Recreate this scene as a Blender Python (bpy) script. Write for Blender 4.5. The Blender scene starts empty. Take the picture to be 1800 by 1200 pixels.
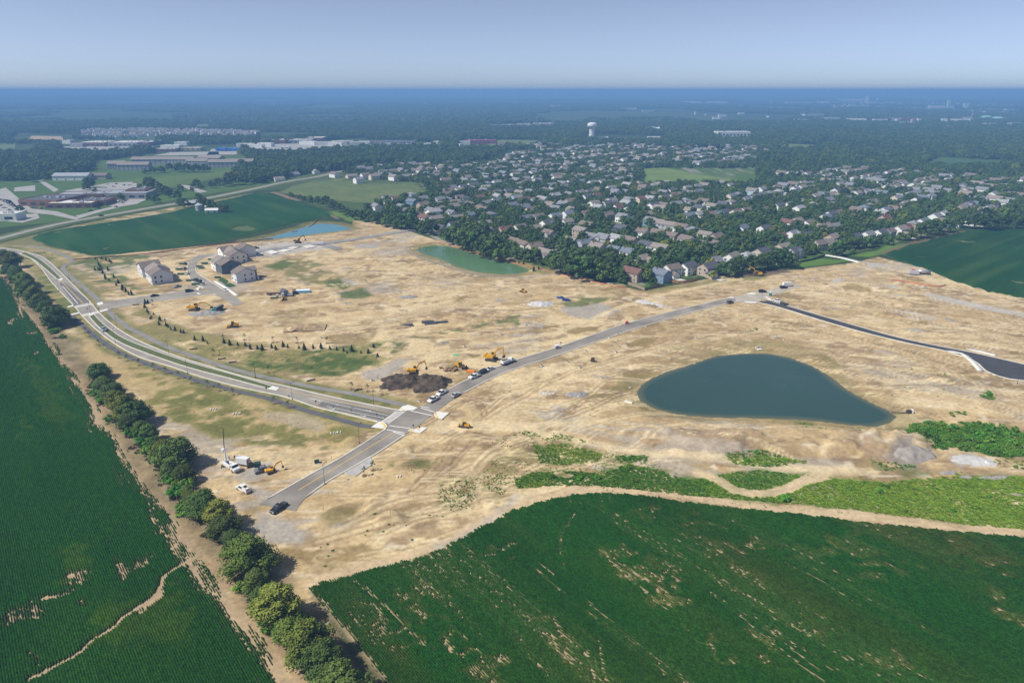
import bpy, math, random
import numpy as np
from mathutils import Vector, Matrix

random.seed(7)
rng = np.random.default_rng(11)
SC = bpy.context.scene
COL = SC.collection
R = math.radians

# ------------------------------------------------------------------ camera, sky, sun, exposure
CAM_H, PITCH, FOC = 115.0, 20.2, 1200.0        # metres, degrees below the horizon, focal length in px of an 1800 px wide frame
cam_d = bpy.data.cameras.new('camera'); cam = bpy.data.objects.new('camera', cam_d); COL.objects.link(cam)
cam.location = (0, 0, CAM_H); cam.rotation_euler = (R(90 - PITCH), 0, 0)
cam_d.sensor_width = 36; cam_d.lens = 24; cam_d.clip_start = 1; cam_d.clip_end = 120000
SC.camera = cam
SUN_AZ, SUN_EL = -108.0, 50.0
world = bpy.data.worlds.new('World'); SC.world = world; world.use_nodes = True
wn, wl = world.node_tree.nodes, world.node_tree.links
sky = wn.new('ShaderNodeTexSky'); sky.sky_type = 'NISHITA'; sky.sun_disc = False
sky.sun_elevation = R(SUN_EL); sky.sun_rotation = R(SUN_AZ); sky.altitude = 0
sky.air_density = 0.40; sky.dust_density = 0.6; sky.ozone_density = 5.5
bg = wn['Background']; bg.inputs['Strength'].default_value = 0.098
hs = wn.new('ShaderNodeHueSaturation'); hs.inputs['Saturation'].default_value = 0.70; wl.new(sky.outputs['Color'], hs.inputs['Color']); wl.new(hs.outputs['Color'], bg.inputs['Color'])
sun_d = bpy.data.lights.new('sun', 'SUN'); sun = bpy.data.objects.new('sun', sun_d); COL.objects.link(sun)
sun_d.energy = 3.6; sun_d.angle = R(0.53); sun_d.color = (1.0, 0.955, 0.87)
sdir = Vector((math.sin(R(SUN_AZ)) * math.cos(R(SUN_EL)), math.cos(R(SUN_AZ)) * math.cos(R(SUN_EL)), math.sin(R(SUN_EL))))
sun.rotation_euler = (-sdir).to_track_quat('-Z', 'Y').to_euler()
sun.location = sdir * 500
vs = SC.view_settings
vs.view_transform = 'Standard'; vs.look = 'None'; vs.exposure = 0.52; vs.gamma = 1.0; vs.use_curve_mapping = False
cy = SC.cycles
cy.use_denoising = True; cy.denoiser = 'OPENIMAGEDENOISE'; cy.denoising_input_passes = 'RGB_ALBEDO_NORMAL'; cy.denoising_prefilter = 'NONE'; cy.max_bounces = 5; cy.diffuse_bounces = 2; cy.glossy_bounces = 2; cy.transmission_bounces = 2
cy.volume_bounces = 0; cy.transparent_max_bounces = 8
cy.use_adaptive_sampling = True; cy.adaptive_threshold = 0.01

# ------------------------------------------------------------------ places: a ground point from its spot on the survey picture
CP, SP = math.cos(R(PITCH)), math.sin(R(PITCH))
def G(px, py, z=0.0):
    u, v = px - 900.0, py - 600.0
    t = (CAM_H - z) / (FOC * SP + v * CP)
    return (u * t, (FOC * CP - v * SP) * t)
def GP(pts, z=0.0): return [G(a, b, z) for a, b in pts]
def G3(px, py, z=0.0): x, y = G(px, py, z); return Vector((x, y, z))
def to_px(x, y, z=0.0):
    x, y = np.asarray(x, float), np.asarray(y, float)
    d = y * CP + (CAM_H - z) * SP; d = np.where(d < 1, 1, d)
    return 900 + FOC * x / d, 600 + FOC * ((CAM_H - z) * CP - y * SP) / d
def ell(cx, cy_, rx, ry, rot=0, n=18):
    c, s = math.cos(R(rot)), math.sin(R(rot))
    return [(cx + rx * math.cos(a) * c - ry * math.sin(a) * s, cy_ + rx * math.cos(a) * s + ry * math.sin(a) * c) for a in [2 * math.pi * k / n for k in range(n)]]
ROW_AZ = -38.9                                   # the site, the rows and the plots all follow one survey grid
GU = np.array([math.sin(R(51.1)), math.cos(R(51.1))]); GV = np.array([math.sin(R(ROW_AZ)), math.cos(R(ROW_AZ))])

# ------------------------------------------------------------------ numeric helpers
def hash2(ix, iy, seed):
    h = (ix.astype(np.int64) * 374761393 + iy.astype(np.int64) * 668265263 + seed * 1442695041) & 0xFFFFFFFF
    h = ((h ^ (h >> 13)) * 1274126177) & 0xFFFFFFFF
    return ((h ^ (h >> 16)) & 0xFFFF) / 65535.0
def vnoise(x, y, scale, seed=0):
    x = np.asarray(x, float) / scale; y = np.asarray(y, float) / scale
    ix, iy = np.floor(x), np.floor(y); fx, fy = x - ix, y - iy
    fx = fx * fx * (3 - 2 * fx); fy = fy * fy * (3 - 2 * fy)
    a, b, c, d = hash2(ix, iy, seed), hash2(ix + 1, iy, seed), hash2(ix, iy + 1, seed), hash2(ix + 1, iy + 1, seed)
    return (a * (1 - fx) + b * fx) * (1 - fy) + (c * (1 - fx) + d * fx) * fy
def fbm(x, y, scale, seed=0, octs=4, gain=0.5):
    s, a, tot = 0, 1.0, 0
    for k in range(octs):
        s = s + a * vnoise(x + 17.3 * k, y - 9.1 * k, scale / 2 ** k, seed + k); tot += a; a *= gain
    return s / tot
def streak(x, y, az, along, across, seed=0, octs=3):
    c, s = math.cos(R(az)), math.sin(R(az))
    return fbm((x * c - y * s) / across, (x * s + y * c) / along, 1.0, seed, octs)
def sstep(a, b, v):
    t = np.clip((v - a) / (b - a), 0, 1); return t * t * (3 - 2 * t)
def in_poly(x, y, poly):
    ins = np.zeros(np.shape(x), bool); n = len(poly)
    for i in range(n):
        x0, y0 = poly[i]; x1, y1 = poly[(i + 1) % n]
        if y0 == y1: continue
        c = (y0 > y) != (y1 > y)
        ins ^= c & (x < (x1 - x0) * (y - y0) / (y1 - y0) + x0)
    return ins
def d_line(x, y, pts, closed=False):
    d = np.full(np.shape(x), 1e9); n = len(pts)
    for i in range(n if closed else n - 1):
        x0, y0 = pts[i]; x1, y1 = pts[(i + 1) % n]; dx, dy = x1 - x0, y1 - y0
        t = np.clip(((x - x0) * dx + (y - y0) * dy) / (dx * dx + dy * dy + 1e-9), 0, 1)
        d = np.minimum(d, (x - x0 - t * dx) ** 2 + (y - y0 - t * dy) ** 2)
    return np.sqrt(d)
def sd_poly(x, y, poly):                         # positive inside
    d = d_line(x, y, poly, True); return np.where(in_poly(x, y, poly), d, -d)
def near(x, y, pts, pad):                        # index of the points inside the padded box
    a = np.array(pts); lo, hi = a.min(0) - pad, a.max(0) + pad
    return np.nonzero((x > lo[0]) & (x < hi[0]) & (y > lo[1]) & (y < hi[1]))
def smooth_line(pts, step=4.0):
    p = [np.array(q, float) for q in pts]; out = []
    for i in range(len(p) - 1):
        p0, p1, p2, p3 = p[max(i - 1, 0)], p[i], p[i + 1], p[min(i + 2, len(p) - 1)]
        n = max(1, int(np.linalg.norm(p2 - p1) / step))
        for k in range(n):
            t = k / n
            out.append(0.5 * ((2 * p1) + (p2 - p0) * t + (2 * p0 - 5 * p1 + 4 * p2 - p3) * t * t + (3 * p1 - p0 - 3 * p2 + p3) * t ** 3))
    out.append(p[-1]); return [tuple(q) for q in out]
def resample(pts, n):
    a = np.array(pts); s = np.r_[0, np.cumsum(np.linalg.norm(np.diff(a, axis=0), axis=1))]; q = np.linspace(0, s[-1], n)
    return list(zip(np.interp(q, s, a[:, 0]), np.interp(q, s, a[:, 1])))
def offset(pts, d):                              # positive = to the left of the walk
    a = np.array(pts); t = np.gradient(a, axis=0); t /= np.linalg.norm(t, axis=1)[:, None] + 1e-9
    return [tuple(q) for q in a + np.c_[-t[:, 1], t[:, 0]] * d]

# ------------------------------------------------------------------ scene-graph helpers
def tag(o, label=None, cat=None, group=None, kind=None):
    if label: o['label'] = label
    if cat: o['category'] = cat
    if group: o['group'] = group
    if kind: o['kind'] = kind
    return o
MATS = {}
def mat(name, col, rough=0.85, var=0.12, scale=2.0, metal=0.0, spec=0.3, rand=0.0, bump=0.0):
    if name in MATS: return MATS[name]
    m = bpy.data.materials.new(name); m.use_nodes = True; nt = m.node_tree; N, L = nt.nodes, nt.links
    b = N['Principled BSDF']; b.inputs['Roughness'].default_value = rough; b.inputs['Metallic'].default_value = metal
    b.inputs['Specular IOR Level'].default_value = spec
    tc = N.new('ShaderNodeTexCoord'); nz = N.new('ShaderNodeTexNoise'); nz.inputs['Scale'].default_value = scale; nz.inputs['Detail'].default_value = 4
    L.new(tc.outputs['Object'], nz.inputs['Vector'])
    mr = N.new('ShaderNodeMapRange'); mr.inputs[1].default_value = 0.3; mr.inputs[2].default_value = 0.7; mr.inputs[3].default_value = 1 - var; mr.inputs[4].default_value = 1 + var
    L.new(nz.outputs['Fac'], mr.inputs[0])
    mul = N.new('ShaderNodeVectorMath'); mul.operation = 'SCALE'; mul.inputs[0].default_value = col[:3]; L.new(mr.outputs[0], mul.inputs['Scale'])
    out = mul.outputs[0]
    if rand:
        oi = N.new('ShaderNodeObjectInfo'); h = N.new('ShaderNodeHueSaturation')
        a = N.new('ShaderNodeMapRange'); a.inputs[3].default_value = 1 - rand; a.inputs[4].default_value = 1 + rand; L.new(oi.outputs['Random'], a.inputs[0]); L.new(a.outputs[0], h.inputs['Value'])
        w = N.new('ShaderNodeMath'); w.operation = 'MULTIPLY'; w.inputs[1].default_value = 7.31; L.new(oi.outputs['Random'], w.inputs[0])
        f = N.new('ShaderNodeMath'); f.operation = 'FRACT'; L.new(w.outputs[0], f.inputs[0])
        c = N.new('ShaderNodeMapRange'); c.inputs[3].default_value = 0.5 - rand * 0.09; c.inputs[4].default_value = 0.5 + rand * 0.05; L.new(f.outputs[0], c.inputs[0]); L.new(c.outputs[0], h.inputs['Hue'])
        L.new(out, h.inputs['Color']); out = h.outputs[0]
    L.new(out, b.inputs['Base Color'])
    if bump:
        bp = N.new('ShaderNodeBump'); bp.inputs['Strength'].default_value = bump; bp.inputs['Distance'].default_value = 0.2; L.new(nz.outputs['Fac'], bp.inputs['Height']); L.new(bp.outputs[0], b.inputs['Normal'])
    MATS[name] = m; return m
def mesh_np(name, v, f, m=None, smooth=False):
    me = bpy.data.meshes.new(name)
    v = np.asarray(v, np.float32).reshape(-1, 3); f = np.asarray(f, np.int32)
    me.vertices.add(len(v)); me.vertices.foreach_set('co', v.ravel())
    k = f.shape[1]; me.loops.add(f.size); me.polygons.add(len(f))
    me.loops.foreach_set('vertex_index', f.ravel()); me.polygons.foreach_set('loop_start', np.arange(0, f.size, k, dtype=np.int32))
    me.polygons.foreach_set('loop_total', np.full(len(f), k, np.int32))
    if smooth: me.polygons.foreach_set('use_smooth', np.ones(len(f), bool))
    me.update(calc_edges=True)
    if m: me.materials.append(m)
    return me
class MB:
    """collects shapes; mesh() gives one mesh"""
    def __init__(s): s.v, s.f = [], []
    def add(s, v, f):
        o = len(s.v); s.v += [tuple(q) for q in v]; s.f += [tuple(i + o for i in q) for q in f]; return s
    def box(s, c, d, rz=0, taper=(1, 1), rx=0, ry=0):
        x, y, z = d[0] / 2, d[1] / 2, d[2] / 2; tx, ty = taper
        v = [(-x, -y, -z), (x, -y, -z), (x, y, -z), (-x, y, -z), (-x * tx, -y * ty, z), (x * tx, -y * ty, z), (x * tx, y * ty, z), (-x * tx, y * ty, z)]
        if rz or rx or ry:
            M = Matrix.Rotation(rz, 3, 'Z') @ Matrix.Rotation(ry, 3, 'Y') @ Matrix.Rotation(rx, 3, 'X'); v = [M @ Vector(q) for q in v]
        return s.add([(q[0] + c[0], q[1] + c[1], q[2] + c[2]) for q in v], [(0, 3, 2, 1), (4, 5, 6, 7), (0, 1, 5, 4), (1, 2, 6, 5), (2, 3, 7, 6), (3, 0, 4, 7)])
    def cyl(s, a, b, r0, r1=None, n=8, caps=True):
        a, b = Vector(a), Vector(b); r1 = r0 if r1 is None else r1; d = (b - a).normalized()
        p = d.orthogonal().normalized(); q = d.cross(p)
        v = [a + (p * math.cos(t) + q * math.sin(t)) * r0 for t in [2 * math.pi * k / n for k in range(n)]] + [b + (p * math.cos(t) + q * math.sin(t)) * r1 for t in [2 * math.pi * k / n for k in range(n)]]
        f = [(k, (k + 1) % n, n + (k + 1) % n, n + k) for k in range(n)]
        if caps: f += [tuple(range(n - 1, -1, -1)), tuple(range(n, 2 * n))]
        return s.add(v, f)
    def prism(s, prof, a, b, axis='Y'):          # closed profile in (p, z), swept along an axis from a to b
        n = len(prof)
        mk = (lambda p, t: (p[0], t, p[1])) if axis == 'Y' else (lambda p, t: (t, p[0], p[1]))
        v = [mk(p, a) for p in prof] + [mk(p, b) for p in prof]
        f = [(k, (k + 1) % n, n + (k + 1) % n, n + k) for k in range(n)] + [tuple(range(n - 1, -1, -1)), tuple(range(n, 2 * n))]
        return s.add(v, f)
    def mesh(s, name, m=None, smooth=False):
        me = bpy.data.meshes.new(name); me.from_pydata([tuple(q) for q in s.v], [], s.f)
        if smooth: me.polygons.foreach_set('use_smooth', np.ones(len(me.polygons), bool))
        me.update()
        if m: me.materials.append(m)
        return me
def obj(name, me, parent=None, loc=None, m=None):
    o = bpy.data.objects.new(name, me); COL.objects.link(o)
    if parent: o.parent = parent
    if loc is not None: o.location = loc
    if m:
        sl = o.material_slots[0]; sl.link = 'OBJECT'; sl.material = m
    return o
def thing(name, label, cat, loc=(0, 0, 0), rz=0.0, group=None, scale=None):
    o = bpy.data.objects.new(name, None); COL.objects.link(o); o.empty_display_size = 0.5
    o.location = loc; o.rotation_euler = (0, 0, rz)
    if scale: o.scale = (scale,) * 3 if not hasattr(scale, '__len__') else scale
    return tag(o, label, cat, group)
def place(kit, name, label, cat, loc, rz=0.0, group=None, scale=None, mats={}):
    """a kit is a list of (part name, mesh, parent index or None, slot key); one thing with its own copy of every part"""
    t = thing(name, label, cat, loc, rz, group, scale); made = []
    for part, me, par, key in kit:
        made.append(obj(part, me, t if par is None else made[par], m=mats.get(key)))
    return t
ORD = ['first', 'second', 'third', 'fourth', 'fifth', 'sixth', 'seventh', 'eighth', 'ninth', 'tenth', 'eleventh', 'twelfth', 'thirteenth', 'fourteenth', 'fifteenth', 'sixteenth', 'seventeenth', 'eighteenth', 'nineteenth', 'twentieth']
TENS = ['', '', 'twenty', 'thirty', 'forty', 'fifty', 'sixty', 'seventy', 'eighty', 'ninety']
def nth(k):                                      # 0-based
    if k < 20: return ORD[k]
    n = k + 1; t, u = divmod(n, 10)
    if n >= 100: return str(n) + 'th'
    return (TENS[t][:-1] + 'ieth') if u == 0 else TENS[t] + '-' + ORD[u - 1]
# ------------------------------------------------------------------ outlines of the place
PARK_S = [(-45, 452), (35, 447), (67, 465), (92, 497), (130, 537), (145, 555), (175, 584), (212, 610), (250, 629), (300, 644), (350, 661), (420, 680), (500, 697), (555, 715), (610, 728), (664, 741)]   # parkway, near edge
PARK_N = [(-45, 430), (15, 437), (42, 442), (75, 452), (100, 472), (130, 502), (160, 532), (172, 547), (200, 572), (237, 595), (300, 622), (375, 646), (450, 667), (500, 678), (600, 701), (708, 722)]
MED1 = ([(36, 446), (60, 457), (80, 473), (101, 491)], [(44, 443), (66, 453), (86, 468), (108, 489)])
MED2 = ([(156, 555), (174, 575), (206, 599), (250, 618), (325, 644), (400, 664), (472, 683)], [(164, 551), (182, 569), (213, 592), (255, 610), (330, 636), (405, 657), (480, 679)])
PATH_N1 = [(40, 432), (75, 436), (105, 446), (129, 458), (113, 467), (112, 474), (125, 487), (150, 507), (176, 531)]
PATH_N2 = [(191, 545), (200, 556), (225, 575), (250, 588), (300, 612), (350, 629), (400, 646), (450, 659), (550, 680), (625, 693), (712, 712)]
PATH_S = [(122, 553), (145, 572), (175, 597), (212, 620), (250, 636), (300, 653), (350, 669), (412, 686), (475, 701), (537, 721), (600, 738), (637, 748), (660, 750)]
ST_N = [(455, 886), (470, 877), (540, 837), (600, 804), (640, 779), (678, 754), (700, 738), (745, 713), (785, 687), (812, 672), (850, 655), (900, 635), (975, 612), (1050, 586), (1100, 569), (1187, 546), (1250, 531), (1290, 522)]
ST_S = [(520, 898), (537, 874), (570, 850), (600, 832), (657, 800), (712, 764), (745, 741), (777, 716), (812, 692), (862, 666), (900, 650), (975, 626), (1050, 600), (1100, 583), (1187, 557), (1250, 540), (1295, 530)]
GR_N = [(1290, 522), (1325, 514), (1370, 506), (1402, 500)]
GR_S = [(1295, 530), (1330, 531), (1372, 514), (1412, 503)]
AS_N = [(1352, 528), (1382, 537), (1475, 564), (1575, 592), (1650, 608), (1712, 620), (1800, 640), (1880, 658)]
AS_S = [(1330, 531), (1372, 541), (1450, 565), (1525, 586), (1600, 604), (1662, 617), (1703, 630), (1722, 641), (1732, 651), (1755, 661), (1775, 666), (1800, 669), (1880, 690)]
SS_N = [(168, 533), (190, 530), (230, 524), (285, 517), (327, 511), (350, 508)]
SS_S = [(178, 549), (195, 543), (230, 536), (285, 528), (355, 519), (380, 517)]
HS_W = [(411, 538), (397, 528), (376, 517), (358, 507), (341, 497), (333, 487), (329, 476), (332, 461), (338, 454), (350, 448)]
HS_E = [(428, 534), (416, 523), (397, 512), (369, 494), (348, 481), (344, 471), (347, 461), (355, 455), (366, 450), (378, 446)]
CR = [(-200, 462), (-60, 434), (0, 419), (58, 404), (116, 391), (173, 381), (260, 366), (320, 356), (382, 345), (450, 331), (500, 320), (560, 310), (590, 303), (640, 293)]
POND_B = [(1121, 683), (1128, 672), (1145, 661), (1170, 651), (1200, 642), (1225, 632), (1260, 622), (1310, 617), (1350, 618), (1390, 626), (1430, 640), (1455, 655), (1475, 672), (1500, 687), (1530, 703), (1560, 717), (1574, 727), (1565, 737), (1540, 744), (1500, 743), (1450, 736), (1400, 732), (1330, 730), (1250, 728), (1190, 723), (1150, 713), (1128, 700)]
POND_G = [(730, 437), (742, 432), (765, 430), (790, 431), (830, 441), (870, 452), (905, 462), (925, 470), (928, 475), (910, 479), (880, 480), (840, 476), (800, 465), (770, 452), (745, 445)]
POND_C = [(432, 423), (450, 420), (480, 414), (510, 405), (535, 398), (548, 393), (570, 391), (595, 394), (619, 401), (590, 405), (540, 411), (500, 416), (470, 419)]
FIELD_L = [(-60, 450), (0, 482), (18, 492), (32, 512), (58, 560), (84, 592), (100, 606), (122, 640), (148, 682), (176, 720), (192, 752), (226, 790), (244, 838), (292, 890), (334, 950), (372, 1008), (414, 1062), (462, 1122), (490, 1165), (512, 1200), (560, 1290), (-200, 1290), (-500, 1100), (-500, 700)]
FIELD_R = [(540, 1032), (560, 1023), (640, 1001), (740, 976), (800, 950), (850, 921), (900, 896), (960, 877), (1010, 867), (1060, 864), (1130, 870), (1200, 880), (1290, 891), (1400, 902), (1500, 914), (1600, 924), (1700, 934), (1800, 943), (2000, 958), (2400, 1000), (2400, 1290), (740, 1290), (680, 1205), (630, 1140), (590, 1092)]
FIELD_F = [(57, 419), (66, 413), (90, 407), (120, 402), (180, 393), (250, 382), (300, 374), (340, 363), (400, 351), (450, 339), (478, 340), (505, 350), (545, 362), (570, 372), (583, 381), (560, 385), (520, 392), (480, 402), (440, 412), (400, 420), (330, 431), (270, 439), (200, 447), (165, 449), (130, 441), (85, 430)]
FIELD_E = [(1552, 447), (1600, 431), (1660, 416), (1700, 406), (1750, 402), (1800, 402), (2000, 402), (2100, 560), (1900, 545), (1800, 524), (1740, 511), (1680, 494), (1620, 470), (1575, 456)]
MEADOW = [(488, 338), (520, 326), (560, 316), (600, 315), (650, 321), (700, 321), (735, 326), (748, 340), (740, 350), (700, 350), (660, 357), (620, 356), (580, 351), (540, 345)]
SITE = [(-120, 470), (-60, 432), (60, 432), (165, 450), (300, 438), (440, 424), (540, 412), (620, 402), (622, 388), (660, 390), (690, 397), (760, 420), (850, 447), (930, 466), (1000, 483), (1090, 503), (1130, 512), (1200, 499), (1300, 480), (1350, 478), (1400, 474), (1500, 462), (1545, 452), (1620, 470), (1680, 495), (1800, 526), (1950, 560), (2100, 700), (2100, 968), (1800, 945), (1600, 926), (1290, 893), (1060, 866), (900, 898), (800, 952), (640, 1003), (540, 1034), (700, 1300), (560, 1300), (490, 1165), (334, 950), (226, 790), (122, 640), (58, 560), (0, 482)]
SUBURB = [(645, 372), (690, 395), (770, 418), (870, 452), (1000, 481), (1085, 499), (1130, 507), (1250, 481), (1370, 466), (1420, 452), (1480, 446), (1560, 430), (1640, 412), (1700, 398), (1800, 390), (1900, 384), (1900, 322), (1800, 318), (1700, 311), (1560, 297), (1360, 300), (1330, 268), (1150, 264), (960, 264), (900, 268), (850, 288), (760, 290), (640, 292), (600, 305), (655, 316), (740, 322), (752, 345), (700, 352), (660, 358)]
W_BUSH = [(1590, 748), (1640, 739), (1720, 742), (1800, 760), (1850, 775), (1850, 800), (1760, 802), (1700, 792), (1640, 787), (1600, 772)]
W_BAND = [(905, 842), (930, 830), (1000, 826), (1060, 832), (1100, 815), (1200, 832), (1330, 853), (1440, 840), (1560, 846), (1650, 836), (1800, 836), (1950, 840), (1950, 948), (1800, 928), (1700, 921), (1600, 907), (1480, 894), (1400, 886), (1290, 876), (1200, 869), (1130, 860), (1040, 852), (960, 853), (910, 858)]
W_MID = [(935, 780), (1000, 779), (1062, 797), (1050, 810), (990, 815), (950, 812)]
W_STRIP = [(1272, 797), (1340, 794), (1425, 812), (1350, 820), (1290, 815)]
W_ISLE = [(1252, 834), (1330, 826), (1428, 834), (1380, 852), (1345, 862), (1290, 860)]
W_LOW = [(770, 850), (830, 838), (890, 832), (893, 868), (850, 885), (800, 900), (770, 880)]
W_PATCH = [(690, 817), (725, 808), (765, 814), (750, 828), (705, 829)]
W_SHORE = [(1385, 733), (1440, 738), (1500, 748), (1545, 750), (1590, 745), (1570, 760), (1480, 757), (1400, 747)]
W_UP = [(905, 757), (960, 756), (1020, 768), (1040, 778), (990, 775), (920, 770)]
W_FOOT = [(1530, 803), (1600, 815), (1640, 825), (1560, 838), (1530, 830)]
TRACK2 = [(1225, 828), (1262, 842), (1290, 860), (1320, 866), (1352, 866), (1385, 857), (1412, 845), (1445, 838)]

# ------------------------------------------------------------------ the lie of the land
W_ = {k: GP(v) for k, v in dict(pb=POND_B, pg=POND_G, pc=POND_C, site=SITE, fl=FIELD_L, fr=FIELD_R, ff=FIELD_F, fe=FIELD_E, meadow=MEADOW, suburb=SUBURB).items()}
ROADPOLYS = [GP(PARK_S + PARK_N[::-1]), GP(ST_N + GR_N[1:] + GR_S[::-1][:-1] + ST_S[::-1]), GP(AS_N + AS_S[::-1]), GP(SS_N + SS_S[::-1]), GP(HS_W + HS_E[::-1])]
PATHS = [GP(PATH_N1), GP(PATH_N2), GP(PATH_S)]
CRW = smooth_line(GP(CR), 8)
MOUNDS = []                                      # (x, y, half length along az, half width, height, az)
def mound(px, py, rl, rw, h, az): MOUNDS.append((*G(px, py), rl, rw, h, az))
mound(1400, 776, 46, 8, 2.2, 84); mound(1548, 784, 20, 7, 2.8, 82); mound(1245, 772, 20, 8, 1.6, 96); mound(1150, 758, 10, 6, 1.5, 100)
mound(1180, 740, 12, 5, .8, 90)
for q in [(535, 575, 9, 6, 1.2, 60), (640, 578, 22, 4, .9, 78), (548, 545, 12, 5, .9, 80), (575, 515, 8, 4, 1.0, 90), (660, 508, 8, 3, .8, 80), (690, 490, 14, 5, .7, 60), (735, 495, 10, 5, .8, 80), (960, 520, 10, 5, .8, 80), (1020, 505, 12, 5, .8, 80), (1440, 485, 15, 5, 1.0, 70), (1500, 500, 15, 6, 1.1, 100), (1600, 535, 22, 5, .8, 112), (1560, 510, 20, 6, .9, 110), (1690, 560, 25, 5, .8, 112), (1450, 505, 16, 5, .8, 70),
          (850, 805, 10, 8, .7, 70), (780, 845, 12, 5, .5, 80), (925, 785, 8, 6, .8, 60), (1330, 770, 8, 4, .8, 80)]: mound(*q)
random.seed(21); SMALL = []
for k in range(150):
    q_ = random.choice([(random.uniform(430, 900), random.uniform(440, 605)), (random.uniform(800, 1150), random.uniform(500, 730)), (random.uniform(1150, 1780), random.uniform(485, 690)), (random.uniform(600, 930), random.uniform(760, 930)), (random.uniform(1380, 1790), random.uniform(475, 560))])
    a_ = random.uniform(2.0, 6.5); SMALL.append((*q_, a_, a_ * random.uniform(.3, .7), random.uniform(.35, 1.0), random.gauss(75, 25) if q_[0] < 1150 else random.gauss(110, 18)))
SMALL = [q for q in SMALL if not in_poly(np.array([G(q[0], q[1])[0]]), np.array([G(q[0], q[1])[1]]), W_['pb'])[0]]
for q in SMALL: mound(*q)
def terrain(x, y):
    x = np.atleast_1d(np.asarray(x, float)); y = np.atleast_1d(np.asarray(y, float)); z = np.zeros_like(x)
    i = near(x, y, W_['site'], 5)
    if len(i[0]):
        xs, ys = x[i], y[i]
        inside = sstep(0, 6, sd_poly(xs, ys, W_['site']))
        rd = np.full(xs.shape, 1e9)
        for p in ROADPOLYS:
            k = near(xs, ys, p, 12)
            if len(k[0]): rd[k] = np.minimum(rd[k], np.maximum(-sd_poly(xs[k], ys[k], p), 0))
        for p in PATHS:
            k = near(xs, ys, p, 12)
            if len(k[0]): rd[k] = np.minimum(rd[k], np.maximum(d_line(xs[k], ys[k], p) - 2.0, 0))
        free = sstep(1.5, 9, rd) * inside
        rough = fbm(xs, ys, 70, 5, 3)
        dz = (fbm(xs, ys, 9, 21, 4) - .5) * .75 + (streak(xs, ys, 60, 22, 2.6, 33) - .5) * .2 + (streak(xs, ys, 125, 30, 2.6, 34) - .5) * .2 + (streak(xs, ys, 15, 14, 2.2, 35) - .5) * .25
        dz = dz * (.35 + .9 * rough) + (fbm(xs, ys, 3.4, 25, 3) - .5) * .55 * sstep(.42, .62, fbm(xs, ys, 38, 26, 3)) - .18
        for mx, my, rl, rw, h, az in MOUNDS:
            k = np.nonzero((abs(xs - mx) < rl * 2.2) & (abs(ys - my) < rl * 2.2))
            if not len(k[0]): continue
            c, s = math.sin(R(az)), math.cos(R(az)); a = (xs[k] - mx) * c + (ys[k] - my) * s; b = (xs[k] - mx) * s - (ys[k] - my) * c
            q = np.hypot(a / rl, b / rw) + (fbm(xs[k], ys[k], 7, 77, 3) - .5) * .7
            dz[k] += h * (1 - sstep(.45, 1.15, q)) * (.8 + .4 * vnoise(xs[k], ys[k], 2.2, 5))
        z[i] = dz * free - 0.03 * (1 - free)
    for key, depth in (('pb', 1.1), ('pg', 0.9), ('pc', 0.9)):
        p = W_[key]; k = near(x, y, p, 14)
        if len(k[0]):
            sd = sd_poly(x[k], y[k], p) + (fbm(x[k], y[k], 9, 3, 3) - .5) * 1.6
            bank = sstep(-9, 0, sd)
            zz = z[k] * (1 - bank) - depth * bank
            z[k] = np.where(sd > 0, -depth - np.clip(sd * .22, 0, 2.0), zz)
    far = np.hypot(x, y)
    z += sstep(2500, 8000, far) * (fbm(x, y, 3500, 61, 3) - .45) * 50 + np.where((x < 0) & (far > 3000), 45 * np.exp(-((y - 8200) / 2000) ** 2 - ((x + 5200) / 3000) ** 2), 0)
    return z
def tz(x, y): return float(terrain(x, y)[0])
def on(px, py, dz=0.0):
    x, y = G(px, py); return Vector((x, y, tz(x, y) + dz))

# ------------------------------------------------------------------ colours of the ground (albedo)
SAND, PALE, BROWN, DAMP, GREY = (.525, .382, .195), (.665, .535, .32), (.315, .213, .112), (.27, .195, .085), (.37, .335, .29)
DRYG, GRASS, LAWN, DARKS, SOIL = (.26, .225, .085), (.085, .125, .032), (.075, .135, .03), (.06, .045, .035), (.40, .30, .185)
WOODS, PARKG = (.035, .06, .02), (.34, .33, .31)
xs_, v = [0.0], 0.0
while v < 520: v += .8 + v * .0026; xs_.append(v)
while v < 42000: v *= 1.055; xs_.append(v)
xs_ = np.array(sorted([-q for q in xs_[1:]] + xs_))
ys_, v = [100.0], 100.0
while v < 900: v += .7 + (v - 100) * .0030; ys_.append(v)
while v < 60000: v *= 1.03 if v < 6000 else 1.06; ys_.append(v)
ys_ = np.array([-9000, -2500, -700, -200, -60, 0, 30, 55, 75, 88, 95] + ys_)
X, Y = np.meshgrid(xs_, ys_); NX, NY = len(xs_), len(ys_); X, Y = X.ravel(), Y.ravel()
Z = terrain(X, Y)
C = np.empty((X.size, 3)); C[:] = WOODS
WX, WY = X + (fbm(X, Y, 14, 91, 3) - .5) * 9, Y + (fbm(X, Y, 14, 92, 3) - .5) * 9
def blend(i, col, a):
    a = np.clip(a, 0, 1)[:, None]; C[i] = C[i] * (1 - a) + np.asarray(col) * a
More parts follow.
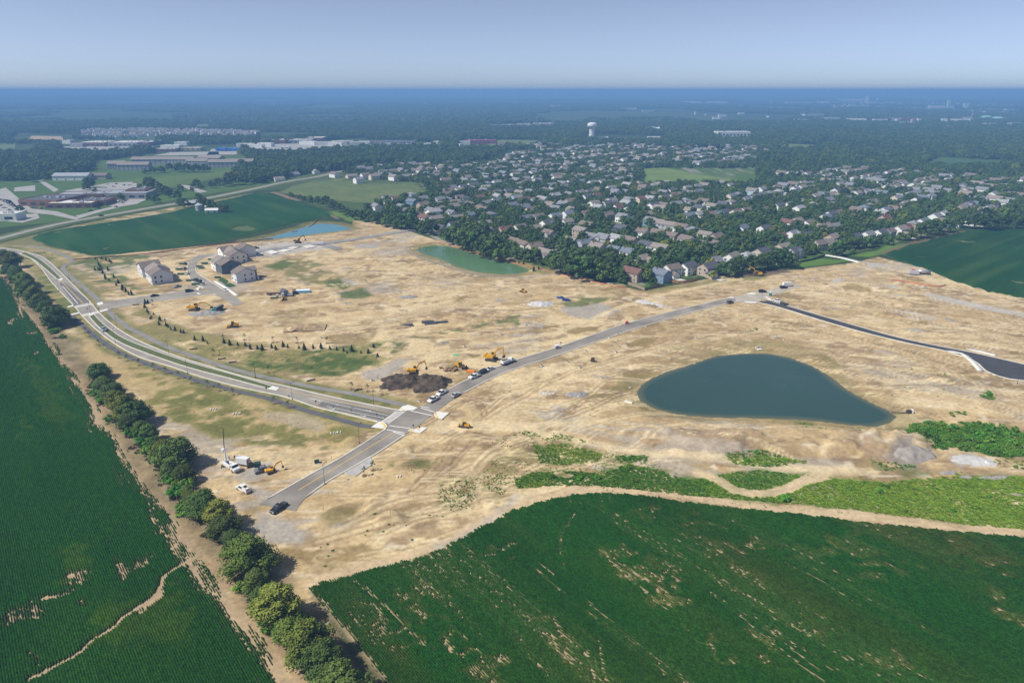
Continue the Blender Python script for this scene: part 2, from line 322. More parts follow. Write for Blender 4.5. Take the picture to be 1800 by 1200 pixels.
def paint(poly, col, alpha=1.0, soft=3.0, warp=1.0, px=True, noise=None):
    """noise = (scale, lo, hi, seed): only where the noise passes"""
    p = GP(poly) if px else poly; i = near(X, Y, p, 12 + soft)
    if not len(i[0]): return
    x, y = X[i] + (WX[i] - X[i]) * warp, Y[i] + (WY[i] - Y[i]) * warp
    a = alpha * sstep(-soft / 2, soft / 2, sd_poly(x, y, p))
    if noise: a = a * sstep(noise[1] + .02, noise[2] - .01, fbm(X[i], Y[i], noise[0], noise[3], 4) + (fbm(X[i], Y[i], 4.6, noise[3] + 9, 2) - .5) * .5)
    blend(i, col, a)
def stripe(pts, w, col, alpha=1.0, soft=1.0, warp=.3, px=True):
    p = smooth_line(GP(pts) if px else pts, 4); i = near(X, Y, p, w + 8)
    if not len(i[0]): return
    x, y = X[i] + (WX[i] - X[i]) * warp, Y[i] + (WY[i] - Y[i]) * warp
    blend(i, col, alpha * (1 - sstep(w / 2 - soft / 2, w / 2 + soft / 2, d_line(x, y, p))) * (.65 + .5 * vnoise(X[i], Y[i], 3, 8)))
def smear(sel, col, n, lo, hi, a=1.0): blend(sel, col, a * sstep(lo, hi, n))
# far country: woods with paler fields
i = np.nonzero(np.hypot(X, Y) > 900)
smear(i, (.075, .12, .035), fbm(X[i], Y[i] * .5, 420, 41, 3), .52, .6, .35)
smear(i, (.12, .14, .055), fbm(X[i], Y[i] * .5, 600, 47, 3), .60, .66, .35)
paint(SUBURB, LAWN, .95, 8, .5); paint(SUBURB, (.13, .15, .06), .8, 4, 1, noise=(25, .5, .62, 14)); paint(SUBURB, (.30, .27, .22), .7, 3, 1, noise=(16, .62, .68, 15))
# school grounds, verges, meadow
paint([(-200, 440), (0, 400), (120, 388), (330, 348), (500, 318), (560, 305), (500, 300), (400, 325), (300, 335), (300, 318), (420, 305), (420, 282), (160, 282), (160, 305), (0, 318), (-200, 330)], LAWN, .95, 6, .4)
paint([(160, 322), (400, 300), (420, 290), (420, 305), (300, 330), (190, 332)], (.115, .165, .04), .7, 4, .6)
paint([(165, 297), (240, 272), (420, 272), (430, 285), (200, 300)], (.09, .13, .035), .9, 6, .6)
paint([(420, 283), (432, 270), (470, 278), (440, 290)], (.10, .15, .04), .9, 6, .6)
stripe(CRW, 22, (.12, .15, .045), .9, 5, .3, False)
paint([(-100, 440), (0, 428), (60, 412), (170, 388), (320, 362), (440, 340), (470, 338), (340, 366), (180, 395), (90, 408), (62, 416), (85, 433), (165, 452), (100, 448), (0, 440)], (.20, .185, .075), .95, 5, .6)
paint([(60, 412), (170, 388), (310, 364), (300, 374), (180, 394), (110, 404), (75, 411)], (.47, .36, .21), .9, 3, 1.0, noise=(11, .42, .56, 5))
paint(MEADOW, (.115, .155, .05), 1, 5, .4); paint(MEADOW, (.155, .185, .06), .7, 5, .6, noise=(30, .45, .6, 2))
paint([(575, 372), (590, 372), (640, 383), (690, 395), (700, 404), (660, 396), (610, 388)], (.12, .19, .035), 1, 4, .6)
paint([(545, 358), (580, 352), (655, 360), (690, 393), (640, 383), (590, 372)], (.07, .11, .03), .9, 5, .6)
stripe([(480, 338), (510, 348), (525, 352)], 7, (.27, .19, .13), .9, 3); stripe([(555, 368), (585, 380), (592, 384)], 3, (.30, .22, .13), .8, 1)
# the building site itself
paint(SITE, SAND, 1, 3, .25)
i = near(X, Y, W_['site'], 0); i = (i[0][in_poly(X[i], Y[i], W_['site'])],); x, y = X[i], Y[i]
rightish = sstep(-30, 60, x - .25 * (y - 300))
st = streak(x, y, 76, 34, 2.6, 101, 4) * (1 - rightish) + streak(x, y, 110, 40, 2.8, 102, 4) * rightish
st2 = streak(x, y, 66, 60, 7, 103, 4) * (1 - rightish) + streak(x, y, 113, 70, 7, 104, 4) * rightish
big = fbm(x, y, 60, 55, 4)
smear(i, PALE, st, .54, .70, .28); smear(i, (.40, .285, .15), st, .44, .32, .25); dn = streak(x, y, 20, 26, 5, 145, 4); smear(i, PALE, dn, .54, .68, .45); smear(i, (.40, .29, .16), dn, .45, .33, .4); cl = fbm(x, y, 28, 141, 5); smear(i, PALE, cl, .52, .62, .6); smear(i, (.41, .30, .165), cl, .46, .36, .55)
smear(i, (.38, .27, .14), big, .54, .68, .5); smear(i, (.56, .44, .265), st2, .56, .70, .35)
smear(i, BROWN, st2, .36, .25, .5)
smear(i, BROWN, fbm(x, y, 16, 66, 4) * .6 + st * .4, .60, .665, .75)
smear(i, DAMP, fbm(x, y, 24, 67, 4) * .85 + st2 * .15, .635, .655, .85)
smear(i, (.17, .115, .065), streak(x, y, 80, 9, 1.3, 121, 3) * .7 + fbm(x, y, 40, 122, 3) * .3, .66, .72, .6)
n3 = fbm(x, y, 5.0, 131, 3); n4 = fbm(x, y, 11, 133, 4)
smear(i, (.66, .53, .33), n3, .60, .74, .4); smear(i, (.36, .26, .15), n3, .38, .25, .45); smear(i, (.25, .17, .095), n4 * .7 + n3 * .3, .60, .66, .7); smear(i, (.70, .60, .44), n4 * .5 + vnoise(x, y, 3, 140) * .5, .70, .80, .75)
smear(i, GREY, fbm(x, y, 45, 68, 4) * .7 + st * .3, .63, .68, .6)
smear(i, (.68, .57, .40), streak(x, y, 95, 12, 1.4, 123, 3), .68, .76, .6)
for px_, py_, rl_, rw_, h_, az_ in SMALL:
    mx, my = G(px_, py_); k = np.nonzero((abs(X - mx) < rl_ * 1.6) & (abs(Y - my) < rl_ * 1.6)); c_, s_ = math.sin(R(az_)), math.cos(R(az_)); u_, w_ = (X[k] - mx) * c_ + (Y[k] - my) * s_, (X[k] - mx) * s_ - (Y[k] - my) * c_
    blend(k, ((.27, .19, .105), (.22, .155, .09), (.40, .30, .17), (.33, .30, .26))[int(px_) % 4], .8 * (1 - sstep(.6, 1.2, np.hypot(u_ / rl_, w_ / rw_) + (fbm(X[k], Y[k], 4, 7, 3) - .5) * .8)))
# damp hollows, gravel, topsoil, mown and rough grass with shapes of their own
VERGE = PARK_S + PARK_N[::-1]
for e in (PARK_S, PARK_N): stripe(e, 15, DRYG, .95, 4, .4)
for p in (PATH_N1, PATH_N2, PATH_S): stripe(p, 9, DRYG, .8, 3, .4)
for e in (PARK_S, PARK_N):
    p = smooth_line(GP(e), 5); k = near(X, Y, p, 8); blend(k, GRASS, .65 * (1 - sstep(6, 9, d_line(X[k], Y[k], p))) * sstep(.45, .6, fbm(X[k], Y[k], 8, 12, 4)))
paint([(110, 578), (160, 606), (250, 648), (350, 680), (480, 712), (640, 757), (600, 792), (520, 775), (440, 768), (370, 775), (330, 745), (280, 730), (240, 690), (180, 650), (140, 630)], (.42, .315, .15), .9, 4, .8)
paint([(110, 578), (160, 606), (250, 648), (350, 680), (480, 712), (640, 757), (600, 792), (520, 775), (440, 768), (370, 775), (330, 745), (280, 730), (240, 690), (180, 650), (140, 630)], (.205, .19, .06), .95, 4, .8, noise=(20, .46, .60, 71))
paint([(240, 690), (340, 680), (420, 700), (520, 740), (600, 770), (560, 795), (470, 785), (380, 770), (330, 745), (270, 730)], (.15, .15, .045), .9, 4, 1, noise=(13, .50, .60, 72))
paint([(470, 722), (530, 728), (580, 745), (570, 760), (510, 752), (470, 738)], (.39, .32, .22), .8, 3, .8)
paint([(35, 450), (75, 448), (130, 445), (172, 452), (180, 500), (215, 520), (160, 528), (125, 490), (100, 462)], (.23, .2, .075), .8, 4, .7, noise=(14, .42, .58, 61))
paint([(110, 470), (130, 455), (185, 448), (260, 448), (240, 475), (205, 470), (230, 500), (260, 515), (195, 522), (150, 500)], GRASS, .85, 4, .9, noise=(16, .47, .57, 62))
paint([(190, 545), (250, 540), (330, 580), (420, 600), (520, 612), (650, 605), (710, 600), (700, 622), (660, 642), (590, 662), (480, 652), (380, 632), (300, 606), (230, 578)], (.22, .195, .07), .9, 4, .9, noise=(18, .38, .52, 81))
paint([(260, 580), (330, 600), (400, 605), (500, 618), (640, 603), (712, 598), (704, 622), (655, 642), (590, 664), (470, 650), (380, 628), (300, 606)], GRASS, .92, 4, .9, noise=(20, .48, .60, 82)); paint([(200, 545), (330, 590), (500, 605), (712, 596), (700, 625), (600, 664), (470, 655), (300, 610)], (.30, .25, .10), .6, 4, .9, noise=(5, .52, .62, 86))
paint([(480, 625), (560, 618), (640, 625), (640, 640), (585, 660), (520, 655), (470, 640)], (.07, .105, .03), .7, 4, .9, noise=(9, .46, .60, 83))
paint([(655, 605), (700, 600), (712, 606), (700, 620), (670, 624)], (.085, .12, .035), .85, 4, 1, noise=(9, .36, .58, 87))
for q in ([(715, 592), (780, 577), (860, 559), (915, 548), (915, 560), (840, 577), (760, 594)], [(925, 545), (975, 535), (1030, 524), (1080, 520), (1070, 530), (1000, 542), (940, 551)], [(900, 563), (925, 558), (915, 572)]): paint(q, (.13, .155, .05), .9, 3, .9, noise=(12, .36, .52, 84))
paint([(463, 466), (505, 452), (545, 456), (585, 470), (605, 492), (590, 508), (555, 498), (500, 482)], (.17, .165, .055), .85, 4, .9, noise=(14, .38, .55, 85))
for q in ([(575, 492), (610, 490), (630, 500), (605, 510), (580, 505)], [(600, 515), (640, 506), (655, 518), (625, 525), (602, 522)], [(470, 468), (500, 455), (520, 460), (500, 474)]): paint(q, GRASS, .85, 3, .9)
for q in ([(598, 488), (622, 490), (640, 500), (618, 502)], ell(645, 432, 22, 5), ell(880, 432, 0.1, .1), [(990, 540), (1060, 532), (1100, 545), (1050, 558), (1000, 556)], [(635, 655), (700, 630), (720, 632), (700, 650), (668, 670), (640, 668)], [(925, 572), (960, 565), (950, 575)], [(440, 905), (520, 918), (545, 930), (525, 948), (470, 945), (435, 925)], [(1010, 740), (1030, 741), (1000, 748), (800, 750), (880, 744)], [(930, 718), (980, 724), (1030, 735), (1010, 742), (950, 733)], [(1680, 800), (1725, 797), (1735, 812), (1690, 818)], [(430, 815), (470, 812), (480, 830), (440, 845), (400, 838)], [(440, 850), (490, 862), (480, 880), (440, 870)]): paint(q, GREY, .9, 3, .8)
for q in ([(1622, 515), (1650, 517), (1720, 533), (1800, 549), (1900, 570), (1900, 578), (1780, 553), (1690, 537), (1640, 527)], [(1550, 500), (1565, 499), (1582, 506), (1560, 507)], [(1560, 540), (1600, 546), (1650, 560), (1620, 562), (1570, 552)], [(1470, 490), (1490, 488), (1480, 497), (1462, 498)], [(1520, 460), (1560, 465), (1530, 472)], [(430, 436), (500, 424), (560, 424), (600, 432), (560, 440), (480, 448), (440, 447)], [(345, 450), (400, 440), (450, 432), (470, 438), (400, 447), (360, 455)]): paint(q, (.46, .42, .37), .9, 2, .6)
for q in ([(815, 838), (850, 818), (880, 808), (885, 818), (855, 832), (825, 842)], [(1095, 602), (1140, 592), (1160, 598), (1130, 608), (1105, 608)], [(985, 578), (1060, 570), (1050, 580), (1010, 586)], ell(704, 906, 16, 6), ell(613, 900, 26, 6), ell(520, 968, 34, 12, 8), ell(1212, 563, 9, 3), ell(1705, 662, 22, 6, 12), ell(738, 888, 9, 4), ell(780, 877, 13, 5, -15), [(1070, 663), (1120, 650), (1165, 640), (1200, 640), (1160, 655), (1130, 668)]): paint(q, DAMP, .92, 1.2, .7)
paint([(900, 778), (940, 775), (955, 795), (920, 808), (895, 795)], BROWN, .85, 3, .9)
for q in ([(1180, 752), (1240, 756), (1330, 765), (1330, 782), (1250, 778), (1190, 770)], [(1030, 760), (1085, 765), (1090, 778), (1050, 775)], [(1500, 795), (1560, 785), (1590, 800), (1540, 812)]): paint(q, (.36, .255, .15), .8, 3, .9)
paint([(1040, 690), (1100, 660), (1115, 680), (1120, 705), (1100, 712), (1060, 705)], (.24, .195, .08), .8, 5, .9, noise=(12, .4, .55, 88))
stripe(POND_B + POND_B[:1], 13, (.25, .205, .085), .8, 8, .8); stripe(POND_G + POND_G[:1], 17, (.25, .215, .08), .9, 5, .5); stripe(POND_C + POND_C[:1], 16, (.185, .17, .06), .9, 5, .6)
for p_ in (POND_B, POND_G, POND_C): stripe(p_ + p_[:1], 2.6, (.36, .26, .12), .6, 1.8, .7)
paint([(1150, 612), (1220, 615), (1300, 605), (1380, 612), (1450, 640), (1500, 675), (1480, 640), (1400, 600), (1300, 592), (1200, 605)], (.28, .235, .10), .7, 6, 1, noise=(16, .36, .56, 89))
paint([(1350, 470), (1420, 452), (1500, 458), (1440, 467), (1380, 473)], (.10, .185, .03), 1, 3, .4)
paint([(1490, 450), (1540, 440), (1560, 430), (1600, 428), (1555, 446), (1530, 452)], (.11, .19, .03), 1, 4, .4)
paint([(1540, 446), (1600, 426), (1680, 408), (1720, 404), (1690, 412), (1620, 430), (1570, 448)], (.16, .115, .075), .95, 5, .5)
paint([(1285, 484), (1330, 477), (1380, 474), (1395, 478), (1350, 486), (1300, 490)], (.12, .085, .06), .9, 3, .8)
paint([(1130, 510), (1200, 499), (1290, 484), (1350, 486), (1330, 492), (1220, 503), (1140, 515)], (.23, .21, .08), .8, 3, .8)
paint([(880, 455), (930, 466), (1000, 483), (950, 480), (930, 475)], (.20, .20, .07), .8, 3, .5)
for q in (W_BUSH, W_BAND, W_MID, W_STRIP, W_ISLE): paint(q, (.115, .175, .035), .9, 4, .9, noise=(10, .34, .5, 31))
for q in (W_LOW, W_PATCH, W_SHORE, W_UP, W_FOOT): paint(q, (.16, .17, .055), .8, 4, .9, noise=(9, .42, .56, 32))
paint([(880, 760), (1000, 765), (1100, 800), (1250, 830), (1000, 832), (900, 856), (850, 830)], (.24, .22, .085), .7, 8, 1, noise=(10, .42, .58, 36))
paint([(560, 905), (620, 895), (650, 905), (640, 920), (580, 928)], (.23, .19, .08), .8, 3, .9)
paint([(1545, 800), (1575, 775), (1605, 780), (1620, 800), (1600, 815), (1570, 815)], (.27, .235, .20), .9, 3, .9)
# bare soil under the crops, the worn strip by the hedgerow and the hedge's painted shade
paint(FIELD_L, SOIL, 1, 2, .15); paint(FIELD_R, SOIL, 1, 2, .15); paint(FIELD_F, (.10, .13, .05), 1, 2, .1); paint(FIELD_E, (.10, .13, .05), 1, 2, .1)
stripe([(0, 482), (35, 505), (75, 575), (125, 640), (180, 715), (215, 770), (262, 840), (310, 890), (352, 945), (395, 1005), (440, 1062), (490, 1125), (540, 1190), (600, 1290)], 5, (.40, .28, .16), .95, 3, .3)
stripe([(20, 480), (85, 570), (150, 650), (210, 730), (250, 790), (300, 850), (360, 920), (420, 990), (480, 1060), (540, 1120), (600, 1180), (680, 1290)], 10, (.17, .14, .075), .85, 5, .8)  # shade of the hedge, painted dark into the ground colour along its foot
# wheel tracks and ruts
random.seed(3)
for k in range(260):
    px_, py_ = random.choice([(random.uniform(440, 900), random.uniform(440, 600)), (random.uniform(780, 1250), random.uniform(560, 760)), (random.uniform(1150, 1800), random.uniform(480, 640)), (random.uniform(560, 900), random.uniform(760, 980)), (random.uniform(1200, 1800), random.uniform(560, 700))])
    x0, y0 = G(px_, py_)
    if not in_poly(np.array([x0]), np.array([y0]), W_['site'])[0]: continue
    az = (random.gauss(72, 14) if px_ < 1150 else random.gauss(108, 10)); pts = [(x0, y0)]
    for s in range(random.randint(5, 16)):
        az += random.gauss(0, 6); x0 += 6 * math.sin(R(az)); y0 += 6 * math.cos(R(az)); pts.append((x0, y0))
    c_, a_ = random.choice([(BROWN, .75), (PALE, .85), ((.22, .15, .085), .7), (PALE, .8), ((.42, .30, .16), .8)])
    for o_ in (-1, 1): stripe(offset(pts, o_ * 1.0), .9, c_, a_, .6, .12, False)
for t_ in ([(1180, 600), (1090, 628), (1000, 655), (910, 700), (850, 735)], [(930, 755), (880, 780), (840, 815), (825, 850), (840, 890)], [(480, 592), (620, 582), (760, 545), (900, 512), (1020, 490)], [(560, 470), (640, 490), (760, 500), (880, 520), (980, 545)], [(1400, 560), (1500, 598), (1600, 625), (1700, 668), (1790, 700)], [(1430, 478), (1560, 505), (1680, 535), (1800, 572)], [(1400, 500), (1520, 530), (1640, 565), (1800, 610)], [(620, 920), (700, 880), (800, 860), (870, 800), (930, 770)], [(560, 950), (660, 925), (760, 905), (850, 870)], [(1200, 520), (1290, 505), (1400, 490), (1500, 475)], [(1210, 745), (1300, 758), (1420, 752), (1530, 760)], [(640, 440), (700, 470), (820, 500), (940, 505)], [(660, 560), (800, 538), (960, 500)], [(450, 560), (560, 566), (680, 556), (800, 530)]):
    p_ = smooth_line(GP(t_), 5)
    for o_, c_, a_ in ((-1.1, BROWN, .75), (1.1, BROWN, .7), (0, PALE, .55), (2.6, PALE, .5)): stripe(offset(p_, o_), 1.3 if c_ is BROWN else 1.8, c_, a_, .8, .15, False)
for t_ in ([(770, 742), (850, 744), (950, 745), (1035, 742)], [(760, 750), (850, 752), (940, 750)], [(830, 745), (930, 757), (1030, 775), (1130, 795), (1230, 800), (1400, 825), (1530, 828)], [(880, 600), (940, 590), (1000, 577), (1090, 540), (1190, 512), (1300, 490)]):
    stripe(t_, 4.5, PALE, .8, 2, .4)
stripe([(700, 432), (714, 438), (732, 449), (770, 461), (800, 471), (830, 479), (870, 485), (925, 486), (990, 480)], 3.4, (.36, .31, .25), .95, 1, .15); stripe([(716, 440), (734, 451), (772, 463), (832, 481), (925, 488)], 1.6, (.15, .12, .09), .7, .8, .15); stripe([(742, 403), (770, 420), (800, 431)], 4, (.40, .36, .31), .9, 1.2, .2)
stripe(TRACK2, 5, (.55, .43, .26), 1, 1.5, .3); stripe([(905, 872), (960, 858), (1020, 842)], 3, PALE, .9, 1, .3)
stripe([(545, 1026), (640, 995), (740, 970), (800, 944), (850, 915), (900, 890), (960, 872), (1010, 861), (1060, 858), (1130, 864), (1290, 884), (1400, 895), (1500, 906), (1600, 917), (1700, 927), (1800, 936), (1950, 950)], 4.4, (.55, .42, .26), .95, 2.2, .6)
for p_ in ([(905, 872), (880, 900), (830, 935), (770, 960)], [(760, 985), (680, 995)]): stripe(p_, 3, (.46, .40, .31), .8, 2)
del i, x, y

gm = bpy.data.materials.new('earth'); gm.use_nodes = True; N, L = gm.node_tree.nodes, gm.node_tree.links
b_ = N['Principled BSDF']; b_.inputs['Roughness'].default_value = 0.95; b_.inputs['Specular IOR Level'].default_value = 0.1
at_ = N.new('ShaderNodeAttribute'); at_.attribute_name = 'soil'
ge = N.new('ShaderNodeNewGeometry')
def gnoise(scale, detail):
    n = N.new('ShaderNodeTexNoise'); n.inputs['Scale'].default_value = scale; n.inputs['Detail'].default_value = detail; L.new(ge.outputs['Position'], n.inputs['Vector']); return n
n1, n2 = gnoise(.75, 8), gnoise(.13, 5)
m1 = N.new('ShaderNodeMapRange'); m1.inputs[1].default_value = .3; m1.inputs[2].default_value = .7; m1.inputs[3].default_value = .80; m1.inputs[4].default_value = 1.15; L.new(n1.outputs[0], m1.inputs[0])
m2 = N.new('ShaderNodeMapRange'); m2.inputs[1].default_value = .3; m2.inputs[2].default_value = .7; m2.inputs[3].default_value = .86; m2.inputs[4].default_value = 1.12; L.new(n2.outputs[0], m2.inputs[0])
mm = N.new('ShaderNodeMath'); mm.operation = 'MULTIPLY'; L.new(m1.outputs[0], mm.inputs[0]); L.new(m2.outputs[0], mm.inputs[1])
sc_ = N.new('ShaderNodeVectorMath'); sc_.operation = 'SCALE'; L.new(at_.outputs['Color'], sc_.inputs[0]); L.new(mm.outputs[0], sc_.inputs['Scale']); L.new(sc_.outputs[0], b_.inputs['Base Color'])
bp_ = N.new('ShaderNodeBump'); bp_.inputs['Strength'].default_value = .4; bp_.inputs['Distance'].default_value = .35; L.new(n1.outputs[0], bp_.inputs['Height']); L.new(bp_.outputs[0], b_.inputs['Normal'])
idx = np.arange(NX * NY).reshape(NY, NX)
quads = np.stack([idx[:-1, :-1], idx[:-1, 1:], idx[1:, 1:], idx[1:, :-1]], -1).reshape(-1, 4)
gme = mesh_np('ground', np.c_[X, Y, Z], quads, gm, True)
ca = gme.attributes.new('soil', 'FLOAT_COLOR', 'POINT'); ca.data.foreach_set('color', np.c_[C, np.ones(len(C))].astype(np.float32).ravel())
tag(obj('ground', gme), 'bare sandy building land running out to wooded country at the horizon', 'ground', kind='structure')

# ------------------------------------------------------------------ ponds
def sheet(name, pts, z, m, up=None):
    import bmesh
    bm = bmesh.new(); vs_ = [bm.verts.new((a, b, z)) for a, b in pts]; es = [bm.edges.new((vs_[k], vs_[(k + 1) % len(vs_)])) for k in range(len(vs_))]
    bmesh.ops.triangle_fill(bm, edges=es, use_beauty=True)
    for f in bm.faces:
        if f.normal.z < 0: f.normal_flip()
    if up:
        ret = bmesh.ops.extrude_face_region(bm, geom=list(bm.faces)); 
        for g in ret['geom']:
            if isinstance(g, bmesh.types.BMVert): g.co.z += up
    me = bpy.data.meshes.new(name); bm.to_mesh(me); bm.free(); me.materials.append(m); return me
def water_mat(name, col, rough=.06):
    m = mat(name, col, rough, .10, .015, spec=.5); nt = m.node_tree
    nz = nt.nodes.new('ShaderNodeTexNoise'); nz.inputs['Scale'].default_value = 1.6; nz.inputs['Detail'].default_value = 3
    g_ = nt.nodes.new('ShaderNodeNewGeometry'); nt.links.new(g_.outputs['Position'], nz.inputs['Vector'])
    bp = nt.nodes.new('ShaderNodeBump'); bp.inputs['Strength'].default_value = .12; bp.inputs['Distance'].default_value = .05
    nt.links.new(nz.outputs[0], bp.inputs['Height']); nt.links.new(bp.outputs[0], nt.nodes['Principled BSDF'].inputs['Normal']); nt.nodes['Principled BSDF'].inputs['IOR'].default_value = 1.33
    b = nt.nodes['Principled BSDF']; src = b.inputs['Base Color'].links[0].from_socket; at = nt.nodes.new('ShaderNodeAttribute'); at.attribute_name = 'deep'; mx = nt.nodes.new('ShaderNodeMix'); mx.data_type = 'RGBA'
    nt.links.new(at.outputs['Fac'], mx.inputs['Factor']); mx.inputs['A'].default_value = (col[0] * .5 + .12, col[1] * .5 + .10, col[2] * .5 + .045, 1); nt.links.new(src, mx.inputs['B']); nt.links.new(mx.outputs['Result'], b.inputs['Base Color'])
    n2 = nt.nodes.new('ShaderNodeTexNoise'); n2.inputs['Scale'].default_value = .035; n2.inputs['Detail'].default_value = 4; nt.links.new(g_.outputs['Position'], n2.inputs['Vector']); r2 = nt.nodes.new('ShaderNodeMapRange'); r2.inputs[1].default_value = .4; r2.inputs[2].default_value = .62; r2.inputs[3].default_value = .04; r2.inputs[4].default_value = .3; nt.links.new(n2.outputs[0], r2.inputs[0]); nt.links.new(r2.outputs[0], b.inputs['Roughness'])
    return m
def grow(pts, d):
    c = np.mean(pts, 0); p = smooth_line(pts + pts[:1], 4)[:-1]
    a = np.array(p); ar = np.sum(a[:, 0] * np.roll(a[:, 1], -1) - np.roll(a[:, 0], -1) * a[:, 1])
    return offset(p, -d if ar > 0 else d)
def pond_mesh(pts, z, m):
    """outer shore ring with murky shallows, then the open water"""
    p = grow(pts, 1.2); q = grow(pts, -3.2); n = len(p); me = sheet('pond', q, z, m); import bmesh
    bm = bmesh.new(); bm.from_mesh(me); la = bm.verts.layers.float.new('deep')
    for v in bm.verts: v[la] = 1.0
    bm.verts.ensure_lookup_table(); vi = list(bm.verts)[:n]; vo = []
    for x, y in p: v = bm.verts.new((x, y, z)); v[la] = 0.0; vo.append(v)
    for k in range(n):
        f = bm.faces.new((vo[k], vo[(k + 1) % n], vi[(k + 1) % n], vi[k]))
        f.normal_update()
        if f.normal.z < 0: f.normal_flip()
    bm.to_mesh(me); bm.free(); return me
for key, depth, m_, lab in (('pb', 1.1, water_mat('teal_water', (.034, .072, .060)), 'large dark teal retention pond in the bare ground'), ('pg', .9, water_mat('green_water', (.095, .185, .085)), 'green pond with grassy banks beside the suburb trees'), ('pc', .9, water_mat('blue_water', (.09, .24, .285)), 'narrow light blue pond along the far edge of the site')):
    tag(obj('pond', pond_mesh(W_[key], -depth, m_)), lab, 'pond', kind='structure')
# ------------------------------------------------------------------ roads, kerbs, paths, markings
ASPH = mat('worn_asphalt', (.30, .27, .23), .9, .18, .12, bump=.15); ASPH2 = mat('street_asphalt', (.255, .23, .20), .9, .3, .09, bump=.15)
ASPH3 = mat('new_asphalt', (.062, .06, .064), .85, .15, .15); GRAV = mat('crushed_stone', (.42, .375, .31), .95, .15, .2, bump=.3)
CONC = mat('concrete', (.62, .585, .51), .85, .1, .3); CONCW = mat('fresh_concrete', (.72, .70, .65), .85, .06, .3)
PATHM = mat('path_asphalt', (.24, .225, .205), .9, .18, .2); PATHD = mat('dark_path_asphalt', (.115, .112, .115), .9, .18, .2)
WPAINT = mat('white_paint', (.78, .77, .73), .7, .12, 1.5); YPAINT = mat('yellow_paint', (.66, .42, .10), .7, .15, 1.5)
TURF = mat('median_turf', (.105, .125, .045), .95, .3, .8, bump=.6); YELT = mat('tactile_yellow', (.75, .5, .12), .7)
RZ = 0.07
def loft(a, b, z, n, m, name='surface'):
    A, B = resample(smooth_line(a, 3), n), resample(smooth_line(b, 3), n)
    v = []; f = []
    for k in range(n):
        (x0, y0), (x1, y1) = A[k], B[k]
        for j in range(4): t = j / 3; v.append((x0 + (x1 - x0) * t, y0 + (y1 - y0) * t, z + .05 * math.sin(math.pi * t) * 0))
    for k in range(n - 1):
        for j in range(3): q = k * 4 + j; f.append((q, q + 1, q + 5, q + 4))
    me = mesh_np(name, v, f, m)
    if me.polygons[0].normal.z < 0: me.flip_normals()
    return me
def strip(pts, w, z, m, name='strip', px=True, step=3.0, h=0.0):
    p = smooth_line(GP(pts) if px else pts, step); l, r = offset(p, w / 2), offset(p, -w / 2); n = len(p)
    if h:
        v = [(x, y, z - .12) for x, y in l] + [(x, y, z + h) for x, y in l] + [(x, y, z + h) for x, y in r] + [(x, y, z - .12) for x, y in r]; f = []
        for k in range(n - 1):
            for j in range(3): f.append((j * n + k, (j + 1) * n + k, (j + 1) * n + k + 1, j * n + k + 1))
        f += [(0, n, 2 * n, 3 * n), (n - 1, 4 * n - 1, 3 * n - 1, 2 * n - 1)]
        return mesh_np(name, v, f, m)
    me = mesh_np(name, [(x, y, z) for x, y in r] + [(x, y, z) for x, y in l], [(k, k + 1, n + k + 1, n + k) for k in range(n - 1)], m); return me
def road(name, a, b, m, label, cat='road', n=90, kerbs=True, z=RZ):
    A, B = GP(a), GP(b)
    o = tag(obj(name, loft(A, B, z, n, m, name)), label, cat, kind='structure')
    if kerbs:
        for e in kerbs if isinstance(kerbs, list) else (a, b): obj('kerb', strip(e, .55, z - .02, CONC, 'kerb', h=.14), o)
    return o
parkway = road('parkway', PARK_S, PARK_N, ASPH, 'pale grey parkway curving down the left side with grass medians', n=120)
for e in (MED1, MED2):
    A, B = GP(e[0]), GP(e[1]); o = obj('median', loft(A, B, RZ + .13, 50, TURF, 'median'), parkway); ring = resample(smooth_line(A, 3), 60) + resample(smooth_line(B, 3), 60)[::-1]
    obj('kerb', strip(ring + ring[:1], .5, RZ, CONC, 'kerb', False, 50, h=.15), o)
for q in ([(470, 684), (480, 679), (491, 682), (486, 687)], [(101, 492), (108, 489), (112, 491), (106, 494)], [(155, 552), (164, 550), (167, 552), (158, 556)]): obj('median_nose', sheet('median_nose', GP(q), RZ + .10, CONCW, .06), parkway)
street = road('street', ST_N, ST_S, ASPH2, 'two lane street running from the tree line up past the large pond', n=110, kerbs=[ST_N[1:6], ST_N[8:], ST_S[1:6], ST_S[8:]], z=RZ + .006)
road('gravel_street', GR_N, GR_S, GRAV, 'unpaved stone end of the street at the top of the site', n=24, kerbs=False, z=RZ - .004)
newroad = road('asphalt_road', AS_N, AS_S, ASPH3, 'fresh black asphalt road running to the right edge', n=70, z=RZ + .003)
side = road('side_street', SS_N, SS_S, ASPH, 'grey side street from the parkway to the new houses', n=36, kerbs=[SS_N[1:], SS_S[1:]], z=RZ + .004)
road('house_street', HS_W, HS_E, ASPH, 'short grey street between the new white houses', n=50, kerbs=[HS_W[3:8], HS_E[2:6]], z=RZ + .010)
tag(obj('country_road', strip(CRW, 7.5, .06, mat('county_asphalt', (.30, .285, .26), .9, .1, .1), 'country_road', False, 8)), 'straight pale country road beyond the far green field', 'road', kind='structure')
FARST = [(432, 446), (480, 437.5), (530, 431.5), (565, 428), (600, 424), (650, 416), (700, 408), (742, 403)]
fs = tag(obj('far_street', strip(FARST, 8, .05, mat('far_asphalt', (.27, .26, .25), .9, .2, .1), 'far_street')), 'grey unfinished street behind the foundation slabs', 'road', kind='structure'); obj('stub', strip([(566, 428.5), (580, 433.5), (598, 438)], 7, .056, mat('far_asphalt', None), 'stub'), fs)
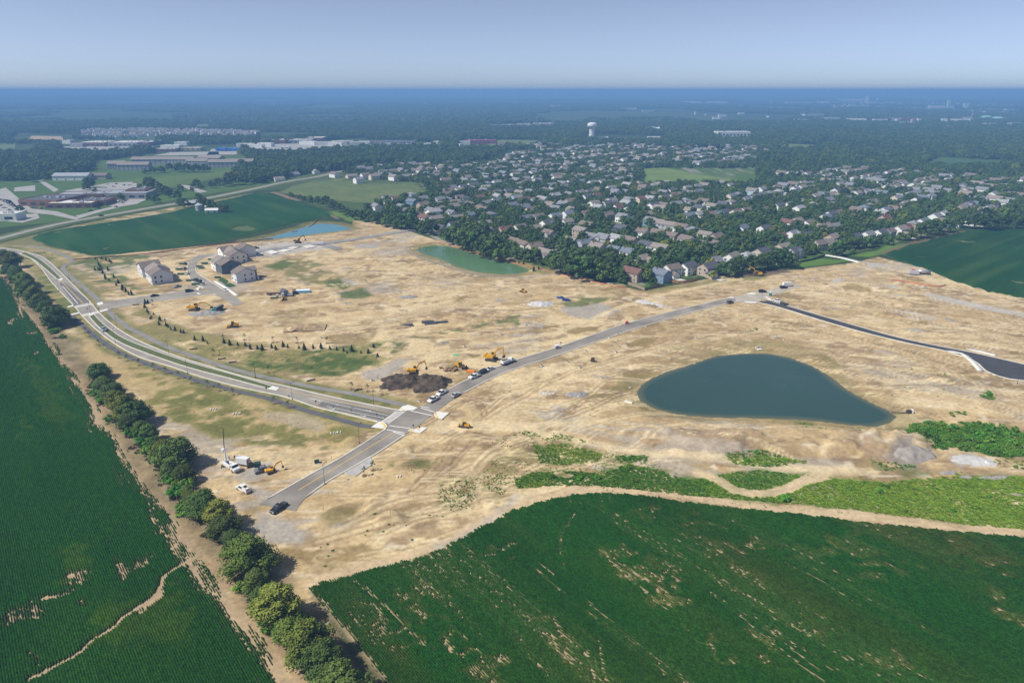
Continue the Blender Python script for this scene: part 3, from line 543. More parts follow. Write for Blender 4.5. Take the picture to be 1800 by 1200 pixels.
for p, m_, w, lab in ((PATH_N1, PATHM, 3.0, 'grey zigzag footpath at the far end of the parkway'), (PATH_N2, PATHM, 3.0, 'grey footpath along the inner side of the curving parkway'), (PATH_S, PATHD, 2.8, 'dark footpath along the outer side of the curving parkway')):
    tag(obj('footpath', strip(p, w, .055, m_, 'footpath')), lab, 'footpath', kind='structure')
obj('junction', sheet('junction', GP([(662, 741), (708, 721.5), (746, 712), (752, 724), (705, 747), (678, 757)]), RZ - .006, ASPH2), street)
def marks(parent, name, pts, w, m, z): obj(name, strip(pts, w, z, m, name), parent)
ZM = RZ + .016
marks(street, 'centre_line', [(525, 861), (608, 811), (690, 761)], .28, YPAINT, ZM)
for a in ([(691, 759), (708, 764)], [(680, 755), (711, 761)], [(684, 748), (722, 753)], [(722, 722), (762, 731)], [(740, 717), (764, 724)], [(739, 714), (755, 717)]): marks(street, 'white_line', a, .42, WPAINT, ZM)
for a in ([(543, 700), (610, 714.5), (682, 730)], [(574, 714), (625, 725), (675, 735)]): marks(parkway, 'lane_line', a, .22, WPAINT, ZM)
marks(parkway, 'yellow_line', [(488, 682), (560, 698), (630, 713), (688, 727)], .25, YPAINT, ZM)
marks(parkway, 'yellow_line', [(105, 490), (120, 507), (146, 533)], .35, YPAINT, ZM)
for a in ([(110, 503), (124, 519), (137, 534)],): marks(parkway, 'lane_line', a, .35, WPAINT, ZM)
dk = sheet('turn_lane', GP([(558, 713), (568, 704), (695, 726), (671, 739)]), RZ + .008, mat('turn_lane_asphalt', (.165, .155, .145), .9, .15, .15)); obj('turn_lane', dk, parkway)
dk = sheet('turn_lane', GP([(104, 498), (112, 496), (160, 530), (132, 537)]), RZ + .008, mat('turn_lane_asphalt', None)); obj('turn_lane', dk, parkway)
for q in ((560, 704), (592, 711), (622, 717), (648, 722), (584, 718.5), (639, 731)):      # turn arrows and words
    x, y = G(*q); dx = np.array(G(q[0] + 8, q[1] + 1.8)) - np.array((x, y)); dx /= np.linalg.norm(dx); px_ = np.array((-dx[1], dx[0])); c = np.array((x, y))
    pts = [c - dx * 1.4 + px_ * .09, c - dx * 1.4 - px_ * .09, c + dx * .3 - px_ * .09, c + dx * .3 - px_ * .45, c + dx * 1.2, c + dx * .3 + px_ * .45, c + dx * .3 + px_ * .09]
    obj('lane_arrow', sheet('lane_arrow', [tuple(t) for t in pts], ZM, WPAINT), parkway)
def zebra(parent, l0, l1, r0, r1, n, w=.42):
    for k in range(n):
        t = (k + .5) / n; a = (l0[0] + (l1[0] - l0[0]) * t, l0[1] + (l1[1] - l0[1]) * t); b = (r0[0] + (r1[0] - r0[0]) * t, r0[1] + (r1[1] - r0[1]) * t)
        obj('zebra_bar', strip([a, b], w, ZM + .004, WPAINT, 'zebra_bar'), parent)
zebra(parkway, (671, 741), (696, 723), (682, 744), (711, 723), 10)
marks(parkway, 'white_line', [(671, 741), (696, 723)], .3, WPAINT, ZM); marks(parkway, 'white_line', [(682, 745), (713, 722)], .3, WPAINT, ZM)
zebra(parkway, (131, 538), (162, 532), (135, 541), (166, 535), 9, .5); zebra(parkway, (143, 553), (172, 547), (147, 556), (176, 550), 9, .5)
def slab(name, pts, z, m, label, cat='pavement', up=.1, kind='structure'):
    return tag(obj(name, sheet(name, GP(pts), z, m, up)), label, cat, kind=kind)
for q, ty, where in (([(652.5, 751), (666, 741.5), (672, 741), (679, 745.5), (680.7, 750), (677, 754)], [(671, 743), (677.5, 746), (678.5, 750), (675.5, 753), (673, 751.5), (675.5, 748.5), (669.5, 744.5)], 'lower left'), ([(700, 721), (707.5, 714.5), (717, 711.5), (734.5, 717), (727, 721), (714, 722)], [(702, 720.5), (710, 720), (706.5, 718.5)], 'upper left'),
                ([(762.5, 728), (767.5, 723.7), (789.5, 726), (777, 737), (766, 734)], [(763.5, 728), (767, 725), (769, 727), (766.5, 729.5), (772, 734), (769, 735)], 'right'), ([(716, 757), (725, 753.7), (736, 755.5), (739, 751), (751.6, 751.5), (738.8, 761.6)], [(718.5, 757), (726, 754.6), (728, 756.6), (722, 758.6)], 'lower right')):
    o = slab('corner_pavement', q, .05, CONCW, 'white concrete corner ramp at the %s of the main crossing' % where, up=.15)
    obj('tactile_strip', sheet('tactile_strip', GP(ty), .215, YELT), o)
for q, w in (([(118, 539), (130, 536), (132, 538), (120, 541)], 'left of the upper zebra'), ([(121, 553), (139, 549), (141, 551), (123, 555)], 'left of the lower zebra'), ([(170, 533), (180, 530.5), (182, 535), (173, 537)], 'right of the upper zebra'), ([(174, 547), (188, 543), (191, 545), (178, 549)], 'right of the lower zebra')):
    slab('corner_pavement', q, .05, CONCW, 'small white concrete crossing ramp on the parkway, ' + w, up=.14)
slab('concrete_pad', [(603, 830), (651, 800.5), (653.5, 809), (653, 817), (626, 836), (614, 835)], -.02, mat('grey_pad', (.42, .40, .38), .9, .16, .5), 'grey concrete driveway stub on the lower street', up=.11)
for pts, w, lab in (([(378, 494), (398, 506), (417, 519)], 2.4, 'white sidewalk in front of the grey house with lawn'), ([(1662, 616.5), (1690, 621), (1709, 635), (1725, 653)], 2.4, 'white curved sidewalk beside the black asphalt road'), ([(1699, 612), (1724, 617.5), (1750, 624)], 2.4, 'straight white sidewalk on the far side of the black road'), ([(1450, 448), (1480, 453), (1512, 461)], 5.0, 'pale dead end street leaving the suburb')):
    tag(obj('sidewalk', strip(pts, w, .03, CONCW, 'sidewalk', h=.1)), lab, 'sidewalk', kind='structure')
for pts in ([(341, 512), (350, 510), (347, 507.5), (352, 504), (358, 506)], [(348, 514.5), (352, 517)]):
    obj('corner_ramp', strip(pts, 1.6, .06, CONCW, 'corner_ramp', h=.1), side)
for k, q in enumerate(([(1312, 517.5), (1322, 514), (1330, 516), (1326, 518)], [(1277, 524), (1286, 521.5), (1291, 524.5)], [(1308, 530), (1320, 530.5), (1334, 531), (1328, 533), (1312, 532.5)], [(1346, 521), (1350, 523), (1358, 527.5), (1352, 528), (1346, 524)])):
    slab('corner_pavement', q, .06, CONCW, 'white concrete corner piece at the top junction, %s of four' % nth(k), up=.12)

# ------------------------------------------------------------------ crop rows
def crop_mat(name, rowy=1.0):
    m = bpy.data.materials.new(name); m.use_nodes = True; nt = m.node_tree; N, L = nt.nodes, nt.links; b = N['Principled BSDF']
    b.inputs['Roughness'].default_value = .75; b.inputs['Specular IOR Level'].default_value = .03
    a = N.new('ShaderNodeAttribute'); a.attribute_name = 'leaf'; g = N.new('ShaderNodeNewGeometry')
    n = N.new('ShaderNodeTexNoise'); n.inputs['Scale'].default_value = 2.6; n.inputs['Detail'].default_value = 5; L.new(g.outputs['Position'], n.inputs['Vector'])
    mr = N.new('ShaderNodeMapRange'); mr.inputs[1].default_value = .32; mr.inputs[2].default_value = .68; mr.inputs[3].default_value = .5; mr.inputs[4].default_value = 1.55; L.new(n.outputs[0], mr.inputs[0])
    s = N.new('ShaderNodeVectorMath'); s.operation = 'SCALE'; L.new(a.outputs['Color'], s.inputs[0]); L.new(mr.outputs[0], s.inputs['Scale']); L.new(s.outputs[0], b.inputs['Base Color'])
    bp = N.new('ShaderNodeBump'); bp.inputs['Strength'].default_value = .8; bp.inputs['Distance'].default_value = .25; L.new(n.outputs[0], bp.inputs['Height']); L.new(bp.outputs[0], b.inputs['Normal'])
    return m
CROP = crop_mat('soybean_leaf')
def crop_rows(name, poly, vigor, colour, label, spacing=.52, dsk=.0045, seed=1, clip=(-330, 2150)):
    A = np.array(poly); av, bv = A @ GV, A @ GU; V, F, K = [], [], []; base = 0; r = np.random.default_rng(seed)
    n = len(A)
    for b in np.arange(bv.min() + .3, bv.max(), spacing):
        cuts = []
        for i in range(n):
            j = (i + 1) % n
            if (bv[i] > b) != (bv[j] > b): cuts.append(av[i] + (av[j] - av[i]) * (b - bv[i]) / (bv[j] - bv[i]))
        cuts.sort()
        for a0, a1 in zip(cuts[::2], cuts[1::2]):
            a0 += r.uniform(0, 1.2); a1 -= r.uniform(0, 1.2); s = a0; aa = []
            while s < a1:
                p = GV * s + GU * b
                ux, uy = to_px(p[0], p[1])
                if not (clip[0] < ux < clip[1] and uy < 1290): s += 6; continue
                step = max(.6, min(6.0, math.hypot(p[0], p[1]) * dsk)); m = 12; aa.extend(s + step * np.arange(m)); s += step * m
            if len(aa) < 2: continue
            aa = np.array(aa); aa = aa[aa <= a1 + .5]; m = len(aa)
            if m < 2: continue
            x, y = GV[0] * aa + GU[0] * b, GV[1] * aa + GU[1] * b
            v = vigor(x, y); t_ = np.clip(1 - v, 0, 1); gapp = (r.random(m) * .7 + r.random() * .3) < t_ * 1.1; v = np.where(t_ > .08, np.where(v < .14, .04, np.where(gapp, .06 + .26 * r.random(m), np.maximum(v, .62 + .3 * r.random(m)))), v)
            hh = (.22 + .43 * v) * (.86 + .28 * r.random(m)); ww = (.04 + .24 * v) * (.85 + .3 * r.random(m)); hh = np.where(v < .12, -.15, hh); ww = np.where(v < .12, .02, ww)
            j = (r.random(m) - .5) * .12
            zb = np.where(v > .5, .74 * v - .37, -.06)
            P = np.empty((m, 3, 3))
            for k, (o, z) in enumerate(((-ww, zb), (j, hh), (ww, zb))):
                P[:, k, 0] = x + GU[0] * o; P[:, k, 1] = y + GU[1] * o; P[:, k, 2] = z + .0
            c = (colour(x, y, v) + np.clip(1 - v, 0, .6)[:, None] * np.array((.05, .042, .010))) * ((.75 + .5 * r.random(m)) * (.72 + .56 * streak(x, y, ROW_AZ, 110, 16, seed + 80, 3)))[:, None]
            V.append(P.reshape(-1, 3)); K.append(np.repeat(c, 3, 0)); q = base + np.arange(m - 1)[:, None] * 3
            gap = np.nonzero(np.diff(aa) < 8)[0]; q = q[gap]
            F.append(np.concatenate([np.c_[q, q + 1, q + 4, q + 3], np.c_[q + 1, q + 2, q + 5, q + 4]])); base += 3 * m
    me = mesh_np(name, np.concatenate(V), np.concatenate(F), CROP, False)
    K = np.concatenate(K); at = me.attributes.new('leaf', 'FLOAT_COLOR', 'POINT'); at.data.foreach_set('color', np.c_[K, np.ones(len(K))].astype(np.float32).ravel())
    tag(obj(name, me), label, 'crop', kind='stuff')
LEAF, LEAFY = np.array((.0105, .051, .005)), np.array((.048, .085, .006))
def px_ell(x, y, lst, warp=2.5, seed=4):
    u, w = to_px(x + (vnoise(x, y, 3, seed) - .5) * warp, y + (vnoise(x, y, 3, seed + 1) - .5) * warp); m = np.zeros(np.shape(x))
    for cx, cy_, rx, ry, rot in lst:
        c, s = math.cos(R(rot)), math.sin(R(rot)); a, b = (u - cx) * c + (w - cy_) * s, -(u - cx) * s + (w - cy_) * c
        m = np.maximum(m, 1 - sstep(.6, 1.25, np.hypot(a / rx, b / ry)))
    return m
GULLY = smooth_line(GP([(345, 978), (322, 990), (300, 1003), (288, 1012), (282, 1028), (270, 1048), (240, 1068), (215, 1085), (200, 1102), (165, 1122), (140, 1146), (100, 1168), (75, 1182), (52, 1192)]), 2)
BARE_L = [(135, 1016, 17, 24, 75), (40, 1082, 13, 42, 75), (92, 1050, 5, 40, 72), (215, 1002, 22, 14, 55), (252, 990, 10, 24, 60), (300, 935, 24, 16, 45), (325, 945, 10, 12, 50), (150, 1058, 8, 8, 0), (240, 1075, 6, 6, 0), (58, 1160, 6, 20, 0), (247, 1072, 7, 7, 0), (20, 565, 5, 10, 60), (60, 545, 10, 3, 0), (55, 585, 12, 3, 0), (65, 620, 8, 3, 0)]
def vig_l(x, y):
    e = sd_poly(x, y, W_['fl']); v = sstep(0, 5.5, e + (streak(x, y, ROW_AZ, 16, 1.6, 5) - .5) * 9)
    v *= 1 - .70 * px_ell(x, y, BARE_L) * (.45 + .55 * sstep(.25, .55, streak(x, y, ROW_AZ, 14, .9, 8, 2)))
    g = d_line(x, y, GULLY); w = .45 + 1.9 * sstep(.5, .8, vnoise(x, y, 16, 31)); return v * sstep(w - .4, w + .6, g)
def col_l(x, y, v):
    k = px_ell(x, y, [(90, 715, 14, 60, -28), (60, 660, 9, 45, -28), (105, 700, 7, 50, -25), (130, 990, 30, 30, 0), (210, 1100, 60, 45, 0), (45, 750, 8, 30, -20), (290, 1090, 40, 60, 0)], 8)
    k = np.clip(k * .42 + .3 * (fbm(x, y, 40, 17, 3) - .5), 0, 1)[:, None]
    return LEAF * (1 - k) + LEAFY * k + np.clip(1 - v, 0, 1)[:, None] * .012
crop_rows('soybean_rows', W_['fl'], vig_l, col_l, 'dense dark green soybean rows left of the hedgerow', seed=2, clip=(-220, 2000))
TRAM = [GP([(917, 983), (1000, 1050), (1188, 1200), (1290, 1285)]), GP([(932, 980), (1010, 1040), (1075, 1095)]), GP([(1052, 965), (1110, 1020), (1170, 1072)]), GP([(800, 1107), (855, 1162)]), GP([(1100, 1120), (1180, 1198)]), GP([(1290, 1075), (1400, 1165), (1500, 1240)]), GP([(1345, 1105), (1440, 1180)]), GP([(1010, 905), (985, 940), (984, 975), (992, 1000)]), GP([(1000, 868), (1003, 885)]), GP([(1015, 866), (1020, 888)]), GP([(1057, 866), (1058, 892)]), GP([(1072, 868), (1072, 890)]), GP([(1030, 1145), (1045, 1200)]), GP([(1050, 1130), (1065, 1200)]), GP([(640, 1030), (720, 1110), (780, 1170)]), GP([(1380, 990), (1440, 1020), (1510, 1065)]), GP([(1740, 1040), (1800, 1070)]), GP([(620, 1020), (700, 1085)])]
THIN_R = [(1110, 1000, 60, 16, 38), (1180, 1010, 45, 14, 40), (1165, 1050, 40, 14, 42), (1430, 975, 34, 16, 5), (1500, 960, 40, 14, 20), (1560, 1000, 50, 12, 5), (1700, 965, 40, 14, 10), (1760, 985, 45, 14, 15), (1340, 960, 30, 14, 0), (1250, 960, 45, 14, 20), (1220, 920, 40, 10, 10), (600, 1100, 16, 24, -40), (660, 1080, 40, 14, 45), (720, 1120, 30, 14, 45), (800, 1130, 24, 14, 45), (880, 970, 24, 7, -10), (860, 1175, 20, 20, 45), (640, 1170, 20, 26, -30), (1130, 900, 30, 8, 8), (1340, 1130, 40, 8, 38), (1560, 1160, 40, 10, 30), (1270, 1150, 50, 10, 40), (1440, 1105, 50, 8, 30), (1740, 1040, 40, 8, 25), (1800, 1090, 60, 10, 20), (1000, 1140, 30, 14, 40), (960, 1100, 40, 10, 40), (1310, 1010, 40, 10, 30), (740, 1060, 50, 12, 40)]
def vig_r(x, y):
    e = sd_poly(x, y, W_['fr']); v = sstep(-.3, 1.4, e + (vnoise(x, y, 1.3, 5) - .5) * 1.5)
    n = streak(x, y, ROW_AZ, 12, 1.1, 51, 3); big = streak(x, y, ROW_AZ, 70, 9, 52, 3)
    thin = px_ell(x, y, THIN_R, 8) * 1.1 + sstep(.50, .68, big) * .45
    v *= 1 - np.clip(thin, 0, 1) * (.16 + .40 * sstep(.34, .72, n))
    for t in TRAM:
        k = near(x, y, t, 3)
        if len(k[0]): v[k] *= 1 - .55 * (1 - sstep(.18, .42, d_line(x[k], y[k], t))) * sstep(.25, .5, vnoise(x[k], y[k], 4, 71))
    return v
def col_r(x, y, v):
    k = np.clip(.15 + 1.3 * (streak(x, y, ROW_AZ, 60, 14, 19, 3) - .45) + .35 * px_ell(x, y, THIN_R, 10), 0, .85)[:, None]
    return (LEAF * (1 - k) + np.array((.034, .052, .007)) * k) + np.clip(1 - v, 0, 1)[:, None] * .01
crop_rows('soybean_rows', W_['fr'], vig_r, col_r, 'dark green soybean rows with thin sandy streaks below the weeds', seed=5, clip=(450, 2060))
# the two far fields: rows too fine to see, a closed canopy with wheel streaks
def far_field(poly, label, cold, seed, bare):
    a = np.array(poly); lo, hi = a.min(0), a.max(0); st = 3.0
    gx, gy = np.meshgrid(np.arange(lo[0], hi[0] + st, st), np.arange(lo[1], hi[1] + st, st)); sh = gx.shape; x, y = gx.ravel(), gy.ravel()
    s = sd_poly(x, y, poly) + (fbm(x, y, 10, seed, 3) - .5) * 3
    b = px_ell(x, y, bare, 4, seed) if bare else np.zeros_like(x)
    z = np.where((s > 0) & (b < .55), .55 + .2 * vnoise(x, y, 3.5, seed), -.4)
    k = np.clip((streak(x, y, ROW_AZ + (0 if seed != 9 else 90), 90, 8, seed) - .42) * 1.7, 0, 1)[:, None] * .6
    c = np.asarray(cold) * (1 - k) + np.array((.075, .13, .03)) * k; c *= (.75 + .5 * fbm(x, y, 50, seed + 3, 3))[:, None]
    i = np.arange(x.size).reshape(sh); q = np.stack([i[:-1, :-1], i[:-1, 1:], i[1:, 1:], i[1:, :-1]], -1).reshape(-1, 4)
    q = q[(s[q] > -2.5).any(1)]; used, inv = np.unique(q, return_inverse=True)
    me = mesh_np('soybean_field', np.c_[x, y, z][used], inv.reshape(-1, 4), CROP, True)
    at = me.attributes.new('leaf', 'FLOAT_COLOR', 'POINT'); at.data.foreach_set('color', np.c_[c, np.ones(len(c))][used].astype(np.float32).ravel())
    tag(obj('soybean_field', me), label, 'crop', kind='stuff')
far_field(W_['ff'], 'green wedge shaped crop field behind the new houses', (.016, .066, .016), 7, [(188, 437, 8, 2.5, 0), (430, 402, 22, 5, 0), (100, 409, 12, 2, -10), (190, 396, 6, 1.5, 0), (345, 402, 4, 1.5, 0)])
far_field(W_['fe'], 'green crop field in the right corner above the site', (.013, .055, .014), 9, [(1700, 425, 22, 2, 5), (1790, 495, 25, 2, 8), (1620, 452, 12, 1, 0)])

# ------------------------------------------------------------------ haze: one closed box of even, pale air round everything
def build_haze(density=3.0e-4):
    m = bpy.data.materials.new('haze_air'); m.use_nodes = True; nt = m.node_tree; nt.nodes.remove(nt.nodes['Principled BSDF'])
    v = nt.nodes.new('ShaderNodeVolumePrincipled'); v.inputs['Color'].default_value = (.28, .565, 1.0, 1); v.inputs['Density'].default_value = density; v.inputs['Anisotropy'].default_value = 0.0
    nt.links.new(v.outputs[0], nt.nodes['Material Output'].inputs['Volume']); m.cycles.homogeneous_volume = True
    b = MB(); b.box((0, 25000, 42), (90000, 72000, 166)); tag(obj('haze', b.mesh('haze', m)), 'pale blue summer haze over the whole landscape', 'haze', kind='stuff')
# ------------------------------------------------------------------ vegetation
BARK = mat('bark', (.10, .075, .055), .95, .25, 4)
def leaf_mat(name, col, rand=.25):
    return mat(name, col, .7, .35, .9, spec=.15, rand=rand)
FOL = [leaf_mat('foliage_dark', (.058, .108, .026)), leaf_mat('foliage_mid', (.085, .145, .030)), leaf_mat('foliage_light', (.13, .185, .03)), leaf_mat('foliage_yellow', (.19, .20, .025)), leaf_mat('foliage_conifer', (.022, .048, .022), .2), leaf_mat('foliage_purple', (.05, .02, .03), .1)]
def ico(seed, r, squash=1.0, jit=.22):
    t = (1 + 5 ** .5) / 2; v = np.array([(-1, t, 0), (1, t, 0), (-1, -t, 0), (1, -t, 0), (0, -1, t), (0, 1, t), (0, -1, -t), (0, 1, -t), (t, 0, -1), (t, 0, 1), (-t, 0, -1), (-t, 0, 1)], float); v /= np.linalg.norm(v[0])
    f = np.array([(0, 11, 5), (0, 5, 1), (0, 1, 7), (0, 7, 10), (0, 10, 11), (1, 5, 9), (5, 11, 4), (11, 10, 2), (10, 7, 6), (7, 1, 8), (3, 9, 4), (3, 4, 2), (3, 2, 6), (3, 6, 8), (3, 8, 9), (4, 9, 5), (2, 4, 11), (6, 2, 10), (8, 6, 7), (9, 8, 1)])
    g = np.random.default_rng(seed); v = v * r * (1 + (g.random((12, 1)) - .5) * 2 * jit); v[:, 2] *= squash; return v, f
def crown_mesh(name, seed, h, rad, base, blobs, cards, size, m, top_bias=0.0, squash=.8, core=True):
    """crown of lobes round the limb ends, each lobe shelled with small leaf-spray faces that face outward"""
    g = np.random.default_rng(seed); V, F = [], []; nv = 0; ctr = []
    for k in range(blobs):
        t = (k + .5) / blobs; zz = base + (h - base) * (.12 + .8 * t); prof = math.sin(math.pi * min(1, (.18 + .82 * t) ** (.8 + top_bias))) ** .55
        a = k * 2.399 + g.random() * .9; rr = rad * prof * (.3 + .62 * g.random() ** .6)
        ctr.append((rr * math.cos(a), rr * math.sin(a), zz, rad * (.21 + .24 * g.random()) * (.65 + .5 * prof)))
    ctr = np.array(ctr); ctr[:, 2] = np.minimum(ctr[:, 2], h - ctr[:, 3] * squash)
    if core:
        for k, (x, y, z, r) in enumerate(ctr):
            v, f = ico(seed * 31 + k, r * .72, squash); V.append(v + (x, y, z)); F.append(np.c_[f, f[:, 2]] + nv); nv += 12
    w = ctr[:, 3] ** 2; pick = g.choice(blobs, cards, p=w / w.sum()); d = g.normal(size=(cards, 3)); d /= np.linalg.norm(d, axis=1)[:, None]; d[:, 2] = np.where(d[:, 2] < -.5, -d[:, 2], d[:, 2])
    c = ctr[pick]; P = c[:, :3] + d * (c[:, 3] * (.78 + .42 * g.random(cards)))[:, None] * (1, 1, squash)
    n = d + g.normal(size=(cards, 3)) * .45 + (0, 0, .25); n /= np.linalg.norm(n, axis=1)[:, None]
    up = g.normal(size=(cards, 3)); t1 = np.cross(n, up); t1 /= np.linalg.norm(t1, axis=1)[:, None]; t2 = np.cross(n, t1); s = size * (.55 + .8 * g.random(cards))[:, None]
    q = np.stack([P - t1 * s * .5, P + t2 * s * .38 - n * s * .1, P + t1 * s * .5, P - t2 * s * .38 - n * s * .1], 1).reshape(-1, 3)
    V.append(q); F.append(nv + np.arange(cards * 4).reshape(-1, 4))
    Vc = np.concatenate(V); Fc = np.concatenate(F); me = bpy.data.meshes.new(name)
    tri = Fc[:, 2] == Fc[:, 3]
    me.from_pydata(Vc.tolist(), [], [tuple(q[:3]) if t else tuple(q) for q, t in zip(Fc.tolist(), tri)]); me.update(); me.materials.append(m); return me, ctr
def trunk_mesh(name, h, r, ctr=None, n=6, limbs=5):
    b = MB(); b.cyl((0, 0, -.3), (0, 0, h * .55), r, r * .65, n, False); b.cyl((0, 0, h * .55), (r * .5, 0, h * .9), r * .65, r * .3, n, False)
    if ctr is not None:
        for x, y, z, rr in ctr[:limbs]: b.cyl((0, 0, max(.3 * h, z * .5)), (x, y, z), r * .38, r * .15, 4, False)
    return b.mesh(name, BARK)
def tree_kit(seed, h, rad, base, blobs, cards, size, m, **k):
    c, ctr = crown_mesh('crown', seed, h, rad, base, blobs, cards, size, m, **k)
    return [('trunk', trunk_mesh('trunk', h * .75, h * .025, ctr), None, 't'), ('crown', c, None, 'c')]
# hedgerow trees: near, so finely leaved
NFOL = [leaf_mat('hedge_dark', (.085, .135, .028)), leaf_mat('hedge_mid', (.125, .18, .032)), leaf_mat('hedge_light', (.165, .20, .032))]
NEAR_T = [tree_kit(s, 10, 4.6, .6, bl, 5600, .5, NFOL[m], squash=sq) for s, bl, m, sq in ((1, 26, 1, .85), (2, 30, 0, .8), (3, 24, 2, .85), (4, 34, 1, .75), (5, 28, 0, .9))]
# trees of the suburb and the woods
MID_T = [tree_kit(20 + k, h, rad, b, bl, 620, 1.25, FOL[m], squash=sq) for k, (h, rad, b, bl, m, sq) in enumerate(((10, 5, 1.5, 12, 0, .85), (10, 4.6, 1.2, 10, 1, .8), (10, 5.4, 1.5, 14, 0, .75), (10, 3.8, 1.0, 9, 1, 1.0), (10, 4.8, 1.4, 12, 2, .85), (10, 4.2, 1.2, 10, 3, .85)))]
def conifer_kit(seed, h, rad, m, n=260, size=.3):
    g = np.random.default_rng(seed); t = g.random(n) ** .75; a = g.random(n) * 6.283; r = rad * (1 - t) * (.75 + .35 * g.random(n)) + .04; z = .08 * h + t * h * .92
    P = np.c_[r * np.cos(a), r * np.sin(a), z]; o = np.c_[np.cos(a), np.sin(a), np.full(n, -.35)]; tt = np.c_[-np.sin(a), np.cos(a), np.zeros(n)]; s = (size * (.6 + .7 * g.random(n)) * (1.15 - .6 * t))[:, None]
    v = np.stack([P - o * s, P - tt * s * .6, P + o * s * .7, P + tt * s * .6], 1).reshape(-1, 3)
    me = mesh_np('crown', v, np.arange(4 * n).reshape(-1, 4), m); b = MB(); b.cyl((0, 0, 0), (0, 0, h * .96), rad * .62, .02, 9)
    o2 = len(v); bm_v = [tuple(q) for q in v] + [(x, y, z * .98 + .1) for x, y, z in b.v]; me2 = bpy.data.meshes.new('crown'); me2.from_pydata(bm_v, [], [tuple(q) for q in np.arange(4 * n).reshape(-1, 4).tolist()] + [tuple(i + o2 for i in f) for f in b.f]); me2.update(); me2.materials.append(m)
    tr = MB(); tr.cyl((0, 0, -.2), (0, 0, h * .3), rad * .1, rad * .08, 6, False); return [('trunk', tr.mesh('trunk', BARK), None, 't'), ('crown', me2, None, 'c')]
CONI = [conifer_kit(61 + k, 2.6, .95, FOL[4]) for k in range(3)]
BIGCON = conifer_kit(70, 10, 3.0, FOL[4], 420, 1.0)

# hedgerow down the left: (px, py of the base, height, kind)
hedge = [(8, 462, 9, 1), (22, 470, 10, 0), (33, 492, 8, 1), (45, 505, 9, 0), (55, 517, 8.5, 1), (63, 530, 9, 3), (74, 541, 8, 0), (84, 553, 8, 1), (98, 574, 10.5, 1), (108, 566, 7.5, 0),
         (175, 664, 6.5, 1), (188, 690, 6, 4), (200, 700, 6.5, 1), (207, 717, 7, 2), (222, 735, 9.0, 2), (240, 745, 8.5, 1), (232, 752, 6, 4), (263, 772, 5.5, 4), (272, 783, 3.6, 1), (295, 815, 8.4, 2), (314, 820, 9.6, 1), (325, 846, 5.5, 4), (338, 885, 4, 4), (362, 904, 7.2, 1), (388, 922, 7.6, 2), (398, 944, 6.5, 1), (440, 1002, 9.3, 3), (452, 1035, 5.4, 4), (488, 1092, 9.0, 2), (545, 1160, 9.4, 2), (566, 1185, 7.4, 4), (606, 1235, 8.6, 1), (640, 1275, 8, 3), (530, 1105, 4, 4), (168, 655, 4, 4), (182, 678, 4.5, 0), (214, 728, 5, 0), (250, 762, 5, 0), (284, 798, 4.5, 4), (303, 835, 5, 4), (350, 895, 5.5, 2), (412, 962, 5, 4), (425, 985, 5.5, 0), (470, 1062, 5, 1), (510, 1128, 6, 0), (586, 1212, 6, 4), (15, 480, 6, 4), (28, 485, 7, 0), (40, 500, 6, 4), (92, 562, 7, 4), (68, 545, 6, 1), (330, 872, 3.5, 0)]
LOOK = ['leafy mid green', 'broad dark green', 'bright yellow-green', 'rounded green', 'low dark green']
HLAB = ['next to the parkway bend', 'beside the parkway junction', 'below the parkway', 'beside the bucket truck ground', 'at the end of the lower street', 'at the bottom edge']
random.seed(5)
hedge.sort(key=lambda q: q[1])
for k, (px, py, h, kind) in enumerate(hedge):
    p = on(px, py, -.15); z_ = HLAB[0 if py < 545 else 1 if py < 600 else 2 if py < 770 else 3 if py < 880 else 4 if py < 1050 else 5]
    place(NEAR_T[kind], 'hedgerow_tree', '%s hedgerow tree %s, %s down the row' % (LOOK[kind], z_, nth(k)), 'tree', p, random.uniform(0, 6.28), 'trees of the hedgerow', (h / 10 * random.uniform(1.12, 1.38),) * 2 + (h / 10 * 1.12,))

# small planted conifers and staked saplings
con = [(x / 4, 400 + y / 4) for x, y in ((672, 225), (684, 232), (690, 250), (715, 222), (748, 232), (770, 240), (782, 246), (668, 300), (696, 265), (706, 272), (692, 300), (718, 288), (706, 300), (760, 300), (724, 320), (735, 345), (720, 322), (742, 360), (768, 375), (800, 350), (818, 405), (832, 390), (860, 440), (862, 425), (886, 450), (905, 470), (925, 470), (1018, 560), (1022, 535), (1040, 530), (1036, 590), (1044, 605), (1058, 640), (1066, 630), (1080, 610), (1118, 645), (1126, 652), (1118, 680), (1160, 650), (1168, 690), (1182, 700), (1202, 715), (1232, 720), (1272, 735), (1292, 740), (1370, 790), (1428, 795), (1458, 812), (1576, 810), (1616, 825), (1672, 828), (1725, 828), (1760, 852))]
con += [(450 + x / 4, 400 + y / 4) for x, y in ((10, 850), (44, 858), (110, 842), (140, 858), (192, 836), (224, 846), (302, 846), (340, 856), (402, 850), (458, 848), (520, 852), (568, 860), (616, 868), (640, 882), (674, 866), (738, 878), (790, 880), (828, 840), (855, 905))]
con += [(843, 446), (850, 449), (866, 452), (884, 457), (893, 460), (905, 459), (912, 461), (920, 463), (939, 470), (947, 473), (938, 475)]
con.sort(key=lambda q: q[0])
for k, (px, py) in enumerate(con):
    w = 'in the cluster beside the parkway' if px < 250 else 'on the slope below the side street' if px < 345 else 'in the row above the curving footpath' if px < 700 else 'on the green pond bank'
    s = random.uniform(.55, 1.3)
    place(CONI[k % 3], 'young_conifer', 'small dark planted conifer %s, %s from the left' % (w, nth(k)), 'conifer', on(px, py, -.03), random.uniform(0, 6), 'young planted conifers', (s * .9, s * .9, s * random.uniform(.9, 1.15)))
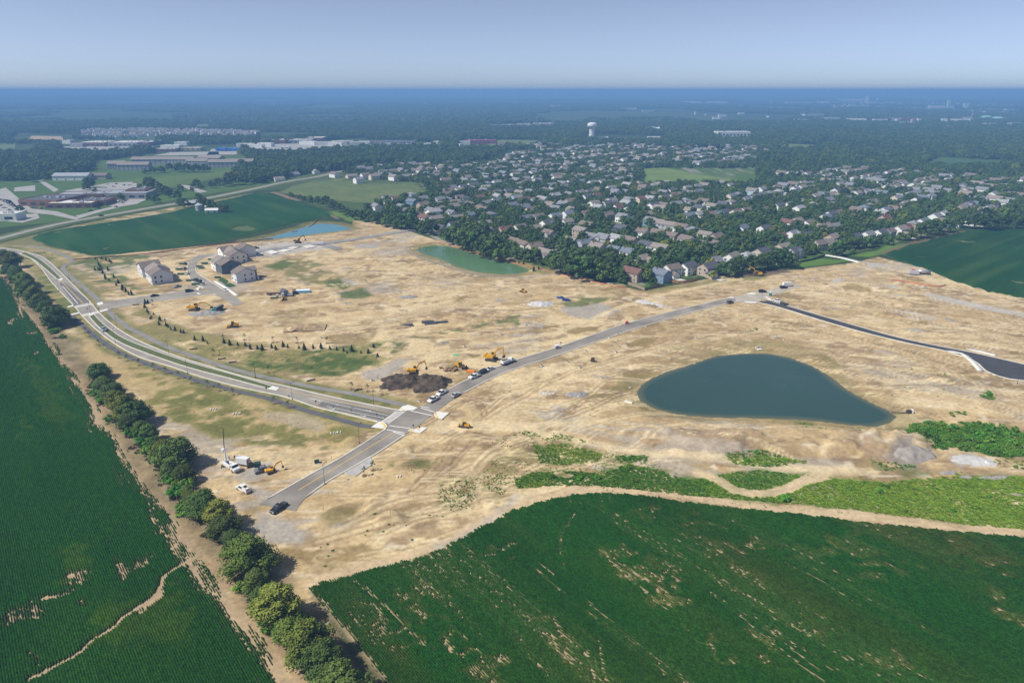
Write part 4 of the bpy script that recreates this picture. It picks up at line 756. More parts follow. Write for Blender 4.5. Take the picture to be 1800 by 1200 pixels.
sap_c, sap_ctr = crown_mesh('crown', 90, 3.6, .75, 1.6, 6, 200, .26, FOL[1], core=False)
sb = MB(); sb.cyl((0, 0, -.1), (0, 0, 3.1), .05, .03, 5); st_ = MB()
for a in (0, 2.1, 4.2): st_.cyl((.9 * math.cos(a), .9 * math.sin(a), 0), (.9 * math.cos(a), .9 * math.sin(a), 1.3), .035, .035, 4); st_.cyl((.9 * math.cos(a), .9 * math.sin(a), 1.2), (0, 0, 1.5), .012, .012, 3)
mul_ = MB(); mul_.cyl((0, 0, -.1), (0, 0, .16), .95, .75, 10)
SAP = [('trunk', sb.mesh('trunk', BARK), None, 't'), ('crown', sap_c, None, 'c'), ('stakes', st_.mesh('stakes', mat('stake_wood', (.35, .25, .15), .9)), None, 's'), ('mulch_ring', mul_.mesh('mulch_ring', mat('mulch', (.17, .11, .065), .95)), None, 'm')]
saps = [(150, 585), (157, 592), (174, 607), (210, 629), (224, 634), (245, 642), (270, 650), (291, 657), (314, 665), (337, 674), (365, 681), (386, 687), (410, 694), (482, 710), (507, 717), (641, 835.5), (656, 826), (375, 624), (472, 655), (430, 597), (393, 598), (522, 602), (646, 688), (671, 694), (268, 535), (480, 601), (575, 603), (618, 684), (738, 440), (749, 443)]
for k, (px, py) in enumerate(sorted(saps)): place(SAP, 'staked_sapling', 'thin staked sapling on the open ground, %s from the left' % nth(k), 'sapling', on(px, py), random.uniform(0, 6), 'newly planted saplings')

# weeds: uncountable green growth on the open ground
def weed_proto(seed, n, r, h, size, m):
    """upright blades and leaf sprays in one tuft"""
    g = np.random.default_rng(seed); a = g.random(n) * 6.283; rr = r * g.random(n) ** .6; hh = h * (.45 + .55 * g.random(n)) * (1 - .5 * (rr / r) ** 2)
    B = np.c_[rr * np.cos(a), rr * np.sin(a), np.zeros(n)]; ln = np.c_[np.cos(a), np.sin(a), np.zeros(n)] * (hh * 1.0 * g.random(n))[:, None]; T = B + ln + np.c_[np.zeros((n, 2)), hh]; t = a + 1.57 + g.normal(size=n) * .7
    sd = np.c_[np.cos(t), np.sin(t), np.zeros(n)] * (size * (.6 + .8 * g.random(n)))[:, None]; Mp = (B * .45 + T * .55)
    return mesh_np('foliage', np.stack([B, Mp + sd * .5, T, Mp - sd * .5], 1).reshape(-1, 3), np.arange(4 * n).reshape(-1, 4), m)
WEEDM = [leaf_mat('weed_dark', (.10, .25, .025), .35), leaf_mat('weed_light', (.19, .33, .028), .35)]
WP = [weed_proto(201, 60, .65, .5, .24, WEEDM[0]), weed_proto(202, 60, .65, .45, .22, WEEDM[1])]
bush_me, _ = crown_mesh('crown', 205, 2.2, 1.6, .1, 9, 420, .36, WEEDM[0], squash=.75)
def scatter(name, protos, P, sc, which, label, cat, sz=None):
    """one mass of growth: copies of the given shapes on the given points"""
    n = len(P); me = bpy.data.meshes.new(name); me.vertices.add(n); me.vertices.foreach_set('co', np.asarray(P, np.float32).ravel())
    for key, arr in (('s', sc), ('r', np.random.default_rng(n).random(n) * 6.283), ('h', sz if sz is not None else sc)): me.attributes.new(key, 'FLOAT', 'POINT').data.foreach_set('value', np.asarray(arr, np.float32))
    me.attributes.new('w', 'INT', 'POINT').data.foreach_set('value', np.asarray(which, np.int32))
    o = tag(obj(name, me), label, cat, kind='stuff')
    ng = bpy.data.node_groups.new(name, 'GeometryNodeTree'); ng.interface.new_socket('Geometry', in_out='INPUT', socket_type='NodeSocketGeometry'); ng.interface.new_socket('Geometry', in_out='OUTPUT', socket_type='NodeSocketGeometry')
    N, L = ng.nodes, ng.links; gi, go = N.new('NodeGroupInput'), N.new('NodeGroupOutput'); mp = N.new('GeometryNodeMeshToPoints'); L.new(gi.outputs[0], mp.inputs[0])
    ip = N.new('GeometryNodeInstanceOnPoints'); L.new(mp.outputs[0], ip.inputs['Points']); gti = N.new('GeometryNodeJoinGeometry')
    for pr in protos[::-1]:
        oi = N.new('GeometryNodeObjectInfo'); oi.transform_space = 'ORIGINAL'; oi.inputs['Object'].default_value = pr; oi.inputs['As Instance'].default_value = True; L.new(oi.outputs['Geometry'], gti.inputs[0])
    L.new(gti.outputs[0], ip.inputs['Instance']); ip.inputs['Pick Instance'].default_value = True
    def attr(nm, ty='FLOAT'):
        q = N.new('GeometryNodeInputNamedAttribute'); q.data_type = ty; q.inputs['Name'].default_value = nm; return q.outputs['Attribute']
    L.new(attr('w', 'INT'), ip.inputs['Instance Index'])
    cr = N.new('ShaderNodeCombineXYZ'); L.new(attr('r'), cr.inputs['Z']); L.new(cr.outputs[0], ip.inputs['Rotation'])
    cs = N.new('ShaderNodeCombineXYZ'); s_ = attr('s'); L.new(s_, cs.inputs['X']); L.new(s_, cs.inputs['Y']); L.new(attr('h'), cs.inputs['Z']); L.new(cs.outputs[0], ip.inputs['Scale'])
    L.new(ip.outputs[0], go.inputs[0]); md = o.modifiers.new('growth', 'NODES'); md.node_group = ng; return o
def rand_in(poly, n, seed):
    g = np.random.default_rng(seed); a = np.array(poly); lo, hi = a.min(0), a.max(0); p = lo + g.random((n, 2)) * (hi - lo); return p[in_poly(p[:, 0], p[:, 1], poly)]
wb = [thing('weed_clump', 'dark leafy weed clump on the open dirt beside the green grassy patch', 'weed', on(660, 905)), thing('weed_clump', 'pale yellow-green weed clump on the dirt right of the crossing', 'weed', on(905, 765)), thing('shrub', 'dark green round shrub at the near edge of the weed band', 'shrub', on(1381, 879))]
wo = [obj('foliage', WP[0], wb[0]), obj('foliage', WP[1], wb[1]), obj('crown', bush_me, wb[2])]
Tr2 = GP(TRACK2); pts, scs, wh, sh_ = [], [], [], []
for k, (poly, dens, thr, pb, lightp, hs) in enumerate(((W_BUSH, 1.4, .26, .05, .55, 1.15), (W_BAND, 3.4, .17, .002, .95, .78), (W_MID, 3.0, .17, .0, .95, .65), (W_STRIP, 2.4, .17, .004, .75, .8), (W_ISLE, 2.4, .17, .003, .8, .75), (W_LOW, 1.4, .38, 0, .4, .5), (W_PATCH, .6, .45, 0, .3, .4), (W_SHORE, .5, .46, .01, .3, .7), (W_UP, 2.0, .30, .0, .7, .6), (W_FOOT, .7, .44, .01, .4, .8),
                                                  ([(1080, 800), (1140, 800), (1140, 810), (1090, 812)], 1, .3, .05, .1, 1), ([(1650, 832), (1720, 826), (1800, 820), (1800, 836), (1650, 840)], .6, .45, .01, .3, .8), ([(1700, 690), (1735, 688), (1765, 697), (1740, 702)], .8, .4, .02, .2, 1), ([(1670, 723), (1697, 723), (1697, 732), (1672, 732)], 1, .3, 0, .6, 1), ([(1340, 697), (1560, 700), (1600, 640), (1690, 660), (1700, 690), (1620, 700)], .03, .5, 0, .3, .8), ([(540, 1010), (760, 940), (900, 880), (880, 860), (720, 900), (560, 960)], .05, .45, 0, .3, .7), ([(600, 655), (700, 655), (760, 700), (640, 690)], .04, .5, 0, .3, .5), ([(1310, 570), (1330, 575), (1335, 590), (1318, 588)], .4, .4, 0, .2, .9), ([(1750, 800), (1850, 800), (1850, 832), (1740, 828)], .35, .45, .02, .3, .9), ([(1520, 575), (1800, 640), (1800, 690), (1560, 680)], .012, .5, .0, .3, .8), ([(980, 700), (1110, 660), (1120, 720), (1040, 740), (990, 725)], .05, .5, .0, .3, .7), ([(860, 760), (1000, 762), (1110, 798), (1250, 828), (1000, 835), (900, 860), (840, 830)], .9, .43, 0, .6, .42), ([(1180, 835), (1440, 838), (1800, 828), (1800, 842), (1440, 850), (1200, 850)], .5, .42, 0, .4, .6), ([(1040, 850), (1400, 890), (1800, 932), (1800, 940), (1400, 898), (1040, 860)], .25, .45, 0, .3, .45), ([(260, 580), (330, 600), (500, 618), (712, 598), (704, 622), (655, 642), (590, 664), (470, 650), (380, 628), (300, 606)], .5, .50, 0, .0, .38), ([(240, 690), (420, 700), (600, 770), (560, 795), (380, 770), (270, 730)], .3, .50, 0, .1, .34), ([(715, 592), (780, 577), (915, 548), (915, 560), (760, 594)], .3, .45, 0, .1, .4), ([(575, 488), (640, 500), (655, 518), (605, 524), (570, 505)], .3, .42, 0, 0, .4))):
    w = GP(poly); a = np.array(w); area = abs(np.sum(a[:, 0] * np.roll(a[:, 1], -1) - np.roll(a[:, 0], -1) * a[:, 1])) / 2
    bb = (a.max(0) - a.min(0)).prod(); p = rand_in(w, int(bb * dens * 2.2), 300 + k); n_ = fbm(p[:, 0], p[:, 1], 9, 31, 4) + .5 * (fbm(p[:, 0], p[:, 1], 2.2, 35, 2) - .5)
    n_ -= .16 * (1 - sstep(0, 5, sd_poly(p[:, 0], p[:, 1], w))) * (.4 + vnoise(p[:, 0], p[:, 1], 5, 12)); p = p[(n_ > thr) & (d_line(p[:, 0], p[:, 1], Tr2) > 2.2)]; g = np.random.default_rng(k); m = len(p)
    s = (.4 + .7 * g.random(m) ** 1.5) * hs; lt = fbm(p[:, 0], p[:, 1], 26, 38, 3) + (g.random(m) - .5) * .22
    wi = np.where(lt > 1 - .5 - (lightp - .3) * .35 + .105, 1, 0); isb = g.random(m) < pb; wi = np.where(isb, 2, wi); s = np.where(isb, s * .75, s)
    pts.append(np.c_[p, terrain(p[:, 0], p[:, 1]) - .05]); scs.append(s); wh.append(wi)
pts, scs, wh = np.concatenate(pts), np.concatenate(scs), np.concatenate(wh)
scatter('weeds', wo, pts, scs, wh, 'bright and dark green weeds spreading below the large pond', 'weeds')
# scrub and dead grass at the feet of the hedgerow
hp = smooth_line(GP([(8, 475), (60, 535), (110, 590)]), 2) + smooth_line(GP([(165, 672), (225, 750), (280, 815), (350, 915), (430, 1005), (500, 1110), (580, 1210), (640, 1290)]), 2)
hp = np.array(hp); g = np.random.default_rng(77); p = np.repeat(hp, 7, 0) + g.normal(size=(len(hp) * 7, 2)) * 1.6; p = p[fbm(p[:, 0], p[:, 1], 9, 3, 3) > .46]
dry_me = weed_proto(210, 70, .8, .7, .22, leaf_mat('dead_grass', (.20, .15, .095), .3)); dt = thing('dead_grass_clump', 'brown dead grass clump at the foot of the hedgerow near the black pickup', 'grass', on(417, 985)); do = obj('foliage', dry_me, dt)
uw = np.where(g.random(len(p)) < .16, 2, (g.random(len(p)) < .4).astype(int)); scatter('hedge_undergrowth', [do, wo[0], wo[2]], np.c_[p, terrain(p[:, 0], p[:, 1]) - .05], (.6 + .9 * g.random(len(p))), uw, 'brown dead grass and green scrub under the hedgerow trees', 'undergrowth')
town = [(1405, 184, 160, 40, 10), (1448, 183, 60, 30, 10), (1498, 178, 200, 50, 12), (1523, 181, 16, 14, 34), (1543, 179, 14, 14, 22), (1622, 174, 240, 60, 14), (1640, 178, 70, 30, 10), (1722, 174, 40, 25, 12), (1655, 191, 100, 30, 9), (1667, 190, 12, 12, 26), (1698, 192, 20, 14, 18), (1775, 195, 50, 20, 8), (1724, 189, 24, 12, 8), (1430, 205, 90, 24, 8), (1408, 215, 40, 20, 8), (1462, 211, 60, 20, 7), (1507, 213, 60, 20, 7), (1548, 214, 45, 16, 7), (1575, 213, 30, 16, 9), (1600, 212, 60, 18, 9), (1600, 221, 55, 20, 9), (1605, 222, 12, 10, 18), (1690, 216, 55, 20, 10), (1742, 224, 36, 16, 10), (1785, 225, 40, 16, 12), (1660, 218, 16, 12, 14), (1527, 236, 34, 12, 6), (1493, 236, 16, 10, 6), (1371, 243, 16, 10, 6), (1396, 251, 14, 9, 5), (1428, 252, 14, 9, 5), (1303, 202, 24, 12, 8), (1270, 206, 30, 14, 8), (1260, 210, 26, 12, 7), (1106, 194, 60, 14, 8), (1140, 197, 60, 14, 6), (980, 189, 40, 14, 8), (970, 191, 14, 10, 12), (745, 185, 40, 12, 7), (900, 182, 60, 16, 7), (1113, 163, 60, 20, 14), (305, 190, 16, 10, 8)] + [(q, 252 + (q * 7) % 11, 16 + (q * 3) % 22, 14, 6) for q in (118, 133, 272, 300, 318, 352, 430, 446, 610, 626, 655, 672, 702, 760, 772, 801, 816, 571, 541, 466, 590, 640)]
# ------------------------------------------------------------------ houses of the suburb
WALLC = {'white': (.84, .83, .80), 'cream': (.66, .59, .46), 'tan': (.46, .37, .28), 'grey': (.42, .43, .45), 'blue': (.20, .29, .42), 'dark blue': (.055, .09, .16), 'pale blue': (.45, .55, .66), 'beige': (.56, .49, .40), 'sage': (.42, .45, .34)}
ROOFC = {'grey': (.26, .265, .29), 'brown': (.23, .185, .16), 'dark': (.115, .12, .14), 'red-brown': (.21, .115, .095), 'light grey': (.38, .385, .40), 'taupe': (.30, .265, .235), 'blue-grey': (.19, .22, .27)}
WALLM = {k: mat('siding_' + k, v, .8, .05, .6) for k, v in WALLC.items()}
def shingle(name, col): return mat('shingle_' + name, tuple(c * .85 for c in col), .9, .2, 1.2, bump=.3)
ROOFM = {k: shingle(k, v) for k, v in ROOFC.items()}
GLASS = mat('window_glass', (.035, .045, .06), .12, .3, .4, spec=.6); TRIM = mat('white_trim', (.75, .75, .73), .7); DOORM = mat('house_door', (.17, .09, .06), .6); GARM = mat('garage_door', (.66, .64, .6), .7); BRICK = mat('chimney_brick', (.28, .14, .10), .9, .2, 3); DECK = mat('deck_wood', (.30, .19, .11), .9, .2, 2)
def gable_wall(L, D, h, rise):
    b = MB(); x, y = L / 2, D / 2
    b.add([(-x, -y, -.4), (x, -y, -.4), (x, y, -.4), (-x, y, -.4), (-x, -y, h), (x, -y, h), (x, y, h), (-x, y, h), (-x, 0, h + rise), (x, 0, h + rise)], [(0, 1, 5, 4), (2, 3, 7, 6), (1, 2, 6, 9, 5), (3, 0, 4, 8, 7), (4, 5, 9, 8), (6, 7, 8, 9)]); return b
def gable_roof(L, D, h, rise, o=.45, t=.22):
    b = MB(); x, y = L / 2 + o, D / 2 + o; k = rise / (D / 2); e = h - o * k
    for s in (-1, 1):
        b.add([(-x, s * y, e + .04), (x, s * y, e + .04), (x, 0, h + rise + .04), (-x, 0, h + rise + .04), (-x, s * y, e + .04 + t), (x, s * y, e + .04 + t), (x, 0, h + rise + .04 + t), (-x, 0, h + rise + .04 + t)], [(0, 1, 2, 3), (4, 7, 6, 5), (0, 4, 5, 1), (1, 5, 6, 2), (2, 6, 7, 3), (3, 7, 4, 0)])
    return b
def hip_roof(L, D, h, rise, o=.45):
    b = MB(); x, y, r = L / 2 + o, D / 2 + o, (L - D) / 2
    b.add([(-x, -y, h - .1), (x, -y, h - .1), (x, y, h - .1), (-x, y, h - .1), (-x, -y, h + .15), (x, -y, h + .15), (x, y, h + .15), (-x, y, h + .15), (-r, 0, h + rise), (r, 0, h + rise)], [(3, 2, 1, 0), (0, 1, 5, 4), (1, 2, 6, 5), (2, 3, 7, 6), (3, 0, 4, 7), (4, 5, 9, 8), (5, 6, 9), (6, 7, 8, 9), (7, 4, 8)]); return b
def win(x, y, z, side, w=1.1, h=1.35):
    b = MB()
    if side in 'NS': b.box((x, y, z), (w, .10, h))
    else: b.box((x, y, z), (.10, w, h))
    return b.mesh('window', GLASS)
def frame_(x, y, z, side, w=1.1, h=1.35):
    b = MB(); d = .07
    for (a, c, ww, hh) in ((0, h / 2 + .06, w + .3, .12), (0, -h / 2 - .06, w + .3, .14), (w / 2 + .07, 0, .13, h), (-w / 2 - .07, 0, .13, h)):
        if side in 'NS': b.box((x + a, y, z + c), (ww, d, hh))
        else: b.box((x, y + a, z + c), (d, ww, hh))
    return b.mesh('window_frame', TRIM)
def house_kit(L, D, h, rise, roof='gable', garage=None, cross=None, detail=True, seed=0, chimney=False, deck=False):
    g = random.Random(seed); kit = []
    if roof == 'gable': kit += [('wall', gable_wall(L, D, h, rise).mesh('wall', TRIM), None, 'w'), ('roof', gable_roof(L, D, h, rise).mesh('roof', TRIM), None, 'r')]
    else:
        b = MB(); b.box((0, 0, h / 2 - .2), (L, D, h + .4)); kit += [('wall', b.mesh('wall', TRIM), None, 'w'), ('roof', hip_roof(L, D, h, rise).mesh('roof', TRIM), None, 'r')]
    if chimney:
        b = MB(); b.box((L * .28, D * .12, h + rise * .75), (.9, .7, 2.4)); kit.append(('chimney', b.mesh('chimney', BRICK), 1, 'x'))
    if garage:
        gl, gd, gh, gx = garage; b = gable_wall(gd, gl, gh, 1.5); b.v = [(gx + v[1], -D / 2 - gd / 2 + .5 + v[0], v[2]) for v in b.v]; kit.append(('garage_wall', b.mesh('garage_wall', TRIM), None, 'w'))
        b = gable_roof(gd, gl, gh, 1.5); b.v = [(gx + v[1], -D / 2 - gd / 2 + .5 + v[0], v[2]) for v in b.v]; kit.append(('garage_roof', b.mesh('garage_roof', TRIM), None, 'r'))
        b = MB(); b.box((gx, -D / 2 - gd + .47, 1.15), (gl * .75, .1, 2.3)); kit.append(('garage_door', b.mesh('garage_door', GARM), None, 'x')); b = MB(); b.box((gx, -D / 2 - gd - 3.2, .08), (gl * .85, 7.0, .12)); kit.append(('driveway', b.mesh('driveway', CONC), None, 'x'))
    if cross:
        cw, cx, out = cross; b = gable_wall(D / 2 + out, cw, h, cw * .32); b.v = [(cx + v[1], -D / 4 - out / 2 + v[0] , v[2] + .01) for v in b.v]; kit.append(('gable_bay', b.mesh('gable_bay', TRIM), None, 'w'))
        b = gable_roof(D / 2 + out, cw, h, cw * .32, .35); b.v = [(cx + v[1], -D / 4 - out / 2 + v[0], v[2] + .02) for v in b.v]; kit.append(('gable_bay_roof', b.mesh('gable_bay_roof', TRIM), None, 'r'))
    if deck:
        b = MB(); b.box((L * .1, D / 2 + 1.5, 2.0), (4.5, 3, .25)); [b.box((L * .1 + sx * 2, D / 2 + 2.8, .9), (.2, .2, 2.2)) for sx in (-1, 1)]; b.box((L * .1, D / 2 + 2.95, 2.7), (4.5, .08, .9)); kit.append(('deck', b.mesh('deck', DECK), None, 'x'))
    if detail:
        fl = [1.5, 4.1] if h > 4 else [1.5]; spots = []
        for z in fl:
            for x in (-L * .33, -L * .02, L * .31): spots += [(x, D / 2 + .02, z, 'N'), (x, -D / 2 - .02, z, 'S')] if not (garage and z < 2 and abs(x - garage[3]) < garage[0] / 2) else [(x, D / 2 + .02, z, 'N')]
            for y in (-D * .22, D * .22): spots += [(L / 2 + .02, y, z, 'E'), (-L / 2 - .02, y, z, 'W')]
        for x, y, z, s in spots:
            if g.random() < .22: continue
            w_, h_ = g.choice(((1.1, 1.4), (1.6, 1.4), (.9, 1.3))); kit.append(('window', win(x, y, z, s, w_, h_), None, 'g')); kit.append(('window_frame', frame_(x, y, z, s, w_, h_), len(kit) - 1, 'x'))
        b = MB(); b.box((L * .12, -D / 2 - .03, 1.05), (1.0, .1, 2.1)); kit.append(('door', b.mesh('door', DOORM), None, 'd'))
    return kit
HKD = [house_kit(12.5, 9.2, 5.4, 2.7, garage=(6.2, 5.5, 2.8, -4.5), seed=1), house_kit(12, 9, 5.5, 2.6, cross=(5.2, 2.6, 1.2), seed=2, chimney=True), house_kit(15.5, 10, 2.9, 2.7, garage=(6.4, 4, 2.8, 5.0), seed=3), house_kit(13.5, 8.8, 5.6, 2.4, seed=4, deck=True), house_kit(11.5, 9.5, 5.5, 2.6, roof='hip', garage=(6, 5, 2.8, 4.2), seed=5), house_kit(12.5, 9, 4.4, 3.3, cross=(4.5, -2.6, .8), seed=6, chimney=True)]
HKF = [[q for q in k if q[0] not in ('window', 'window_frame', 'door', 'deck')] for k in HKD]
HKF = [[(a, b, (None if (c is not None and c > 1) else c), d) for a, b, c, d in k] for k in HKF]
AZ_U, AZ_V = R(90 - 51.1), R(90 + 38.9)          # rotation of a ridge along the two grid directions
# (px, py of the middle of the house, ridge u or v, kind, wall, roof)
HS = '''662,366v0white,grey 674,367u3white,light grey 680,350u5grey,taupe 697,349u2cream,red-brown 724,345v4white,grey 725,358v3blue,blue-grey 744,364u1tan,brown 757,369v2grey,grey 773,354u0grey,grey 790,355v1grey,blue-grey 799,360u0tan,taupe 813,362u3grey,blue-grey 828,364v0white,brown 850,373v1tan,brown
746,386v0white,red-brown 766,388u3grey,taupe 774,404v3white,dark 773,371u5tan,taupe 794,378v1white,grey 808,380v5cream,brown 823,382u3white,blue-grey 850,392u2white,taupe 785,344u0tan,brown 809,346u2grey,brown 843,350u0blue,red-brown 851,339v1white,grey
875,349v0white,light grey 895,348v0white,taupe 908,351u3pale blue,grey 924,353u5tan,red-brown 941,355u0grey,taupe 956,358u2white,taupe 968,362v5beige,taupe 873,355u5white,blue-grey 900,363u0grey,blue-grey 921,368u1dark blue,blue-grey 933,373u0cream,brown 990,363v0white,grey 1032,349u3white,dark 1048,346u0white,red-brown 1044,361u0white,taupe 1003,353u2tan,brown
927,387u3white,blue-grey 946,385u0white,brown 957,388u5grey,brown 976,383u3white,blue-grey 998,379u0white,blue-grey 1032,374u2tan,brown 911,389v5blue,taupe 962,397u1white,dark 996,393u0white,taupe 1032,394v2tan,brown 888,408u1tan,red-brown 913,405u0white,brown 938,400u2cream,taupe 965,415v1grey,brown 1021,410v3tan,taupe 1038,415v2grey,grey 1054,416v5blue,grey
902,423v2grey,brown 920,433v3white,brown 940,438u1beige,brown 960,444v2grey,taupe 981,445v4pale blue,blue-grey 1004,427v1grey,taupe 1027,431u1grey,blue-grey 1050,439v1cream,taupe 1085,424v3white,light grey 1108,428v0tan,brown 1120,430v3tan,brown 1137,435v3white,dark 1161,441v3white,taupe 1080,443v1pale blue,blue-grey 1104,447v1white,blue-grey 1125,454u2beige,taupe
1049,413v0blue,grey 1061,421v5grey,grey 1093,405v0dark blue,dark 1113,405v2beige,taupe 1130,411v1white,brown 1157,413v0grey,brown 1181,418v1tan,brown 1207,426v0white,brown 1235,429v2tan,brown 1157,396v0grey,taupe 1177,400v3grey,taupe 1198,404v0white,brown 1217,409v4white,grey 1240,416v3white,taupe 1259,420u0tan,brown
1095,385v0white,grey 1110,387v1white,taupe 1144,391v5blue,grey 1068,381u1tan,brown 1210,383u3white,blue-grey 1228,380u0white,light grey 1253,376u2white,brown 1138,376u2white,taupe 1047,361u1tan,brown 1067,360u0sage,dark 1086,366u5white,red-brown 1106,355v0white,grey 1108,366u2white,dark 1124,353u0cream,red-brown 1128,367u2white,dark 1148,365u3white,dark 1143,352v1white,light grey 1166,364v0beige,brown 1167,350u0cream,dark 1188,362u3white,grey 1184,349u0white,red-brown 1204,355v4white,grey 1217,355u0white,taupe
1112,484v3tan,red-brown 1162,486v1blue,blue-grey 1181,476u0white,brown 1209,473u3white,dark 1228,474v2beige,grey 1245,475u0tan,dark 1255,462u5cream,grey 1263,459u2cream,dark 1286,457u0white,taupe 1312,453u4grey,light grey 1338,448u0beige,dark 1334,456v2grey,blue-grey 1363,447u2white,grey 1376,439u3beige,taupe 1395,446u1grey,dark
1258,418u0grey,grey 1274,419u0tan,brown 1264,434v0blue,brown 1288,429u0beige,red-brown 1315,425u2white,brown 1304,405u3white,blue-grey 1322,407u0cream,grey 1343,405u3white,dark 1370,419u0white,red-brown 1393,415u1white,grey 1417,413u2white,dark 1440,432u0beige,brown 1456,426u2cream,taupe 1384,394v0white,red-brown 1400,392u0cream,taupe 1422,391u2white,brown 1434,389u0cream,grey 1450,385u3white,blue-grey
1255,377u2white,grey 1273,376u3blue,dark 1294,377u0cream,brown 1310,373u0white,brown 1342,368u2white,brown 1368,365u3white,dark 1387,363u0white,taupe 1450,403u1beige,taupe 1525,416u0white,grey 1547,413u3white,dark 1562,411u1grey,brown 1582,407u0white,taupe 1593,403u5tan,red-brown 1440,425u2cream,brown 1462,422u0tan,taupe 1485,424u0beige,taupe 1502,420u3grey,dark
1460,380u3white,dark 1472,378u0white,brown 1452,384u5white,taupe 1365,364u0white,brown 1660,393v0blue,brown 1680,392u2white,grey 1695,388u0white,dark 1540,390u2white,brown 1555,386u5tan,red-brown 1505,372v0white,brown 1497,380u2tan,brown 1490,352u0cream,grey 1535,358u1white,grey 1550,343v3white,blue-grey 1522,340u1grey,grey 1570,356v2beige,grey 1602,358u2white,grey 1417,412u0cream,red-brown 1450,403u0white,taupe 1467,397u2beige,grey
1374,306v1beige,taupe 1388,307v0tan,grey 1405,306v1white,grey 1420,308v0white,grey 1436,308v1tan,grey 1450,312v0white,grey 1466,314v1beige,grey 1483,314v0beige,grey 1500,316v1white,grey 1517,317v0white,grey 1534,319v1white,grey 1550,321v0beige,grey 1569,324v1grey,grey 1587,326v0dark blue,brown 1604,327v1white,grey 1622,331v0white,grey 1646,333v2cream,grey 1452,320v5grey,grey 1475,326v4grey,grey 1495,328v2grey,grey 1560,331v1white,light grey 1575,330v0white,light grey 1605,336v4tan,grey 1638,343v4grey,grey 1668,339v0grey,grey 1702,333v1tan,grey 1726,336v0white,grey 1745,344v3white,grey 1770,341v1white,grey 1792,346v0tan,grey 1697,343u0white,grey 1720,346v3white,grey 1748,352v2grey,grey 1775,352v3white,grey'''
houses = []
for t in HS.replace('\n', '  ').split():
    houses.append(t)
joined, cur = [], ''
for t in HS.split():                             # two-word colours carry a blank
    if t[0].isdigit() and ',' in t and t.split(',')[0].isdigit():
        if cur: joined.append(cur)
        cur = t
    else: cur += ' ' + t
joined.append(cur); houses = []
for t in joined:
    a, b, c = t.split(',', 1)[0], t.split(',', 1)[1], None
    py = int(''.join(ch for ch in b[:3] if ch.isdigit())); rest = b[3:]; ori, kind = rest[0], int(rest[1]); wall, roof = rest[2:].split(',')
    x, y = G(int(a), py, 3.0); houses.append([x, y, ori, kind, wall.strip(), roof.strip()])
H = np.array([(h[0], h[1]) for h in houses])
keep = []
for k in range(len(H)):                          # no two houses on one plot
    if all(np.hypot(*(H[k] - H[j])) > 10.5 for j in keep): keep.append(k)
houses = [houses[k] for k in keep]; random.seed(12)
HXY = [tuple(h[:2]) for h in houses]
sub = W_['suburb']; A = np.array(sub); au, av = A @ GU, A @ GV; n_hand = len(houses)
for r_, v_ in enumerate(np.arange(av.min(), av.max(), 21.5)):
    for u_ in np.arange(au.min(), au.max(), 18.5):
        u2, v2 = u_ + random.uniform(-2.5, 2.5), v_ + 9 * math.sin(u_ / 70 + v_ / 160) + random.uniform(-2, 2)
        p = GU * u2 + GV * v2
        if r_ % 3 == 2 or random.random() < .13: continue
        ux, uy = to_px(p[0], p[1])
        if uy > 378 and ux > 880 and ux < 1500: continue
        if not in_poly(np.array([p[0]]), np.array([p[1]]), sub)[0] or sd_poly(np.array([p[0]]), np.array([p[1]]), sub)[0] < 16: continue
        if (1120 < ux < 1420 and 292 < uy < 328) or ux > 1860: continue
        hx = np.array(HXY)
        if np.min(np.hypot(hx[:, 0] - p[0], hx[:, 1] - p[1])) < 15.5: continue
        HXY.append(tuple(p)); houses.append([p[0], p[1], random.choice('uuv'), random.choice((0, 1, 2, 3, 4, 5, 0, 3)), random.choice(('white', 'white', 'white', 'cream', 'white', 'tan', 'grey', 'white', 'white', 'pale blue', 'cream')), random.choice(('grey', 'grey', 'brown', 'taupe', 'dark', 'blue-grey', 'grey', 'taupe', 'light grey'))])
# a few houses by the country road
for px, py, o, k, w, rf in ((517, 306, 'u', 1, 'white', 'grey'), (555, 301, 'u', 5, 'white', 'grey'), (588, 308, 'v', 2, 'white', 'grey'), (618, 309, 'u', 0, 'beige', 'taupe'), (643, 310, 'v', 3, 'tan', 'brown'), (658, 312, 'v', 5, 'cream', 'red-brown'), (692, 313, 'v', 2, 'grey', 'taupe'), (490, 314, 'u', 2, 'grey', 'blue-grey'), (630, 318, 'u', 5, 'tan', 'grey')):
    x, y = G(px, py, 3); HXY.append((x, y)); houses.append([x, y, o, k, w, rf])
order = sorted(range(len(houses)), key=lambda k: math.hypot(houses[k][0], houses[k][1]))
indiv, rest = order[:292], order[292:]
bands = {}
for k in indiv:
    ux, uy = to_px(houses[k][0], houses[k][1]); bands.setdefault(int((500 - float(uy)) // 11), []).append((float(ux), k))
HLBL = {}
for bi, bk in enumerate(sorted(bands)):
    for j, (ux, k) in enumerate(sorted(bands[bk])): HLBL[k] = (j, bi)
DETAIL = set(order[:78])
for k in indiv:
    x, y, o, kind, w, rf = houses[k]; j, bi = HLBL[k]
    lab = '%s %s house with %s roof, %s from left in %s row above dirt' % (w, 'low' if kind == 2 else 'tall', rf, nth(j), nth(bi))
    rz = (AZ_U if o == 'u' else AZ_V) + random.gauss(0, .07) + (math.pi if random.random() < .5 else 0)
    place((HKD if k in DETAIL else HKF)[kind], 'house', lab, 'house', (x, y, 0), rz, 'houses of the suburb', (lambda q: (q, q, q * 1.08))(random.uniform(.86, .98)), {'w': WALLM[w], 'r': ROOFM[rf]})
